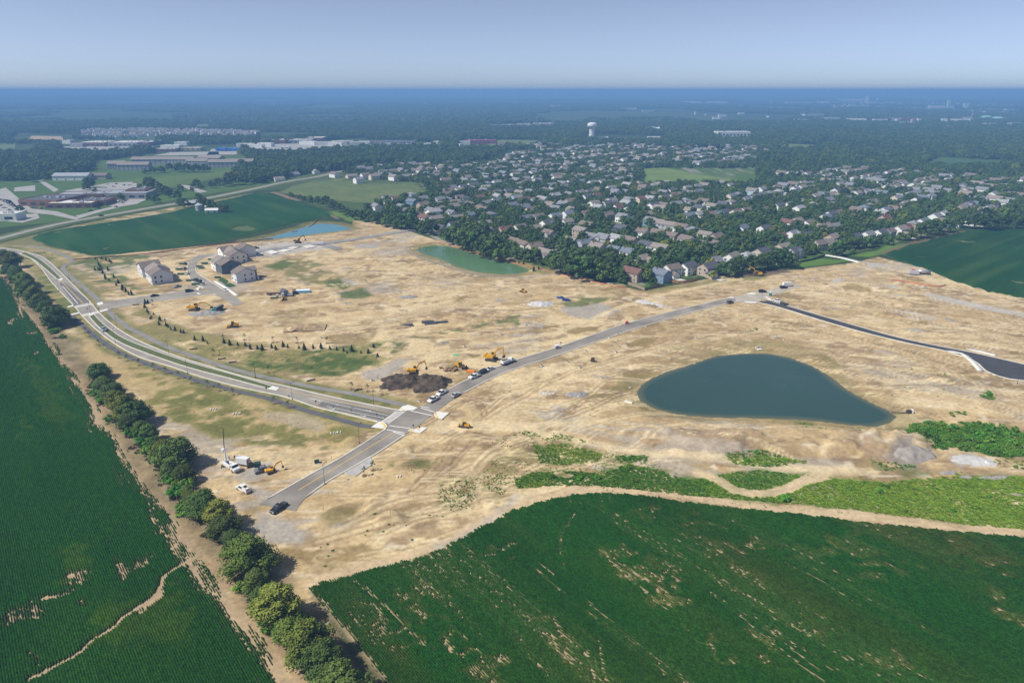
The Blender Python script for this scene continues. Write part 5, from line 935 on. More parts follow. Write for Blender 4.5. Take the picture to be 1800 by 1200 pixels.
# the remaining far houses: one mass
SM = [WALLM['white'], WALLM['cream'], WALLM['grey'], ROOFM['grey'], ROOFM['brown'], ROOFM['taupe']]
g = np.random.default_rng(5); mass = [(houses[k][0], houses[k][1], 1.0) for k in rest]
for poly, n, s in (([(142, 240), (140, 230), (300, 228), (455, 232), (450, 243), (300, 238), (200, 243)], 330, 1.0), ([(860, 222), (970, 218), (970, 223), (860, 226)], 90, .9), ([(1190, 170), (1500, 176), (1500, 215), (1240, 225)], 60, 1), ([(640, 205), (860, 205), (860, 218), (640, 214)], 60, 1), ([(1500, 180), (1800, 185), (1800, 225), (1560, 232), (1350, 225)], 330, 1.2), ([(900, 262), (960, 252), (1350, 262), (1350, 272), (1100, 268)], 110, 1)):
    w = GP(poly); q = rand_in(w, n * 4, len(mass)); last = []
    for p in q:
        if len(last) >= n: break
        if all(abs(p[0] - l[0]) + abs(p[1] - l[1]) > 19 for l in last[-60:]): last.append(p)
    mass += [(p[0], p[1], s) for p in last]
mb = bpy.data.meshes.new('far_houses'); V, F, MI = [], [], []
for x, y, s in mass:
    L_, D_, h_, r_ = (11 + 4 * g.random()) * s, 9 * s, (5.3 if g.random() < .7 else 3) * s, 2.6 * s; wm, rm = g.choice((0, 0, 0, 1, 2)), g.choice((3, 3, 4, 5)); rz = (AZ_U if g.random() < .55 else AZ_V) + g.normal() * .1; c, sn = math.cos(rz), math.sin(rz)
    for b, mi in ((gable_wall(L_, D_, h_, r_), wm), (gable_roof(L_, D_, h_, r_), rm)):
        o_ = len(V); z0 = 0; V += [(x + v[0] * c - v[1] * sn, y + v[0] * sn + v[1] * c, v[2]) for v in b.v]; F += [tuple(i + o_ for i in f) for f in b.f]; MI += [mi] * len(b.f)
mb.from_pydata(V, [], F); [mb.materials.append(m) for m in SM]; mb.polygons.foreach_set('material_index', np.array(MI, np.int32)); mb.update()
FARH = np.array([(m[0], m[1]) for m in mass])
tag(obj('far_houses', mb), 'distant houses beyond the suburb too small to tell apart', 'houses', kind='stuff')

# ------------------------------------------------------------------ trees of the suburb and the woods
trees = []                                       # (x, y, height, width factor, kind)
for px, py, h, k in ((598, 372, 9, 0), (612, 380, 9, 1), (625, 386, 10, 0), (640, 389, 11, 2), (655, 392, 12, 0), (668, 394, 12, 2), (680, 398, 11, 1), (693, 401, 13, 0), (706, 402, 14, 2), (718, 404, 15, 0), (730, 405, 13, 2), (742, 409, 11, 1), (757, 413, 13, 0), (700, 384, 12, 2), (722, 388, 13, 0), (685, 380, 11, 2), (645, 372, 9, 0), (795, 428, 14, 0), (812, 436, 15, 2), (828, 442, 15, 0), (845, 449, 14, 2), (862, 453, 13, 0), (880, 458, 12, 1), (805, 416, 13, 2), (840, 430, 14, 0), (868, 442, 14, 2), (852, 418, 12, 0), (822, 415, 12, 1), (905, 452, 9, 1), (940, 463, 11, 0), (925, 460, 6, 1), (955, 466, 6, 0), (985, 480, 13, 0), (1000, 485, 15, 2), (1022, 491, 16, 0), (1040, 487, 14, 2), (1058, 494, 13, 1), (1075, 490, 11, 0), (1010, 468, 14, 2), (1056, 468, 12, 1), (1080, 473, 11, 2), (1095, 472, 11, 1), (1112, 473, 11, 0), (1137, 495, 9, 1), (1150, 475, 10, 1), (1148, 500, 5, 0), (1175, 458, 11, 1), (1195, 461, 11, 2), (1215, 459, 11, 1), (1235, 456, 11, 2), (1190, 447, 10, 1), (1225, 443, 10, 2), (1253, 490, 6, 5), (1265, 484, 8, 0), (1282, 486, 11, 0), (1300, 481, 10, 2), (1320, 476, 11, 0), (1336, 474, 11, 2), (1356, 471, 12, 0), (1376, 469, 13, 2), (1388, 471, 11, 0), (1270, 442, 10, 2), (1290, 440, 11, 1), (1310, 437, 11, 2), (1330, 435, 11, 0), (1350, 433, 10, 2), (1365, 432, 10, 0), (1471, 449, 11, 0), (1432, 445, 8, 1), (1420, 448, 7, 2), (1497, 447, 5, 1), (1560, 430, 8, 1), (1545, 428, 6, 0),
                     (1600, 422, 9, 1), (1618, 418, 13, 0), (1638, 413, 14, 2), (1660, 408, 12, 0), (1690, 400, 12, 2), (1712, 402, 14, 0), (1735, 404, 15, 2), (1760, 402, 14, 0), (1785, 402, 13, 2), (1730, 388, 13, 0), (1810, 402, 14, 0), (1765, 388, 13, 1), (512, 346, 6, 1), (527, 351, 6, 0), (545, 355, 8, 1), (560, 359, 9, 0), (575, 364, 12, 0), (588, 368, 9, 2), (535, 352, 5, 0), (325, 366, 10, 0), (360, 364, 11, 2), (372, 369, 11, 0), (386, 373, 8, 0), (396, 374, 9, 2), (350, 352, 9, 1), (318, 360, 8, 1), (366, 370, 5, 1),
                     (248, 337, 10, 0), (262, 330, 14, 2), (270, 335, 14, 0), (282, 340, 10, 1), (292, 342, 11, 0), (300, 346, 11, 2), (312, 350, 10, 0), (345, 330, 11, 0), (318, 336, 9, 1), (338, 336, 6, 1), (152, 334, 10, 1), (160, 330, 14, 2), (168, 340, 7, 1), (212, 352, 9, 1), (273, 357, 9, 0), (262, 352, 7, 1), (355, 333, 7, 1), (372, 330, 9, 0), (385, 326, 10, 2), (398, 328, 13, 0), (412, 325, 14, 2), (428, 325, 14, 0), (445, 322, 14, 1), (460, 322, 12, 2), (477, 318, 11, 0), (300, 300, 12, 0), (315, 302, 14, 2), (330, 303, 14, 0), (346, 303, 13, 2), (360, 303, 13, 0), (256, 306, 9, 1), (270, 305, 10, 0), (285, 304, 11, 2), (40, 318, 12, 0), (60, 320, 13, 2), (20, 318, 12, 0), (6, 318, 12, 2), (85, 312, 13, 0), (100, 316, 8, 1), (36, 372, 7, 0)):
    x, y = G(px, py); trees.append((x, y, h, 1.0, k))
HX = np.array(HXY)
def grid_pts(lo, hi, step, seed):
    g = np.random.default_rng(seed); gx, gy = np.meshgrid(np.arange(lo[0], hi[0], step), np.arange(lo[1], hi[1], step)); n = gx.size
    return np.c_[gx.ravel() + (g.random(n) - .5) * step * .95, gy.ravel() + (g.random(n) - .5) * step * .95], g
def near_any(P, Q, r):                           # which P lie within r of a point of Q (cell hash)
    cells = {}
    for k, q in enumerate(np.floor(Q / r).astype(int).tolist()): cells.setdefault(tuple(q), []).append(k)
    out = np.zeros(len(P), bool)
    for i, (cx, cy_) in enumerate(np.floor(P / r).astype(int).tolist()):
        for dx in (-1, 0, 1):
            for dy in (-1, 0, 1):
                for k in cells.get((cx + dx, cy_ + dy), ()):
                    if (P[i, 0] - Q[k, 0]) ** 2 + (P[i, 1] - Q[k, 1]) ** 2 < r * r: out[i] = True; break
    return out
P, g = grid_pts(A.min(0), A.max(0), 6.2, 3)
P = P[in_poly(P[:, 0], P[:, 1], sub)]; P = P[sd_poly(P[:, 0], P[:, 1], sub) > 3]
ux, uy = to_px(P[:, 0], P[:, 1]); P = P[~((ux > 1130) & (ux < 1330) & (uy > 296) & (uy < 326)) & ~((ux > 1395) & (ux < 1520) & (uy > 446))]
P = P[~near_any(P, HX, 7.0)]; P = P[~near_any(P + P / np.linalg.norm(P, axis=1)[:, None] * 7, HX, 5.5) | (g.random(len(P)) < .6)]; P = P[~near_any(P, np.array([(t[0], t[1]) for t in trees]), 5.5)]
P = P[g.random(len(P)) < .45 + .55 * sstep(.40, .6, fbm(P[:, 0], P[:, 1], 60, 9, 3))]
for p in P: trees.append((p[0], p[1], 4.7 + 5.3 * g.random() ** 1.2, 1.0, int(g.choice(6, p=[.30, .26, .2, .12, .09, .03]))))
trees.sort(key=lambda t: math.hypot(t[0], t[1]) / (t[2] / 9))
crown_of = {}
random.seed(31); ind_t, rest_t = trees[:290], trees[290:]
tb = {}
for k, t in enumerate(ind_t):
    ux, uy = to_px(t[0], t[1]); zone = 'by the school' if ux < 300 and uy < 360 else 'round the farm bins' if 300 <= ux < 420 and uy > 345 else 'by the apartments' if ux < 480 and uy < 340 else 'along the meadow' if ux < 600 else 'left of the green pond' if ux < 790 else 'behind the green pond' if ux < 960 else 'in the suburb centre' if ux < 1250 else 'in the suburb right half' if ux < 1590 else 'above the right field'
    tb.setdefault(zone, []).append((float(ux), k))
for zone, l in tb.items():
    for j, (ux, k) in enumerate(sorted(l)):
        x, y, h, wf, kind = ind_t[k]; s = h / 10
        o = place(MID_T[kind], 'broadleaf_tree', '%s broadleaf tree %s, %s from the left there' % (('dark green', 'fresh green', 'spreading dark', 'slender green', 'light green', 'yellow')[kind], zone, nth(j)), 'tree', (x, y, -.1), random.uniform(0, 6.28), 'trees of the suburb', (s * random.uniform(.95, 1.2),) * 2 + (s,))
        if kind not in crown_of: crown_of[kind] = o.children[1] if o.children[1].name.startswith('crown') else o.children[0]
CO = [crown_of[k] for k in sorted(crown_of)]; ck = sorted(crown_of)
FOREST = [(-420, 335), (0, 318), (60, 316), (100, 316), (158, 300), (170, 283), (230, 276), (330, 267), (420, 267), (440, 285), (395, 318), (460, 322), (510, 314), (560, 303), (600, 300), (645, 290), (760, 288), (850, 285), (900, 266), (960, 262), (1150, 262), (1330, 266), (1360, 299), (1560, 296), (1700, 309), (1800, 317), (2250, 330), (2250, 196), (-420, 196)]
CLEAR = [[(108, 268), (100, 246), (275, 245), (268, 262), (200, 270)], [(268, 275), (262, 255), (430, 254), (420, 270)], [(425, 258), (640, 242), (660, 262), (520, 272), (440, 270)], [(640, 262), (640, 246), (780, 250), (770, 262)], [(800, 268), (810, 245), (900, 246), (890, 262)], [(850, 258), (880, 245), (950, 247), (950, 257)], [(10, 250), (30, 234), (130, 236), (130, 252)], [(-100, 270), (-100, 255), (70, 253), (60, 272)], [(138, 245), (140, 228), (455, 231), (450, 245)], [(955, 282), (955, 268), (1120, 270), (1240, 278), (1230, 286), (1100, 280)], [(1615, 292), (1650, 275), (1780, 283), (1790, 294), (1700, 296)], [(1218, 266), (1225, 260), (1290, 263), (1285, 270)], [(1045, 252), (1045, 236), (1170, 238), (1170, 250)], [(1265, 247), (1268, 232), (1320, 233), (1318, 246)], [(1380, 264), (1385, 252), (1450, 255), (1445, 263)], [(860, 226), (860, 218), (975, 216), (975, 224)], [(455, 248), (455, 232), (560, 234), (560, 242)], [(340, 227), (345, 217), (372, 218), (368, 227)], [(1420, 252), (1425, 247), (1550, 260), (1545, 265)]]
WF = GP(FOREST); WC = [GP(c) for c in CLEAR]
P, g = grid_pts((-2300, 850), (2300, 2650), 9.2, 8)
ux, uy = to_px(P[:, 0], P[:, 1]); P = P[(ux > -260) & (ux < 2060)]
P = P[in_poly(P[:, 0], P[:, 1], WF)]
okm = np.ones(len(P), bool)
for c in WC: okm &= ~in_poly(P[:, 0], P[:, 1], c)
okm &= g.random(len(P)) < .55 + .45 * sstep(.36, .5, fbm(P[:, 0], P[:, 1], 110, 29, 3)); P = P[okm]; P = P[~near_any(P, FARH, 9)]
hh = 7 + 6 * g.random(len(P)); hh *= .8 + .5 * fbm(P[:, 0], P[:, 1], 160, 4, 2)
rp = np.array([(t[0], t[1], t[2]) for t in rest_t]); rk = np.array([ck.index(t[4]) if t[4] in ck else 0 for t in rest_t])
fk = g.choice(len(ck), len(P), p=np.array([{0: .34, 1: .28, 2: .24, 3: .08, 4: .055, 5: .005}[k] for k in ck]) / sum({0: .34, 1: .28, 2: .24, 3: .08, 4: .055, 5: .005}[k] for k in ck))
allp = np.r_[np.c_[rp[:, :2], np.full(len(rp), -.4)], np.c_[P, np.full(len(P), -.8)]]; alls = np.r_[rp[:, 2] / 10 * 1.08, hh / 10 * 1.12]; allh = np.r_[rp[:, 2] / 10, hh / 10]
scatter('woods', CO, allp, alls, np.r_[rk, fk], 'countless broadleaf trees of the far suburb and the woods behind it', 'woods', allh)
# far woods: groups of crowns
def clump(seed, m):
    g = np.random.default_rng(seed); V, F, n = [], [], 0
    for k in range(8):
        v, f = ico(seed * 50 + k, 5.2 + 2.2 * g.random(), .75, .3); V.append(v + ((g.random() - .5) * 27, (g.random() - .5) * 27, 4.5 + 3.5 * g.random())); F.append(f + n); n += 12
    return mesh_np('crown', np.concatenate(V), np.concatenate(F), m)
ct = [thing('tree_group', 'dark tree group in the far woods behind the white water tower', 'trees', (*G(1075, 231), 0)), thing('tree_group', 'green tree group in the far woods left of the white water tower', 'trees', (*G(985, 231), 0))]
cc = [obj('crown', clump(5, leaf_mat('far_dark', (.030, .058, .022))), ct[0]), obj('crown', clump(6, leaf_mat('far_mid', (.038, .070, .024))), ct[1])]
P, g = grid_pts((-8000, 2600), (8000, 9500), 30, 18); ux, uy = to_px(P[:, 0], P[:, 1]); P = P[(ux > -200) & (ux < 2000)]
okm = (fbm(P[:, 0], P[:, 1] * .5, 420, 41, 3) < .585) & (fbm(P[:, 0], P[:, 1] * .5, 600, 47, 3) < .64)
for c in WC: okm &= ~in_poly(P[:, 0], P[:, 1], c)
P = P[okm]; P = P[~near_any(P, FARH, 14)]
rr_, aa_ = np.hypot(P[:, 0], P[:, 1]), np.arctan2(P[:, 0], P[:, 1]); okm = np.ones(len(P), bool)
for px, py, w, d, h in town:
    x, y = G(px, py); r0, a0 = math.hypot(x, y), math.atan2(x, y); okm &= ~((abs(aa_ - a0) * r0 < w * .6 + 10) & (rr_ > r0 - 260) & (rr_ < r0 + d + 25))
P = P[okm]
scatter('far_woods', cc, np.c_[P, terrain(P[:, 0], P[:, 1]) - 1], .8 + .5 * g.random(len(P)), g.integers(0, 2, len(P)), 'wooded country fading to blue towards the horizon', 'woods')
# ------------------------------------------------------------------ commercial and public buildings, towers, new houses
def scale_at(py): v = py - 600; return (FOC * SP + v * CP) / CAM_H           # px per metre at a ground row
WHT = mat('white_panel', (.74, .74, .72), .7, .06, .1); FLATR = mat('pale_roof_membrane', (.66, .65, .62), .8, .1, .08); DARKR = mat('dark_roof_membrane', (.10, .105, .125), .9, .15, .08); GREYR = mat('grey_metal_roof', (.36, .38, .41), .5, .08, .08)
BRICKW = mat('brick_wall', (.24, .125, .095), .9, .15, .5); TANW = mat('tan_wall', (.46, .38, .29), .85, .1, .2); GRAYW = mat('grey_wall', (.34, .34, .36), .85, .1, .2); UNITM = mat('roof_unit_metal', (.45, .46, .47), .5); LOT = mat('parking_concrete', (.36, .345, .32), .9, .12, .06); SHADEG = mat('dark_glass', (.04, .055, .075), .2)
def flat_block(t, c, d, rz, h, wm, rm, units=3, band=True, seed=0):
    """walls with a parapet, a roof set down inside them, roof units, a band of windows and a door"""
    w, dp = d; g = random.Random(seed); M = Matrix.Translation((c[0], c[1], 0)) @ Matrix.Rotation(rz, 4, 'Z')
    def put(b, name, m, par=None):
        b.v = [tuple(M @ Vector(v)) for v in b.v]; return obj(name, b.mesh(name, m), par or t)
    b = MB(); x, y = w / 2, dp / 2
    for cx, cy_, sx, sy in ((0, -y, w, .4), (0, y, w, .4), (-x, 0, .4, dp), (x, 0, .4, dp)): b.box((cx, cy_, h / 2), (sx + .4 * (sy > 1), sy, h + (.01 if sy < 1 else 0)))
    put(b, 'wall', wm); b = MB(); b.box((0, 0, h - .75), (w - .5, dp - .5, .3)); r = put(b, 'roof', rm)
    for k in range(units):
        b = MB(); s = g.uniform(1.5, 3); b.box((g.uniform(-.4, .4) * w, g.uniform(-.35, .35) * dp, h - .6 + s * .35), (s * 1.4, s, s * .7), taper=(.94, .94)); put(b, 'roof_unit', UNITM, r)
    if band:
        n = max(2, int(w / 9))
        for k in range(n):
            b = MB(); b.box((-w / 2 + (k + .5) * w / n, -y - .22, h * .42), (w / n * .55, .14, h * .34)); put(b, 'window', SHADEG)
def building(name, label, px, py, w, d, h, wm, rm, rz=0.0, units=3, cat='building', seed=0, band=True):
    x, y = G(px, py); t = thing(name, label, cat, (x, y, 0)); flat_block(t, (0, d / 2), (w, d), rz, h, wm, rm, units, band, seed); return t
def gabled(name, label, px, py, L, D, h, rise, wm, rm, rz, cat='building', windows=0, rows=1):
    x, y = G(px, py); t = thing(name, label, cat, (x, y, 0), rz)
    obj('wall', gable_wall(L, D, h, rise).mesh('wall', wm), t); obj('roof', gable_roof(L, D, h, rise, .6, .3).mesh('roof', rm), t)
    for r_ in range(rows):
        for k in range(windows):
            for s in (-1, 1): obj('window', win(-L / 2 + (k + .5) * L / windows, s * (D / 2 + .03), 1.7 + 3.0 * r_, 'N', 1.5, 1.5), t)
    return t
def lot(name, pts, label, m=LOT, z=.25, cat='parking lot'): return tag(obj(name, sheet(name, GP(pts), z, m)), label, cat, kind='structure')
# school beside the country road
t = thing('school_building', 'brick school with dark and pale flat roofs beyond the country road', 'school', (*G(120, 360), 0))
ox, oy = G(120, 360)
for k, (px, py, w, d, rz, h, rm) in enumerate(((72, 363, 44, 42, -.12, 7, DARKR), (120, 366, 46, 24, .10, 5.5, FLATR), (158, 362, 30, 26, .12, 5.8, DARKR), (138, 351, 52, 24, .08, 6.2, GREYR), (205, 350, 62, 30, .10, 6.6, GREYR), (238, 346, 22, 22, .10, 8, DARKR))):
    x, y = G(px, py); flat_block(t, (x - ox, y - oy + d / 2), (w, d), rz, h, BRICKW if k != 4 else GRAYW, rm, 4, True, k)
lot('parking_lot', [(26, 330), (62, 326), (62, 336), (24, 337)], 'small pale car park behind the school'); lot('parking_lot', [(112, 336), (190, 322), (236, 320), (250, 332), (240, 338), (150, 340)], 'wide pale car park behind the school, with parked cars')
lot('parking_lot', [(172, 356), (230, 350), (260, 350), (240, 359), (205, 365), (185, 360)], 'pale forecourt at the right end of the school'); lot('parking_lot', [(-60, 375), (-40, 345), (18, 352), (40, 372), (30, 378), (0, 376)], 'grey car park left of the school with rows of cars')
lot('school_drive', [(-40, 345), (10, 330), (55, 367), (100, 372), (140, 384), (135, 387), (90, 378), (50, 374), (0, 352)], 'grey drive curving in front of the school', cat='drive'); lot('school_drive', [(66, 318), (74, 317), (104, 334), (95, 338)], 'straight grey drive behind the school', cat='drive'); lot('parking_lot', [(20, 378), (66, 376), (70, 384), (40, 392), (15, 390)], 'grey car park between the school and the road'); lot('parking_lot', [(310, 325), (330, 326), (365, 337), (350, 340)], 'grey lay-by beside the country road'); lot('school_drive', [(140, 384), (180, 372), (210, 365), (205, 362), (170, 370), (132, 380)], 'pale drive from the forecourt to the country road', cat='drive')
building('white_building', 'white flat roofed building cut by the left edge', 2, 389, 26, 16, 7, WHT, FLATR, .1, 2)
gabled('barn', 'long white metal barn with grey roof behind the school', 130, 316, 46, 18, 6, 3.2, WHT, GREYR, .05, 'barn', 4); gabled('shed', 'dark roofed shed beside the long white barn', 176, 314, 24, 16, 5, 2.5, TANW, ROOFM['brown'], .03, 'shed')
for k, (px, py, L_, dp, rz) in enumerate(((208, 297, 26, 14, .1), (238, 299, 46, 15, .06), (268, 289, 60, 15, .05), (322, 289, 40, 15, -.05), (350, 292, 34, 15, -.1), (395, 294, 46, 15, .1), (425, 293, 40, 15, .08), (372, 286, 44, 15, -.3))):
    gabled('apartment_block', 'long apartment block with taupe roof behind the lawn, %s from the left' % nth(k), px, py, L_, dp, 8.5, 3.6, mat('apartment_siding', (.36, .37, .40), .85, .15, .4), ROOFM['taupe'], rz, 'apartments', 7, 3)
# shops further out
for k, (px, py, w, d, h, wm, rm, lab) in enumerate(((160, 258, 60, 60, 9, BRICKW, FLATR, 'big white roofed store at the left end of the shop row'), (215, 258, 60, 60, 9, GRAYW, FLATR, 'big white roofed store in the middle of the shop row'), (247, 257, 36, 55, 8, BRICKW, FLATR, 'big white roofed store at the right end of the shop row'), (290, 267, 42, 25, 6, BRICKW, FLATR, 'low brown shop with white roof beyond the apartments'), (335, 265, 40, 20, 6, TANW, FLATR, 'row of small tan shops right of the brown shop'), (388, 266, 20, 14, 6, mat('blue_wall', (.05, .2, .6), .6), mat('blue_roof', (.05, .22, .7), .6), 'bright blue roofed building among the far shops'), (415, 266, 34, 16, 6, mat('blue_wall', None), mat('blue_roof', None), 'wider bright blue roofed building among the far shops'),
        (478, 253, 60, 50, 9, BRICKW, FLATR, 'dark brick store with white roof beyond the woods, left one'), (520, 252, 70, 50, 8, GRAYW, FLATR, 'long grey store with white roof beyond the woods'), (552, 250, 40, 50, 10, BRICKW, FLATR, 'dark brick store with white roof beyond the woods, right one'), (500, 262, 18, 14, 5, WHT, FLATR, 'small white kiosk in the store car park'), (598, 254, 45, 25, 7, TANW, FLATR, 'tan shop block right of the dark brick stores'), (690, 254, 100, 30, 7, GRAYW, DARKR, 'long grey roofed strip of shops behind the woods'), (735, 262, 20, 14, 6, mat('red_wall', (.55, .09, .07), .7), DARKR, 'small bright red shop behind the woods'), (785, 262, 30, 20, 6, TANW, FLATR, 'pale shop with wide car park behind the suburb'), (845, 253, 70, 35, 8, mat('maroon_wall', (.25, .06, .08), .8), mat('maroon_roof', (.22, .07, .09), .8), 'maroon roofed store behind the suburb'), (888, 256, 30, 18, 6, TANW, mat('maroon_roof', None), 'small tan and maroon shop behind the suburb'),
        (1060, 246, 24, 15, 7, WHT, FLATR, 'white building at the foot of the water tower'), (1110, 246, 60, 12, 5, TANW, mat('rust_roof', (.35, .25, .18), .8), 'long low brown building right of the water tower'), (1150, 245, 30, 14, 6, WHT, FLATR, 'low white building right of the long brown one'), (1125, 231, 14, 10, 6, WHT, FLATR, 'tiny white building in the woods behind the water tower'), (1165, 234, 12, 9, 6, WHT, FLATR, 'tiny white building right of the white dome'), (1196, 232, 46, 14, 5, WHT, FLATR, 'flat white warehouse between dome and big white block'), (1290, 241, 84, 40, 13, WHT, FLATR, 'big white block building in the woods'), (1272, 247, 45, 10, 5, WHT, FLATR, 'thin white shed left under the big white block'), (1230, 236, 16, 12, 6, WHT, FLATR, 'little white house left of the big white block'))):
    building('store' if k < 17 else 'far_building', lab, px, py, w, d, h, wm, rm, random.uniform(-.05, .05), 4 if w > 30 else 1, 'building', k)
for pts, lab in (([(110, 268), (105, 258), (270, 256), (262, 266), (200, 270)], 'store car park in front of the white roofed shop row'), ([(268, 274), (300, 268), (420, 266), (415, 272)], 'pale car park in front of the far tan shops'), ([(440, 268), (445, 254), (570, 252), (600, 262), (520, 268)], 'car park in front of the dark brick stores'), ([(575, 262), (600, 254), (660, 262), (640, 266)], 'small car park right of the dark brick stores'), ([(750, 268), (765, 258), (795, 257), (800, 268)], 'pale car park behind the suburb'), ([(362, 274), (372, 262), (382, 262), (388, 280), (378, 280)], 'pale street between shops and apartments'), ([(1050, 250), (1060, 246), (1165, 246), (1160, 251)], 'pale yard right of the water tower')):
    lot('parking_lot', pts, lab)
for k, (px, w, lab) in enumerate(((1215, 90, 'left'), (1260, 70, 'middle'))): lot('warehouse_yard', [(px - 20, 180), (px + 18, 181), (px + 20, 182.5), (px - 20, 182)], 'bright far warehouse roof near the horizon, %s' % lab, FLATR, 8)
# the far town on the right, low pale roofs among trees
for k, (px, py, w, d, h) in enumerate(sorted(town)):
    px_ = max(3.0, w * scale_at(py)); wm = (WHT, TANW, WHT, GRAYW, BRICKW)[k % 5] if px > 1560 and py > 205 else WHT
    building('town_building', 'pale far building among trees near the horizon, %s from the left' % nth(k), px, py, w * (1.5 if py < 195 else 1.15), d, h * (1.9 if py < 195 else 1.3), wm, FLATR, random.uniform(-.3, .3), 1, 'building', k, False)['group'] = 'far town buildings'
COPPER = mat('green_copper', (.30, .58, .48), .7)
for px, py, lab in ((1733, 211, 'green copper roofed hall in the far town'), (1752, 213, 'lower green copper roofed hall right of the first one')):
    x, y = G(px, py); t = thing('copper_roof_hall', lab, 'building', (x, y, 0)); b = MB(); b.box((0, 0, 5), (44, 22, 10)); obj('wall', b.mesh('wall', TANW), t); obj('roof', (lambda q: q)(hip_roof(44, 22, 10, 7)).mesh('roof', COPPER), t)
x, y = G(1699, 215); t = thing('church', 'church with thin steeple in the far town', 'church', (x, y, 0)); obj('wall', gable_wall(40, 16, 12, 7).mesh('wall', BRICKW), t); obj('roof', gable_roof(40, 16, 12, 7).mesh('roof', ROOFM['grey']), t); b = MB(); b.box((18, 0, 12), (8, 8, 24)); obj('tower', b.mesh('tower', BRICKW), t); b = MB(); b.cyl((18, 0, 24), (18, 0, 46), 5, .2, 6); obj('spire', b.mesh('spire', ROOFM['grey']), t)
# water towers and dome
def lathe(prof, n=24):
    b = MB(); m = len(prof); v = [(r * math.cos(2 * math.pi * k / n), r * math.sin(2 * math.pi * k / n), z) for r, z in prof for k in range(n)]
    return b.add(v, [(j * n + k, j * n + (k + 1) % n, (j + 1) * n + (k + 1) % n, (j + 1) * n + k) for j in range(m - 1) for k in range(n)])
def water_tower(px, py, h, label):
    x, y = G(px, py); t = thing('water_tower', label, 'water tower', (x, y, 0)); s = h / 44
    obj('shaft', lathe([(9.6 * s, -1), (7.6 * s, 3 * s), (7.2 * s, 30 * s), (8.2 * s, 33 * s)]).mesh('shaft', WHT, True), t)
    tk = obj('tank', lathe([(8.2 * s, 33 * s), (12.2 * s, 34.2 * s), (12.8 * s, 35.5 * s), (12.8 * s, 41 * s), (12.0 * s, 42.6 * s), (7 * s, 44.4 * s), (.1, 45.2 * s)]).mesh('tank', WHT, True), t)
    obj('seam_band', lathe([(12.82 * s, 36 * s), (12.95 * s, 36.2 * s), (12.95 * s, 36.8 * s), (12.82 * s, 37 * s)]).mesh('seam_band', UNITM), tk)
    b = MB(); b.cyl((0, 0, 45 * s), (0, 0, 47 * s), .25, .1, 6); obj('mast', b.mesh('mast', UNITM), tk); b = MB(); b.box((-2 * s, -8.9 * s, 3 * s), (3 * s, 1, 5 * s)); obj('door', b.mesh('door', UNITM), t)
water_tower(1040, 246, 40, 'tall white water tower rising behind the suburb'); water_tower(92, 172, 60, 'tiny white water tower on the left horizon'); water_tower(1524, 183, 40, 'tiny white water tower over the far town')
x, y = G(1147, 230); t = thing('white_dome', 'white rounded fabric dome in the woods right of the water tower', 'dome', (x, y, 0)); b = MB(); n = 12; prof = [(13 * math.cos(math.pi * k / n), 11 * math.sin(math.pi * k / n)) for k in range(n + 1)]; b.prism(prof, -20, 20, 'X'); obj('shell', b.mesh('shell', WHT), t); b = MB(); b.box((-20.1, 0, 3), (.2, 6, 6)); obj('door', b.mesh('door', SHADEG), t)
# clearings seen in the woods
for q, lab, m_ in (([(850, 257), (880, 246), (948, 247), (950, 256)], 'small green field left of the water tower', 'mid'), ([(955, 281), (960, 271), (1120, 271), (1235, 279), (1225, 285), (1100, 279)], 'thin green strip between the two suburbs', 'mid'), ([(1135, 322), (1130, 298), (1165, 294), (1215, 305), (1330, 322), (1310, 329), (1200, 318)], 'bright green meadow inside the suburb', 'bright'), ([(1618, 290), (1652, 277), (1780, 284), (1788, 292), (1700, 295)], 'green clearing in the woods near the right edge', 'dark'), ([(48, 246), (56, 239), (108, 240), (112, 246)], 'bare tan building ground by the left shops', 'bare'), ([(1222, 267), (1226, 261), (1288, 264), (1284, 269)], 'bare orange soil patch behind the suburb', 'bare'), ([(342, 226), (347, 219), (368, 219), (366, 226)], 'small pale green clearing in the far woods', 'mid'), ([(-100, 262), (-90, 252), (28, 252), (25, 264)], 'green field by the left edge', 'mid'), ([(1384, 262), (1386, 253), (1448, 256), (1444, 262)], 'pale railway clearing in the right woods', 'mid')):
    tag(obj('clearing', sheet('clearing', GP(q), .3, {'mid': mat('clearing_grass', (.12, .16, .05), .95, .15, .02), 'bright': mat('meadow_grass', (.14, .20, .045), .95, .15, .03), 'dark': mat('clearing_crop', (.05, .11, .035), .95, .1, .02), 'bare': mat('bare_soil', (.42, .30, .18), .95, .15, .03)}[m_])), lab, 'clearing', kind='structure')
# farm bins in the far field
x, y = G(351, 371); t = thing('grain_bin', 'round silver grain bin in the far green field', 'grain bin', (x, y, 0)); obj('bin', lathe([(3.6, -.2), (3.6, 6.2)], 20).mesh('bin', GREYR, True), t); obj('roof', lathe([(3.8, 6.1), (.5, 8.2), (.05, 8.4)], 20).mesh('roof', UNITM), t)
x, y = G(362, 370); t = thing('grain_bin', 'smaller pale grain bin right of the silver one', 'grain bin', (x, y, 0)); obj('bin', lathe([(1.6, -.2), (1.6, 4)], 14).mesh('bin', WHT, True), t); obj('roof', lathe([(1.7, 4), (.05, 5.2)], 14).mesh('roof', WHT), t)
gabled('farm_shed', 'low white farm shed right of the grain bins', 374, 374, 12, 7, 3, 1.4, WHT, FLATR, .1, 'shed', 2); gabled('farm_shed', 'pale grey farm shed left of the grain bins', 337, 361, 9, 6, 3, 1.5, GRAYW, GREYR, .1, 'shed', 2)

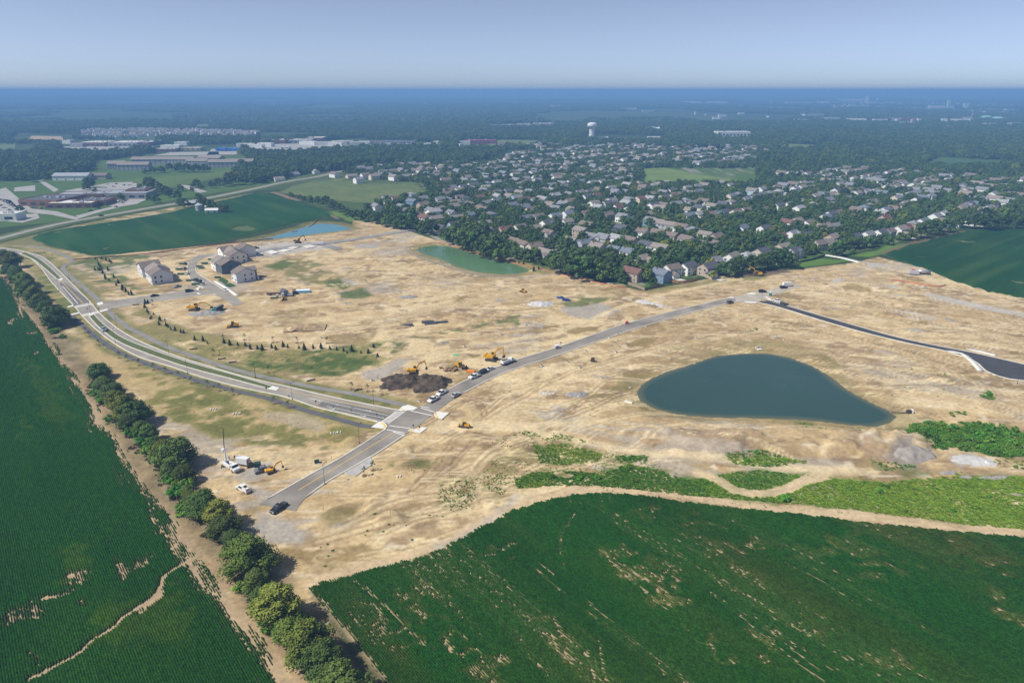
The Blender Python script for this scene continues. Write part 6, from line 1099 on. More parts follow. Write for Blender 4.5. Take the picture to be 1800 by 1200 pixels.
# ------------------------------------------------------------------ the new houses on the site
NB = {'wall_white': WALLM['white'], 'slate': mat('slate_siding', (.115, .15, .185), .8, .05, .6), 'pale': mat('pale_siding', (.70, .71, .74), .8, .05, .6)}
def new_house(px, py, segs, label, rz, wm, z=0):
    """a run of gabled units; each segment is (along, across, length, depth, eaves, rise, turned)"""
    x, y = G(px, py); t = thing('new_house', label, 'house', (x, y, 0), rz, 'new houses on the site')
    for k, (a, c, L_, D_, h, rs, turn, m_) in enumerate(segs):
        for b, nm, mm in ((gable_wall(L_, D_, h, rs), 'wall', m_ or wm), (gable_roof(L_, D_, h, rs, .4, .25), 'roof', ROOFM['taupe' if k % 2 else 'brown'])):
            b.v = [(a + (v[0] if not turn else -v[1]), c + (v[1] if not turn else v[0]), v[2] + (.03 * k if nm == 'roof' else 0)) for v in b.v]; obj(nm, b.mesh(nm, mm), t)
        sx, sy = (L_, D_) if not turn else (D_, L_)
        for z_ in (1.5, 4.3):
            for q in (-.3, .05, .32):
                for s in (-1, 1):
                    if random.random() < .62: o = obj('window', win(a + q * sx, c + s * (sy / 2 + .03), z_, 'N', random.choice((.9, 1.3, 1.7)), 1.4), t)
                    if random.random() < .55: o = obj('window', win(a + s * (sx / 2 + .03), c + q * sy, z_, 'E', random.choice((.9, 1.1)), 1.4), t)
    b = MB(); b.box((-5, -7.2, 1.2), (4.8, .12, 2.4)); obj('garage_door', b.mesh('garage_door', GARM), t); b = MB(); b.box((2, -6.75, 1.05), (1, .12, 2.1)); obj('door', b.mesh('door', DOORM), t)
    return t
random.seed(44)
new_house(275, 488, [(-12, 0, 11, 12.5, 5.7, 3.2, 0, None), (0, -1.2, 12, 13, 5.5, 3.4, 0, None), (12, .8, 12, 13.5, 5.7, 3.2, 1, None)], 'white row house of three units on the left plot', AZ_V, NB['pale'])
new_house(401, 475, [(-3, 0, 12, 13, 5.8, 3.0, 0, NB['slate']), (7, 1.5, 10, 11.5, 5.6, 2.8, 0, NB['wall_white'])], 'slate blue new house with white rear unit', AZ_V, NB['slate'])
new_house(410, 457, [(-8, 0, 10, 12, 5.7, 3.0, 0, None), (2, -1, 11, 12, 5.6, 3.0, 0, None), (10, 1, 9, 12, 5.8, 2.8, 1, None)], 'white row house behind the slate blue one', AZ_V, NB['wall_white'])
new_house(432, 449, [(0, 0, 11, 12, 5.9, 2.8, 0, None)], 'single white new house at the far end of the group', AZ_V, NB['wall_white'])
new_house(429, 492, [(0, 0, 10, 12, 5.6, 2.9, 0, None), (4, -6, 6, 6, 5.2, 2.0, 1, NB['slate'])], 'pale grey new house with small lawn in front', AZ_V, NB['pale'])
for q, lab in (([(383, 492), (392, 488), (402, 494), (396, 500)], 'dark green front lawn left of the pale grey house'), ([(394, 502), (404, 497), (414, 502), (404, 505)], 'dark green front lawn below the pale grey house')):
    tag(obj('lawn', sheet('lawn', GP(q), .10, mat('new_turf', (.035, .09, .02), .95, .25, .6))), lab, 'lawn', kind='structure')
for k, q in enumerate(([(439, 449), (450, 443), (463, 446), (452, 451)], [(467, 443), (478, 440), (490, 444), (478, 447)], [(490, 441), (499, 438), (512, 440), (500, 443)], [(531, 433), (545, 430), (556, 434), (540, 437)], [(505, 436), (515, 433), (526, 435), (516, 438)])):
    tag(obj('foundation_slab', sheet('foundation_slab', GP(q), -.02, CONCW if k < 3 else CONC, .3)), 'pale concrete foundation slab on the far plots, %s from the left' % nth([0, 1, 2, 4, 3][k]), 'slab', 'foundation slabs')
# ------------------------------------------------------------------ vehicles and machines
def paint_(n, c): return mat('paint_' + n, c, .35, .03, 1, spec=.5)
PC = {'white': (.75, .75, .74), 'black': (.02, .021, .024), 'silver': (.45, .46, .48), 'grey': (.16, .165, .18), 'blue': (.02, .07, .32), 'pale blue': (.35, .45, .55), 'red': (.45, .03, .03), 'dark blue': (.025, .035, .07), 'teal': (.03, .28, .27), 'brown': (.10, .07, .06)}
PM = {k: paint_(k.replace(' ', '_'), v) for k, v in PC.items()}
RUB = mat('rubber', (.02, .02, .02), .9); CGL = mat('car_glass', (.02, .026, .035), .08, .05, 1, spec=.6); RIM = mat('rim_metal', (.4, .4, .42), .35, metal=.6); LAMP = mat('lamp_lens', (.8, .8, .78), .2); TAIL = mat('tail_lens', (.45, .02, .02), .3); YEL = mat('machine_yellow', (.62, .33, .02), .5, .12, 1.5); STEEL = mat('dark_steel', (.055, .05, .047), .7, .2, 2); TRK = mat('track_steel', (.07, .06, .05), .9, .25, 4); GRN = mat('dumpster_green', (.015, .16, .06), .6, .15, 1); ORG = mat('orange_plastic', (.75, .22, .03), .6); BLUP = mat('blue_plastic', (.05, .25, .55), .5); TARP = mat('white_wrap', (.8, .82, .84), .5)
def wheels(kit, xs, y, r=.36, w=.26):
    for x in xs:
        for s in (-1, 1):
            b = MB(); b.cyl((x, s * (y - w), r), (x, s * y, r), r, r, 12); kit.append(('wheel', b.mesh('wheel', RUB), None, 'x')); b = MB(); b.cyl((x, s * (y - .02), r), (x, s * (y + .015), r), r * .58, r * .5, 8); kit.append(('rim', b.mesh('rim', RIM), len(kit) - 1, 'x'))
def house_glass(x0, x1, t0, t1, y0, y1, z0, z1):
    b = MB(); return b.add([(x0, -y0, z0), (x1, -y0, z0), (x1, y0, z0), (x0, y0, z0), (t0, -y1, z1), (t1, -y1, z1), (t1, y1, z1), (t0, y1, z1)], [(3, 2, 1, 0), (4, 5, 6, 7), (0, 1, 5, 4), (1, 2, 6, 5), (2, 3, 7, 6), (3, 0, 4, 7)])
def car_kit(kind):
    k = []; b = MB()
    if kind == 'pickup': prof = [(-2.85, .45), (-2.9, .95), (-2.85, 1.08), (1.2, 1.12), (2.55, 1.02), (2.8, .85), (2.85, .42)]; g = (-.75, 1.55, -.55, .75, .9, .74, 1.08, 1.82); W = .97
    elif kind == 'suv': prof = [(-2.3, .42), (-2.38, .95), (-2.3, 1.08), (1.0, 1.08), (2.2, .98), (2.4, .8), (2.42, .4)]; g = (-2.22, 1.25, -1.95, .45, .9, .74, 1.06, 1.72); W = .95
    else: prof = [(-2.3, .36), (-2.38, .72), (-2.25, .92), (-1.3, .95), (1.0, .92), (2.1, .78), (2.36, .6), (2.36, .32)]; g = (-1.75, 1.15, -1.0, .15, .84, .64, .92, 1.42); W = .91
    b.prism(prof, -W, W); b.v = [(x, y * (.94 if z > .9 else 1.0), z) for x, y, z in b.v]; k.append(('body', b.mesh('body', PM['white']), None, 'p'))
    k.append(('windows', house_glass(*g).mesh('windows', CGL), None, 'x'))
    b = house_glass(g[2] - .03, g[3] + .03, g[2] + .08, g[3] - .08, g[5] + .02, g[5] - .06, g[7] - .02, g[7] + .07); k.append(('roof', b.mesh('roof', PM['white']), None, 'p'))
    if kind == 'pickup': b = MB(); b.box((-1.85, 0, .98), (1.95, 1.6, .22)); k.append(('bed_liner', b.mesh('bed_liner', STEEL), None, 'x'))
    L_ = prof[-1][0]
    for s in (-1, 1):
        b = MB(); b.box((L_ - .05, s * W * .72, .74), (.14, .36, .16)); k.append(('headlight', b.mesh('headlight', LAMP), None, 'x')); b = MB(); b.box((prof[1][0] + .02, s * W * .8, .82), (.12, .22, .22)); k.append(('tail_light', b.mesh('tail_light', TAIL), None, 'x'))
        b = MB(); b.box((g[1] - .35, s * (W + .09), 1.05), (.12, .2, .14)); k.append(('mirror', b.mesh('mirror', PM['white']), None, 'p'))
    wheels(k, (-1.75, 1.8) if kind == 'pickup' else (-1.4, 1.45), W + .02, .4 if kind != 'sedan' else .34); return k
CK = {k: car_kit(k) for k in ('sedan', 'suv', 'pickup')}
def head(a, b): p, q = G(*a), G(*b); return math.atan2(q[1] - p[1], q[0] - p[0])
def road_z(px, py):
    x, y = G(px, py)
    for p in ROADPOLYS:
        if in_poly(np.array([x]), np.array([y]), p)[0]: return RZ + .012
    return tz(x, y)
def veh(kit, name, label, cat, px, py, hd, m, group=None, s=None): x, y = G(px, py); return place(kit, name, label, cat, (x, y, road_z(px, py)), hd, group, s, {'p': PM[m]} if m else {})
ST = head((785, 692), (812, 677)); PK = head((183, 582), (160, 556)); ST2 = head((850, 660), (900, 640)); LS = head((480, 900), (540, 860)); SSH = head((285, 522), (327, 515)); HSH = head((380, 500), (400, 513))
for kd, lab, px, py, hd, m in (('pickup', 'white and grey pickup parked at the kerb just above the crossing', 762, 704, ST + math.pi, 'white'), ('pickup', 'white pickup parked second above the crossing by the dark soil pile', 777, 692, ST + math.pi, 'white'), ('sedan', 'silver saloon parked on the pond side of the street', 801, 696, ST, 'silver'), ('pickup', 'white pickup with dark bed parked by the brown pallets', 834, 663.5, ST2 + math.pi, 'white'), ('suv', 'dark car parked between two white ones on the street', 848, 656, ST2 + math.pi, 'dark blue'), ('sedan', 'white saloon parked right of the dark car on the street', 861, 650, ST2 + math.pi, 'white'),
        ('pickup', 'black pickup at the lower end of the street', 490, 895, LS + math.pi, 'black'), ('pickup', 'grey pickup parked next to the mini excavator', 463, 827, head((450, 830), (478, 822)) + math.pi, 'grey'), ('pickup', 'pale blue pickup driving on the parkway', 183, 581, PK, 'pale blue'), ('sedan', 'blue car standing on the dirt, upper of two', 985, 524, 2.6, 'blue'), ('sedan', 'blue car standing on the dirt, lower of two', 995, 528, 2.9, 'blue'), ('suv', 'brown box shaped van on the upper street', 1283, 533, head((1270, 537), (1300, 528)), 'brown'), ('suv', 'black car at the top junction', 1340, 514, 0.1, 'black'), ('suv', 'black car left of the white box trailer at the street end', 1377, 507, 0.2, 'black'), ('pickup', 'white pickup towing a trailer at the start of the black road', 1366, 530.5, head((1382, 537), (1352, 527)), 'white'),
        ('sedan', 'black car driving on the side street near the parkway', 272, 521, SSH, 'black'), ('suv', 'black van on the side street near the new houses', 333, 513, SSH, 'black'), ('sedan', 'dark car parked beside the upper green dumpsters', 326, 464.5, 2.2, 'black'), ('sedan', 'dark car parked beside the middle green dumpster', 325.5, 473, 2.0, 'dark blue'), ('sedan', 'white car parked beside the green dumpsters', 329.5, 482, 1.7, 'white'), ('suv', 'dark car, upper of two parked close to the street bend', 345, 494, 2.4, 'dark blue'), ('suv', 'dark car, lower of two parked close to the street bend', 351.5, 496.5, 2.4, 'black'), ('pickup', 'silver pickup parked below the white row house', 311, 504, 1.2, 'silver'), ('sedan', 'white car by the sidewalk of the pale grey house', 396, 511, HSH, 'white'), ('pickup', 'dark pickup behind the single white new house', 449, 437, .2, 'black'), ('suv', 'dark car on the country road passing the school', 178, 380, head((173, 381), (260, 366)), 'dark blue')):
    veh(CK[kd], 'pickup_truck' if kd == 'pickup' else 'car', lab, 'pickup' if kd == 'pickup' else 'car', px, py, hd, m)
lotcars = [(166 + 8 * k, 358.5 + (k % 3) * 1.2) for k in range(3)] + [(186, 359), (193, 361), (214, 355), (219, 354), (216, 357), (190, 325), (200, 329), (218, 326), (175, 331), (180, 331.5), (185, 331), (205, 324), (228, 326), (236, 322)] + [(6 + 5 * k, 354 + 2 * k) for k in range(4)] + [(20, 362), (26, 364), (29, 368), (2, 362), (8, 366), (16, 370), (60, 366), (72, 367), (160, 371), (175, 367)]
lc = sorted(lotcars)
for k, (px, py) in enumerate(lc): veh(CK[('sedan', 'suv')[k % 2]], 'car', '%s parked car in the school grounds, %s from the left' % (('dark', 'white', 'grey', 'silver')[k % 4], nth(k)), 'car', px, py, random.choice((.1, 1.6)), ('black', 'white', 'grey', 'silver')[k % 4], 'cars at the school')
# service trucks, trailers
def box_truck_kit(kind):
    k = []; b = MB(); b.box((0, 0, .75), (7.2 if kind != 'dump' else 8.0, .9, .3)); k.append(('frame', b.mesh('frame', STEEL), None, 'x'))
    x0 = 2.7 if kind != 'dump' else 3.1
    b = MB(); b.prism([(x0 - .8, .6), (x0 - .8, 2.35), (x0 + .35, 2.35), (x0 + .7, 1.55), (x0 + 1.7, 1.4), (x0 + 1.75, .6)], -1.1, 1.1); k.append(('cab', b.mesh('cab', PM['white']), None, 'p'))
    b = MB(); b.add([(x0 + .40, -.95, 2.24), (x0 + .40, .95, 2.24), (x0 + .74, .98, 1.6), (x0 + .74, -.98, 1.6)], [(0, 3, 2, 1)]); b.box((x0 - .1, 0, 1.95), (.7, 2.24, .55)); k.append(('windows', b.mesh('windows', CGL), None, 'x'))
    if kind == 'bucket':
        b = MB(); b.box((-.9, .82, 1.3), (4.6, .6, 1.0)); b.box((-.9, -.82, 1.3), (4.6, .6, 1.0)); k.append(('tool_boxes', b.mesh('tool_boxes', PM['white']), None, 'p')); b = MB(); b.cyl((-2.2, 0, 1), (-2.2, 0, 2.6), .45, .4, 10); k.append(('turret', b.mesh('turret', PM['white']), None, 'p'))
        b = MB(); b.cyl((-2.2, 0, 2.5), (-2.8, .4, 6.5), .28, .22, 4); k.append(('lower_boom', b.mesh('lower_boom', PM['white']), None, 'p')); b = MB(); b.cyl((-2.8, .4, 6.4), (-3.1, 1.2, 13), .17, .11, 4); k.append(('upper_boom', b.mesh('upper_boom', STEEL), None, 'x')); b = MB(); b.box((-3.5, .3, 5.2), (1, 1, 1.1), taper=(1.15, 1.15)); k.append(('bucket', b.mesh('bucket', PM['white']), None, 'p'))
        for s in (-1, 1): b = MB(); b.box((-2.6, s * 1.5, .4), (.2, .2, 1.0)); b.box((-2.6, s * 1.6, .06), (.5, .5, .1)); k.append(('outrigger', b.mesh('outrigger', STEEL), None, 'x'))
    elif kind == 'dump':
        b = MB(); b.prism([(-3.9, 1.2), (-4.1, 2.7), (1.9, 2.7), (2.1, 1.2)], -1.2, 1.2); k.append(('dump_body', b.mesh('dump_body', STEEL), None, 'x')); b = MB(); b.box((-1.0, 0, 2.68), (5.4, 2.1, .35), taper=(.8, .6)); k.append(('load', b.mesh('load', mat('gravel_load', (.3, .28, .26), .95, .2, 2)), None, 'x'))
    elif kind == 'service':
        b = MB(); b.box((-1.0, 0, 1.5), (4.6, 2.1, 1.2)); k.append(('service_body', b.mesh('service_body', PM['white']), None, 'p')); b = MB(); b.box((-1.2, 0, 2.15), (3.2, 1.2, .12)); k.append(('bed_well', b.mesh('bed_well', STEEL), None, 'x')); b = MB(); b.cyl((-2.8, .6, 2.1), (-.4, .6, 3.0), .12, .08, 6); k.append(('crane', b.mesh('crane', STEEL), None, 'x'))
    for s in (-1, 1): b = MB(); b.box((x0 + 1.74, s * .8, .95), (.1, .35, .25)); k.append(('headlight', b.mesh('headlight', LAMP), None, 'x'))
    wheels(k, (-2.6, 2.9) if kind != 'dump' else (-3.0, -1.8, 3.6), 1.15, .5, .4); return k
veh(box_truck_kit('bucket'), 'bucket_truck', 'white bucket truck with its boom raised', 'truck', 405, 822, head((405, 822), (425, 834)), 'white')
veh(box_truck_kit('service'), 'service_truck', 'white service truck in front of the large excavator', 'truck', 891, 639, ST2, 'white')
veh(box_truck_kit('dump'), 'dump_truck', 'dump truck with teal cab beside the grey stone pile', 'truck', 383, 546, head((383, 546), (373, 551)), 'teal')
pk = list(CK['pickup']); b = MB()
for s in (-1, 1): b.cyl((-2.6, s * .8, 2.0), (1.0, s * .8, 2.0), .09, .09, 5); [b.cyl((x, s * .8, 1.0), (x, s * .8, 2.0), .04, .04, 4) for x in (-2.5, -.7)]
b.box((-1.7, .62, 1.35), (2.1, .5, .6)); pk.append(('ladder_rack', b.mesh('ladder_rack', PM['white']), None, 'x')); veh(pk, 'utility_truck', 'white utility truck with ladder racks near the hedgerow', 'truck', 428, 861, head((428, 861), (408, 850)), 'white')
def trailer_kit(L_, W, H, m, deck=False):
    k = []; b = MB(); b.box((0, 0, .6), (L_, W, .18)); b.cyl((L_ / 2, 0, .55), (L_ / 2 + 1.3, 0, .5), .08, .06, 5); k.append(('chassis', b.mesh('chassis', STEEL), None, 'x')); b = MB()
    if deck: [b.box((0, s * W / 2, .9), (L_, .1, .5)) for s in (-1, 1)]; b.box((-.3, 0, .95), (L_ * .5, W * .6, .5), taper=(.8, .8))
    else: b.box((0, 0, .72 + H / 2), (L_, W, H), taper=(.985, .96))
    k.append(('box', b.mesh('box', m), None, 'x')); wheels(k, (-.5, .4), W / 2 + .05, .36, .2); return k
veh(trailer_kit(4.2, 2.0, 2.0, PM['white']), 'box_trailer', 'white box trailer behind the bucket truck', 'trailer', 428, 815, .1 + head((420, 812), (440, 817)), None); veh(trailer_kit(4.5, 2.0, .5, STEEL, True), 'flat_trailer', 'dark flat trailer towed by the white pickup on the black road', 'trailer', 1378, 535.5, head((1390, 539), (1368, 533)), None)
veh(trailer_kit(5.5, 2.3, 2.1, PM['white']), 'box_trailer', 'white box trailer at the far street end', 'trailer', 1383, 503.5, .15, None); veh(trailer_kit(5, 2.3, 2.0, PM['white']), 'box_trailer', 'white box trailer by the far slabs', 'trailer', 564, 430, .1, None)
k = []; b = MB(); b.cyl((-4.2, 0, 2.0), (4.2, 0, 2.0), 1.15, 1.15, 14); k.append(('tank', b.mesh('tank', mat('polished_tank', (.5, .5, .52), .3, metal=.5), True), None, 'x')); b = MB(); b.box((0, 0, .75), (9.5, 1.0, .3)); k.append(('chassis', b.mesh('chassis', STEEL), None, 'x')); b = MB(); b.box((-6.2, 0, 1.9), (2.0, 2.3, 2.4), taper=(.85, .9)); k.append(('cab', b.mesh('cab', PM['red']), None, 'x')); wheels(k, (-6.2, -3.6, 2.6, 3.7), 1.15, .5, .4)
veh(k, 'tank_trailer', 'silver tanker with red cab at the edge of the right field', 'truck', 1622, 482, -.25, None); veh(trailer_kit(6, 2.4, 2.2, mat('grey_container', (.5, .5, .53), .6)), 'storage_container', 'pale grey storage box left of the tanker', 'container', 1606, 482, -.2, None)
# excavators, loader, dozers
def beam(b, p, q, w, h): b.cyl(p, q, w, h, 4)
def excavator_kit(boom=52, stick=-60, s=1.0, body=YEL, swing=0.0):
    k = []
    for sd in (-1, 1):
        b = MB(); b.prism([(-2.2, .25), (-2.0, 0), (2.0, 0), (2.2, .25), (2.2, .75), (1.9, 1.0), (-1.9, 1.0), (-2.2, .75)], sd * 1.35 - .3, sd * 1.35 + .3); k.append(('track', b.mesh('track', TRK), None, 'x'))
    b = MB(); b.box((0, 0, .8), (2.2, 2.2, .5)); b.cyl((0, 0, .9), (0, 0, 1.25), .8, .8, 12); k.append(('undercarriage', b.mesh('undercarriage', STEEL), None, 'x'))
    Rz = Matrix.Rotation(swing, 4, 'Z')
    def add(b, n, m): b.v = [tuple(Rz @ Vector(v)) for v in b.v]; k.append((n, b.mesh(n, m), None, 'x'))
    b = MB(); b.box((-.7, 0, 1.75), (3.4, 2.6, 1.0), taper=(.97, .95)); add(b, 'upper_body', body); b = MB(); b.prism([(-3.1, 1.3), (-3.1, 2.2), (-2.2, 2.5), (-2.0, 1.3)], -1.3, 1.3); add(b, 'counterweight', body)
    b = MB(); b.box((.55, .8, 2.35), (1.5, 1.0, 1.9), taper=(.85, .92)); add(b, 'cab', CGL); b = MB(); b.box((.5, .8, 3.34), (1.45, 1.02, .12)); add(b, 'cab_roof', body)
    p0 = Vector((.9, -.2, 1.9)); a = R(boom); p1 = p0 + Vector((math.cos(a), 0, math.sin(a))) * 3.2; a2 = R(boom - 38); p2 = p1 + Vector((math.cos(a2), 0, math.sin(a2))) * 2.8; a3 = R(stick); p3 = p2 + Vector((math.cos(a3), 0, math.sin(a3))) * 3.0
    b = MB(); beam(b, p0, p1, .34, .38); beam(b, p1, p2, .38, .28); add(b, 'boom', body); b = MB(); beam(b, p2 + (p2 - p3) * .15, p3, .28, .2); add(b, 'stick', body)
    b = MB(); beam(b, p0 + Vector((.3, 0, .1)), (p0 + p1) / 2 + Vector((.35, 0, .2)), .09, .07); beam(b, p1 + Vector((0, 0, .35)), p2 + (p2 - p3) * .15, .1, .07); add(b, 'cylinders', STEEL)
    b = MB(); d = (p3 - p2).normalized(); b.prism([(p3.x - .1, p3.z), (p3.x + .5, p3.z - .2), (p3.x + .45, p3.z - .9), (p3.x - .35, p3.z - 1.0), (p3.x - .6, p3.z - .5)], -.75, .55); add(b, 'bucket', STEEL); return k
def exc(px, py, hd, label, s=1.0, **kw): x, y = G(px, py); return place(excavator_kit(**kw), 'excavator', label, 'excavator', (x, y, tz(x, y) + kw.pop('dz', 0)), hd, None, s)
exc(342, 545, -.05, 'yellow excavator with outstretched arm by the grey stone pile', 1.15, boom=38, stick=-35); exc(524, 427, 0, 'dark excavator working by the far foundation slabs', 1.05, boom=62, stick=-72, body=mat('dirty_orange', (.16, .08, .04), .7)); exc(864, 633, -.35, 'large yellow excavator parked behind the white service truck', 1.15, boom=62, stick=-86); exc(1331, 484, 2.9, 'yellow excavator digging in front of the suburb trees', 1.0, boom=60, stick=-80); exc(477, 829, .5, 'yellow mini excavator beside the grey pickup', .62, boom=55, stick=-80)
x, y = G(728, 662); place(excavator_kit(boom=60, stick=-78), 'excavator', 'yellow excavator standing on the dark soil pile', 'excavator', (x, y, tz(x, y) + 1.9), .12, None, .95)
def loader_kit(track=False):
    k = []; b = MB(); b.box((-1.2, 0, 1.4), (2.6, 1.8, 1.2), taper=(.9, .85)); k.append(('engine_body', b.mesh('engine_body', YEL), None, 'x')); b = MB(); b.box((.3, 0, 2.2), (1.4, 1.5, 1.7), taper=(.85, .9)); k.append(('cab', b.mesh('cab', CGL), None, 'x')); b = MB(); b.box((.3, 0, 3.1), (1.4, 1.5, .15)); k.append(('cab_roof', b.mesh('cab_roof', YEL), None, 'x'))
    b = MB(); [beam(b, (.6, s * .6, 1.6), (2.8, s * .6, .8), .16, .13) for s in (-1, 1)]; k.append(('lift_arms', b.mesh('lift_arms', YEL), None, 'x')); b = MB(); b.prism([(2.7, .1), (3.7, .15), (3.6, .35), (3.0, .6), (2.9, 1.2), (2.7, 1.2)], -1.35, 1.35); k.append(('blade' if track else 'bucket', b.mesh('bucket', STEEL if not track else YEL), None, 'x'))
    if track:
        for sd in (-1, 1): b = MB(); b.prism([(-2.2, .3), (-1.9, 0), (1.6, 0), (1.9, .3), (1.6, .9), (-1.9, .9)], sd * 1.1 - .25, sd * 1.1 + .25); k.append(('track', b.mesh('track', TRK), None, 'x'))
    else: wheels(k, (-1.5, 1.3), 1.25, .7, .5)
    return k
LK, DK = loader_kit(), loader_kit(True)
for kt, nm, lab, px, py, hd, s in ((LK, 'wheel_loader', 'yellow wheel loader beside the brown pallets', 808, 646, -.3, 1.0), (DK, 'bulldozer', 'yellow bulldozer on the dirt below the dump truck', 411, 574, 3.4, 1.05), (DK, 'skid_steer', 'small black and yellow skid loader right of the crossing', 817, 750, 2.9, .75), (DK, 'skid_steer', 'small orange skid loader below the site sheds', 500, 530, 3.6, .75), (DK, 'bulldozer', 'yellow dozer far off beside the brown heap', 920, 513, 2.5, .8)):
    x, y = G(px, py); place(kt, nm, lab, 'machine', (x, y, tz(x, y)), hd, None, s)
# green dumpsters
dk_ = []; b = MB(); b.prism([(-2.7, .25), (-3.0, 1.5), (3.0, 1.5), (2.7, .25)], -1.15, 1.15); dk_.append(('bin', b.mesh('bin', GRN), None, 'x')); b = MB(); b.box((0, 0, 1.46), (5.6, 2.05, .1)); dk_.append(('rubbish', b.mesh('rubbish', mat('builders_waste', (.2, .17, .13), .95, .5, 2)), None, 'x')); b = MB()
for s in (-1, 1): b.box((0, s * 1.17, 1.5), (6.0, .1, .12)); [b.box((x, s * 1.18, .85), (.1, .08, 1.2)) for x in (-2, -1, 0, 1, 2)]
dk_.append(('ribs', b.mesh('ribs', GRN), None, 'x')); dd = sorted([(230 + x / 7.2, 400 + y / 7.2 + 1.5) for x, y in ((650, 455), (610, 522), (635, 585), (745, 665), (820, 712), (870, 485), (895, 508), (935, 450), (1012, 398), (1100, 625))])
for k, (px, py) in enumerate(dd): x, y = G(px, py); place(dk_, 'dumpster', 'green open dumpster by the new houses, %s from the left' % nth(k), 'dumpster', (x, y, max(0, tz(x, y))), random.choice((.05, .1, .0)), 'green dumpsters', random.uniform(.66, .76))
x, y = G(481, 524); place(dk_, 'dumpster', 'green open dumpster by the site sheds', 'dumpster', (x, y, tz(x, y)), .1, 'green dumpsters', .62)
# site stores
def boxthing(name, label, cat, px, py, parts, rz=0.0, group=None):
    t = thing(name, label, cat, on(px, py), rz, group)
    for nm, c, d, m_, tp in parts: b = MB(); b.box(c, d, taper=tp); obj(nm, b.mesh(nm, m_), t)
    return t
for px, py, m_, lab in ((488, 523, mat('toilet_teal', (.1, .45, .42), .6), 'teal portable toilet by the site sheds'), (1354, 520, GRN, 'green portable toilet at the top junction'), (498, 522, BLUP, 'blue portable toilet by the site sheds'), (358, 501, mat('toilet_dark', (.05, .06, .08), .6), 'dark portable toilet beside the street bend')):
    boxthing('portable_toilet', lab, 'toilet', px, py, [('cabin', (0, 0, 1.1), (1.2, 1.2, 2.2), m_, (.97, .97)), ('roof', (0, 0, 2.3), (1.25, 1.25, .25), TARP, (.7, .7)), ('door', (0, -.63, 1.05), (.75, .05, 1.8), UNITM, (1, 1))], .3)
gabled('site_shed', 'small grey shed with dark roof among the site stores', 501, 519, 4, 3.2, 2.6, 1.2, GRAYW, ROOFM['dark'], AZ_V, 'shed', 1); boxthing('generator', 'grey generator frame right of the site shed', 'generator', 510, 520, [('housing', (0, 0, 1.2), (3.2, 1.6, 1.4), UNITM, (.97, .95)), ('skid', (0, 0, .3), (3.5, 1.8, .4), STEEL, (1, 1)), ('exhaust', (.9, 0, 2.2), (.2, .2, .7), STEEL, (1, 1))], .1); boxthing('compactor', 'dark compactor machine right of the generator', 'machine', 518, 517, [('body', (0, 0, 1.3), (3, 2, 1.6), STEEL, (.8, .8)), ('drum', (1.6, 0, .7), (1.4, 2, 1.4), STEEL, (.7, 1)), ('canopy', (-.2, 0, 3.0), (1.6, 1.6, .15), STEEL, (1, 1))], .3)
boxthing('log_trailer', 'long dark pipe trailer left of the site shed', 'trailer', 482, 518, [('bed', (0, 0, .9), (9, 1.6, .25), STEEL, (1, 1)), ('load', (0, 0, 1.4), (8.5, 1.2, .8), mat('rust_load', (.16, .09, .07), .9), (1, .7)), ('axle', (-2, 0, .4), (1.2, 1.7, .8), RUB, (.8, 1))], .12)
t = boxthing('wrapped_stack', 'white wrapped board stack with blue side', 'stack', 533, 513, [('boards', (0, 0, .8), (8.2, 3.6, 1.5), TARP, (.99, .98))], .15)
b = MB(); b.box((0, -1.83, .7), (8, .08, 1.2)); obj('blue_wrap', b.mesh('blue_wrap', mat('cyan_wrap', (.1, .45, .7), .5)), t)
BLK = mat('dark_pipe', (.075, .085, .11), .6)
for px, py, n, lab, rz in ((715, 572, 9, 'bundle of dark drain pipes lying alone on the dirt', .2), (752, 566, 8, 'upper bundle of dark drain pipes by the grass strip', .18), (757, 568.5, 8, 'lower bundle of dark drain pipes by the grass strip', .18), (776, 566.5, 8, 'right bundle of dark drain pipes by the grass strip', .22)):
    t = thing('pipe_bundle', lab, 'pipes', on(px, py), rz)
    for k in range(n):
        b = MB(); r_ = k // 5; b.cyl((-3.2, (k % 5) * .5 - 1 + r_ * .25, .26 + r_ * .42), (3.2, (k % 5) * .5 - 1 + r_ * .25, .26 + r_ * .42), .24, .24, 8); obj('pipe', b.mesh('pipe', BLK), t)
PIPW = mat('white_pipe', (.72, .71, .68), .7)
for px, py, n, lab in ((410, 729, 4, 'row of short white concrete pipes on the dry grass'), (582, 763, 5, 'heap of white pipe pieces near the footpath'), (370, 721, 3, 'small white pipe pieces left on the dry grass'), (699, 839, 2, 'white pipe offcuts on the dirt beside the green patch')):
    t = thing('concrete_pipes', lab, 'pipes', on(px, py), .3)
    for k in range(n): b = MB(); a = .25 * (k % 3); b.cyl((k * .8, 0, .2), (k * .8 + math.sin(a) * 1.3, 1.3 * math.cos(a), .2), .2, .2, 8); obj('pipe', b.mesh('pipe', PIPW), t)
boxthing('orange_tray', 'orange plastic tray on the dirt by the parked cars', 'tray', 827, 653, [('base', (0, 0, .25), (3.4, 1.9, .4), ORG, (1.08, 1.1)), ('rim', (0, 0, .5), (3.8, 2.2, .12), ORG, (1, 1))], -.3); boxthing('green_tarp', 'bright green folded tarpaulin on the dirt', 'tarp', 804, 623, [('sheet', (0, 0, .12), (4.2, 1.6, .2), mat('tarp_green', (.03, .45, .22), .6), (.8, .7)), ('fold', (.8, .2, .28), (1.6, .8, .2), mat('tarp_green', None), (.6, .6))], .1)
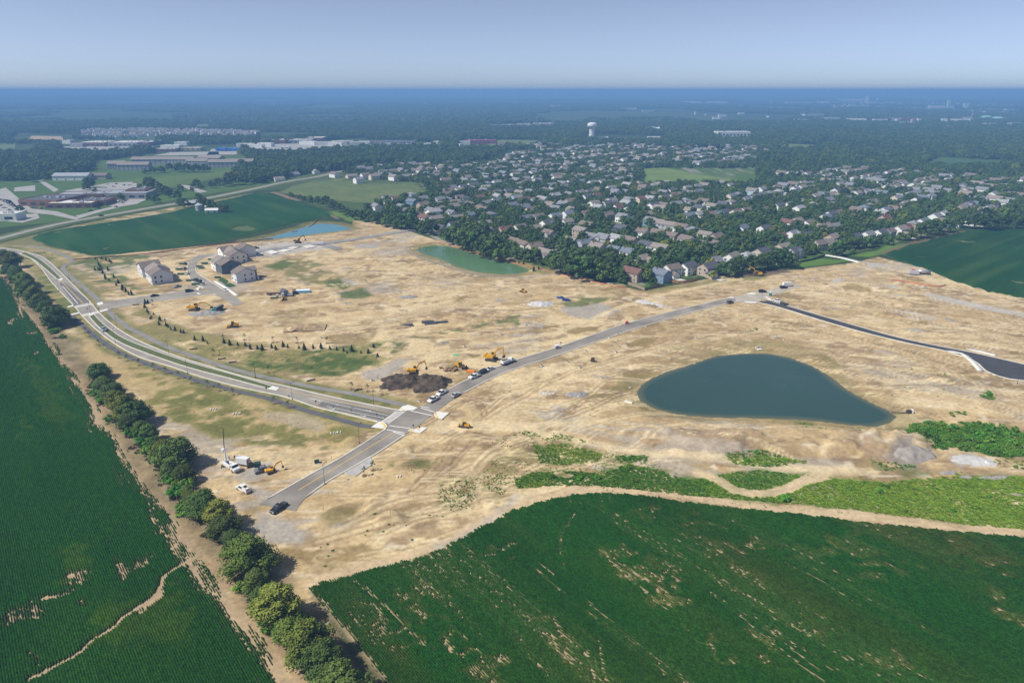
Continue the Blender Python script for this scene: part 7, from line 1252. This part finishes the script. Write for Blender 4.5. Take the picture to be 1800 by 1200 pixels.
boxthing('red_pump', 'small red pump on the edge of the upper street', 'pump', 1102, 569, [('tank', (0, 0, .9), (1.6, 1.1, 1.0), PM['red'], (.9, .9)), ('skid', (0, 0, .25), (1.9, 1.3, .35), STEEL, (1, 1))]); boxthing('utility_cabinet', 'grey utility cart standing on the street', 'cabinet', 979, 612, [('body', (0, 0, .9), (2.0, 1.4, 1.2), UNITM, (.95, .95)), ('roof', (0, 0, 1.6), (2.1, 1.5, .1), TARP, (1, 1)), ('axle', (0, 0, .25), (1.0, 1.6, .5), RUB, (.8, 1))], .3)
boxthing('transformer_box', 'dark green transformer box behind the grey pickup', 'cabinet', 453, 819, [('cabinet', (0, 0, .9), (1.9, 1.7, 1.6), mat('transformer_green', (.02, .06, .045), .6), (.97, .97)), ('pad', (0, 0, .06), (2.3, 2.1, .14), CONC, (1, 1))], .2); boxthing('cable_reel', 'dark cable reel cart right of the white box trailer', 'reel', 440, 818, [('cradle', (0, 0, .4), (2.2, 1.8, .5), STEEL, (.8, 1)), ('reel', (0, 0, 1.2), (1.7, 1.5, 1.7), mat('reel_wood', (.16, .12, .09), .9), (.5, 1))], .4); boxthing('transformer_box', 'dark green transformer box at the side of the lower street', 'cabinet', 557, 813, [('cabinet', (0, 0, .55), (1.6, 1.3, 1.0), mat('transformer_green', None), (.95, .9)), ('pad', (0, 0, .04), (2, 1.7, .12), CONC, (1, 1))], .3)
boxthing('brown_drum_heap', 'dark brown spoil drum on the dirt above the pond road', 'drum', 1042, 635, [('drum', (0, 0, .8), (2.0, 1.8, 1.6), mat('brown_heap', (.08, .05, .04), .9), (.7, .7)), ('lid', (0, 0, 1.65), (1.2, 1.1, .15), STEEL, (1, 1))]); boxthing('pond_pump', 'dark pump with white hood at the tip of the pond', 'pump', 1598, 724, [('engine', (0, 0, .7), (1.8, 1.2, 1.1), STEEL, (.9, .8)), ('hood', (1.1, 0, .9), (.6, 1.3, 1.3), TARP, (.7, .9)), ('hose', (-3.5, -.1, .1), (6, .25, .25), STEEL, (1, 1))], -.1); boxthing('culvert_outlet', 'pale concrete culvert mouth at the top of the large pond', 'culvert', 1333, 610, [('headwall', (0, 0, .3), (3.0, .5, 1.1), CONC, (.9, 1)), ('apron', (0, -1.2, .0), (2.6, 2, .2), CONC, (.8, 1)), ('opening', (0, -.27, .3), (1.0, .06, .7), STEEL, (1, 1))], .2)
boxthing('culvert_outlet', 'thin white culvert pipe end left of the large pond', 'culvert', 1105, 705, [('pipe', (0, 0, .25), (3.2, .5, .5), PIPW, (1, .8)), ('collar', (1.6, 0, .3), (.2, .8, .8), CONC, (1, 1))], -.6)
# pallets and brown offcuts by the loader, rubble heap
for k, (px, py) in enumerate(((786, 648), (790, 651), (794, 647), (797, 652), (801, 650), (783, 652), (804, 646), (775, 647))):
    boxthing('timber_pallet', 'brown timber pallet stack beside the loader, %s from the left' % nth([2, 3, 4, 5, 6, 1, 7, 0][k]), 'pallet', px, py, [('boards', (0, 0, .7), (1.5, 1.3, .25), DECK, (1, 1)), ('bearers', (0, 0, .3), (1.3, 1.1, .55), mat('old_timber', (.18, .11, .07), .9), (.9, 1))], random.uniform(0, 3), 'timber pallets')
# loose heaps: stone, topsoil, rubble
def heap(name, label, cat, px, py, rx, ry, h, m, rz=0.0, seed=1, rough=.35, dz=0.0, fl=2.0):
    x0, y0 = G(px, py); n = 44; a = np.linspace(-1.15, 1.15, n); gx, gy = np.meshgrid(a, a); r = np.hypot(gx, gy); wx, wy = gx * rx, gy * ry
    q = r + (fbm(wx + seed * 9, wy, max(rx, ry) * .5, seed, 4) - .5) * .95; z = h * np.clip(1 - q ** fl, -.2, 1) * (1 + rough * (fbm(wx, wy + seed * 5, 2.0, seed + 2, 4) - .5) * 2) - .12; z = np.where(q > 1.0, -.5, z)
    i = np.arange(n * n).reshape(n, n); me = mesh_np(name, np.c_[wx.ravel(), wy.ravel(), z.ravel()], np.stack([i[:-1, :-1], i[:-1, 1:], i[1:, 1:], i[1:, :-1]], -1).reshape(-1, 4), m, False)
    o = tag(obj(name, me, None, (x0, y0, tz(x0, y0) + dz)), label, cat); o.rotation_euler = (0, 0, rz); return o
STONE = mat('stone_chips', (.30, .285, .265), .95, .25, 1.5, bump=.5); TOPS = mat('black_topsoil', (.075, .054, .038), .95, .7, .4, bump=1.0); RUBB = mat('rubble_mix', (.48, .42, .34), .95, .35, 1.2, bump=.6); SPOIL = mat('sandy_spoil', (.36, .26, .15), .95, .25, .5, bump=.5); LIMEST = mat('pale_limestone', (.52, .50, .48), .95, .2, .8, bump=.4)
heap('topsoil_pile', 'large black topsoil pile above the crossing', 'soil pile', 734, 672, 17, 9.5, 2.5, TOPS, -.22, 1, 1.5, fl=1.6); heap('topsoil_pile', 'low black topsoil spread at the kerb below the pile', 'soil pile', 752, 680, 9, 4.5, .9, TOPS, .25, 2, .6)
heap('stone_pile', 'grey stone pile between excavator and dump truck', 'stone pile', 362, 551, 9, 4.5, 1.7, STONE, .05, 3); heap('stone_pile', 'grey stone pile left of the blue cars', 'stone pile', 946, 534, 10, 5, 1.6, LIMEST, .1, 4, .5); heap('stone_pile', 'small grey pile in the middle of the site', 'stone pile', 718, 522, 7, 3, 1.3, STONE, .1, 5)
for k, (px, py) in enumerate(((1134, 532), (1143, 534), (1152, 536), (1161, 538), (1127, 530))): heap('stone_pile', 'pale stone pile above the upper street, %s of five from the left' % nth([1, 2, 3, 4, 0][k]), 'stone pile', px, py, 3.4, 2.6, 1.4, LIMEST, 0, 10 + k)['group'] = 'tipped stone piles'
heap('rubble_heap', 'heap of pale rubble on the dirt right of the crossing', 'rubble', 962, 691, 3.6, 2.2, 1.0, RUBB, .2, 21, 1.0); heap('stone_pile', 'grey mound with weeds left of the large pond', 'stone pile', 1013, 693, 5, 3, 1.2, STONE, .1, 22); heap('spoil_heap', 'dark brown spoil heap in front of the suburb trees', 'soil pile', 1322, 484, 9, 2.2, 1.0, mat('brown_spoil', (.10, .07, .05), .95, .3, .6), .1, 23, .6)
heap('stone_pile', 'broad dark grey stone mound at the end of the berm', 'stone pile', 1603, 796, 8.5, 5.5, 2.6, mat('bluish_stone', (.30, .265, .235), .95, .25, .5, bump=.4), 0, 24, .12, fl=1.15); heap('limestone_spread', 'flat pale grey stone spread near the right edge', 'stone pile', 1704, 808, 10, 4, .5, LIMEST, -.1, 25, .3); heap('rubble_heap', 'white rubble right of the pale stone spread', 'rubble', 1735, 812, 2.6, 1.6, .7, mat('white_rubble', (.7, .69, .66), .9, .3, 1.5), 0, 26, 1.2)
for k, (px, py) in enumerate(((1668, 830), (1695, 837), (1735, 838), (1758, 837))): heap('rubble_heap', 'low grey stone heap in the weeds, %s from the left' % nth(k), 'rubble', px, py, 3.2, 1.2, .5, STONE, .1, 40 + k, .8)['group'] = 'low stone heaps in the weeds'
for k, (px, py, rx, ry, h) in enumerate(((536, 577, 9, 4.5, 1.5), (550, 553, 8, 3, .9), (560, 531, 9, 2, .8), (700, 575, 6, 2.5, .8), (930, 520, 8, 3, 1.0), (720, 650, 6, 3, .5), (1150, 776, 6, 3, .9))): heap('spoil_heap', 'brown spoil heap on the open site, %s of seven' % nth(k), 'soil pile', px, py, rx, ry, h, SPOIL, .15, 50 + k, .6)['group'] = 'brown spoil heaps'
# street lamps
lk = []; b = MB(); b.cyl((0, 0, -.1), (0, 0, .5), .2, .16, 8); lk.append(('base', b.mesh('base', STEEL), None, 'x')); b = MB(); b.cyl((0, 0, .4), (0, 0, 7.2), .065, .045, 6); lk.append(('pole', b.mesh('pole', STEEL), None, 'x')); b = MB(); b.cyl((0, 0, 7.0), (1.1, 0, 7.35), .05, .04, 5); lk.append(('arm', b.mesh('arm', STEEL), None, 'x')); b = MB(); b.box((1.4, 0, 7.33), (.8, .32, .14), taper=(.8, .7)); lk.append(('lamp_head', b.mesh('lamp_head', STEEL), 2, 'x'))
lamps = sorted([(571, 851), (632, 779), (514, 702), (450, 666), (657, 711), (330, 656), (203, 602.5), (297, 621), (206, 575), (123, 493), (104, 511), (449, 664), (1338, 532), (1788, 674), (73, 478), (160, 552), (92, 448)])
for k, (px, py) in enumerate(lamps): place(lk, 'street_lamp', 'thin dark street lamp beside the roads, %s from the left' % nth(k), 'street lamp', on(px, py), random.uniform(-1, 1) + 1.2, 'street lamps')
sk = []; b = MB(); b.cyl((0, 0, -.1), (0, 0, 2.6), .035, .035, 5); sk.append(('post', b.mesh('post', STEEL), None, 'x')); b = MB(); b.box((0, -.05, 2.3), (.6, .04, .6)); sk.append(('plate', b.mesh('plate', STEEL), None, 'x'))
for k, (px, py) in enumerate(sorted([(469, 690), (509, 705), (556, 714), (587, 724), (618, 730), (663, 737), (738, 760), (727, 757), (155, 549), (175, 548), (80, 449)])): place(sk, 'sign_post', 'small dark sign post by the parkway, %s from the left' % nth(k), 'sign', on(px, py), random.uniform(-.5, .5), 'parkway sign posts')
# fences
def fence(name, pts, h, m, label, cat='fence', post=2.4, postm=None):
    p = resample(smooth_line(GP(pts), 3), max(2, int(sum(math.dist(a, b) for a, b in zip(GP(pts), GP(pts)[1:])) / post))); t = thing(name, label, cat, (*p[0], 0)); x0, y0 = p[0]; pb = MB()
    pb.box((0, 0, h / 2), (.12, .12, h + .1)); pm = pb.mesh('post', postm or DECK)
    for k, (x, y) in enumerate(p):
        z = tz(x, y); obj('post', pm, t, (x - x0, y - y0, z))
        if k + 1 < len(p):
            xn, yn = p[k + 1]; L_ = math.dist((x, y), (xn, yn)); b = MB(); b.box((L_ / 2, 0, h * .52), (L_ - .1, .06, h * .92)); o = obj('panel', b.mesh('panel', m), t, (x - x0, y - y0, z)); o.rotation_euler = (0, 0, math.atan2(yn - y, xn - x))
WOODF = mat('fence_wood', (.33, .25, .18), .9, .2, 2); WOODN = mat('new_fence_wood', (.42, .22, .11), .9, .2, 2); ORF = mat('orange_mesh', (.55, .17, .08), .8); BLF = mat('black_silt', (.03, .03, .03), .9)
fence('wooden_fence', [(1103, 500), (1118, 505), (1133, 511)], 1.9, WOODF, 'weathered wooden fence at the suburb corner by the tan house'); fence('wooden_fence', [(1133, 511), (1150, 507), (1168, 504)], 1.9, mat('dark_fence', (.14, .12, .10), .9), 'dark wooden fence at the suburb corner'); fence('wooden_fence', [(1170, 496), (1190, 498), (1210, 497), (1226, 492)], 1.8, WOODN, 'reddish wooden garden fence behind the white corner houses'); fence('wooden_fence', [(1228, 482), (1243, 480), (1254, 482)], 1.8, WOODN, 'reddish wooden garden fence near the yellow shrub'); fence('wooden_fence', [(1398, 463), (1430, 457), (1450, 450)], 1.6, BLF, 'dark garden fence above the green strip')
fence('orange_barrier', [(1568, 492), (1600, 496), (1635, 503), (1650, 504), (1663, 501)], .8, ORF, 'orange mesh barrier on the dirt at right', 'barrier', 3); fence('orange_barrier', [(128, 457), (165, 454), (230, 449), (300, 441), (380, 431), (440, 424), (480, 418)], .7, ORF, 'long orange mesh barrier along the far green field', 'barrier', 6); fence('orange_barrier', [(770, 423), (800, 432), (830, 442), (880, 455), (935, 468), (980, 481), (1040, 494), (1075, 503), (1102, 507)], .55, ORF, 'orange mesh barrier between the site and the suburb trees', 'barrier', 6); fence('orange_barrier', [(512, 406), (535, 401), (560, 387)], 1.0, ORF, 'short orange mesh barrier round the blue pond', 'barrier', 5)
for k, (px, py, hd) in enumerate(((340, 614, .3), (390, 631, .25), (409, 637, .25), (547, 669, .5), (630, 686, .5), (239, 536, .2))):
    t = thing('silt_roll', 'short black silt roll on the verge, %s from the left' % nth([1, 2, 3, 4, 5, 0][k]), 'silt roll', on(px, py), hd, 'black silt rolls'); b = MB(); b.cyl((-1.7, 0, .3), (1.7, 0, .5), .26, .26, 7); obj('roll', b.mesh('roll', BLF), t); b = MB(); [b.cyl((x, .2, 0), (x, .2, 1.0), .04, .04, 4) for x in (-1.4, 1.4)]; obj('stakes', b.mesh('stakes', DECK), t)
# inlets and marker stakes dotted over the site
ik = []; b = MB(); b.box((0, 0, .25), (1.3, 1.0, .5), taper=(.95, .95)); ik.append(('box', b.mesh('box', CONC), None, 'x')); b = MB(); b.box((0, 0, .53), (.9, .6, .06)); ik.append(('grate', b.mesh('grate', STEEL), None, 'x'))
inl = [(1085, 587), (985, 603), (1136, 574), (1193, 561), (1250, 545), (1216, 566), (1085, 599), (1030, 617), (998, 636), (952, 643), (1072, 594), (925, 571), (1009, 555), (1110, 526), (1071, 499), (1225, 595), (1057, 664), (1307, 552), (1083, 618), (564, 594), (1108, 678), (1222, 635), (1596, 634), (1467, 528), (1558, 547), (1615, 561), (1463, 596), (1752, 594), (1780, 600), (880, 588), (817, 608), (1020, 646), (1365, 592), (1379, 598), (654, 668), (737, 705)]
for k, (px, py) in enumerate(sorted(inl)): place(ik, 'storm_inlet', 'small pale concrete storm inlet on the dirt, %s from the left' % nth(k), 'inlet', on(px, py), random.uniform(0, 3), 'storm inlets', random.uniform(.7, 1.1))
tk = []; b = MB(); b.cyl((0, 0, -.1), (0, 0, 1.5), .05, .05, 4); tk.append(('stake', b.mesh('stake', DECK), None, 'x')); b = MB(); b.box((0, 0, 1.4), (.25, .06, .2)); tk.append(('ribbon', b.mesh('ribbon', ORG), None, 'x'))
random.seed(9); stk = [(random.uniform(600, 1780), random.uniform(430, 640)) for _ in range(90)] + [(random.uniform(560, 900), random.uniform(780, 930)) for _ in range(14)]
stk = [q for q in stk if in_poly(np.array([G(*q)[0]]), np.array([G(*q)[1]]), W_['site'])[0] and not any(in_poly(np.array([G(*q)[0]]), np.array([G(*q)[1]]), p)[0] for p in ROADPOLYS + [W_['pb'], W_['pg']])]
for k, (px, py) in enumerate(sorted(stk)): place(tk, 'survey_stake', 'thin wooden survey stake on the open dirt, %s from the left' % nth(k), 'stake', on(px, py), random.uniform(0, 3), 'survey stakes')
# two workers by the bucket truck
def person(px, py, label, shirt, trousers, rz):
    t = thing('person', label, 'person', on(px, py), rz)
    sk_ = {'pel': (0, 0, .95, .15), 'bel': (0, 0, 1.15, .15), 'che': (0, 0, 1.38, .17), 'nec': (0, 0, 1.53, .07), 'hea': (.01, 0, 1.66, .105), 'top': (.0, 0, 1.78, .07), 'hl': (0, .1, .9, .1), 'kl': (.03, .11, .5, .075), 'al': (0, .12, .09, .055), 'tl': (.16, .12, .04, .045), 'hr': (0, -.1, .9, .1), 'kr': (.03, -.12, .5, .075), 'ar': (-.02, -.13, .09, .055), 'tr': (.14, -.13, .04, .045), 'sl': (0, .19, 1.43, .07), 'el': (.02, .27, 1.15, .05), 'wl': (.14, .27, .93, .038), 'fl': (.19, .26, .84, .04), 'sr': (0, -.19, 1.43, .07), 'er': (.02, -.27, 1.15, .05), 'wr': (.14, -.27, .93, .038), 'fr': (.19, -.26, .84, .04)}
    ed = [('pel', 'bel'), ('bel', 'che'), ('che', 'nec'), ('nec', 'hea'), ('hea', 'top'), ('pel', 'hl'), ('hl', 'kl'), ('kl', 'al'), ('al', 'tl'), ('pel', 'hr'), ('hr', 'kr'), ('kr', 'ar'), ('ar', 'tr'), ('che', 'sl'), ('sl', 'el'), ('el', 'wl'), ('wl', 'fl'), ('che', 'sr'), ('sr', 'er'), ('er', 'wr'), ('wr', 'fr')]
    ks = list(sk_); me = bpy.data.meshes.new('body'); me.from_pydata([sk_[q][:3] for q in ks], [(ks.index(a), ks.index(b)) for a, b in ed], []); me.materials.append(trousers); o = obj('body', me, t)
    md = o.modifiers.new('skin', 'SKIN'); sv = me.skin_vertices[0].data
    for q, v in zip(ks, sv): v.radius = (sk_[q][3],) * 2; v.use_root = q == 'pel'
    o.modifiers.new('smooth', 'SUBSURF').levels = 1; o.modifiers['smooth'].render_levels = 1
    b = MB(); b.cyl((0, 0, 1.02), (0, 0, 1.47), .2, .22, 10); obj('vest', b.mesh('vest', shirt), t); b = MB(); b.cyl((0, 0, 1.70), (0, 0, 1.84), .14, .08, 10); b.cyl((0, 0, 1.69), (0, 0, 1.71), .17, .17, 10); obj('hard_hat', b.mesh('hard_hat', PM['white']), t)
person(403, 808, 'person in a red orange vest standing behind the bucket truck', mat('vest_red', (.7, .12, .05), .8), PM['dark blue'], .5); person(413, 807, 'person in dark clothes standing right of the red vest', STEEL, PM['dark blue'], 2.5); person(766, 701, 'person in a yellow vest beside the parked white pickups', mat('vest_yellow', (.65, .6, .05), .8), PM['grey'], 1.0)
build_haze()
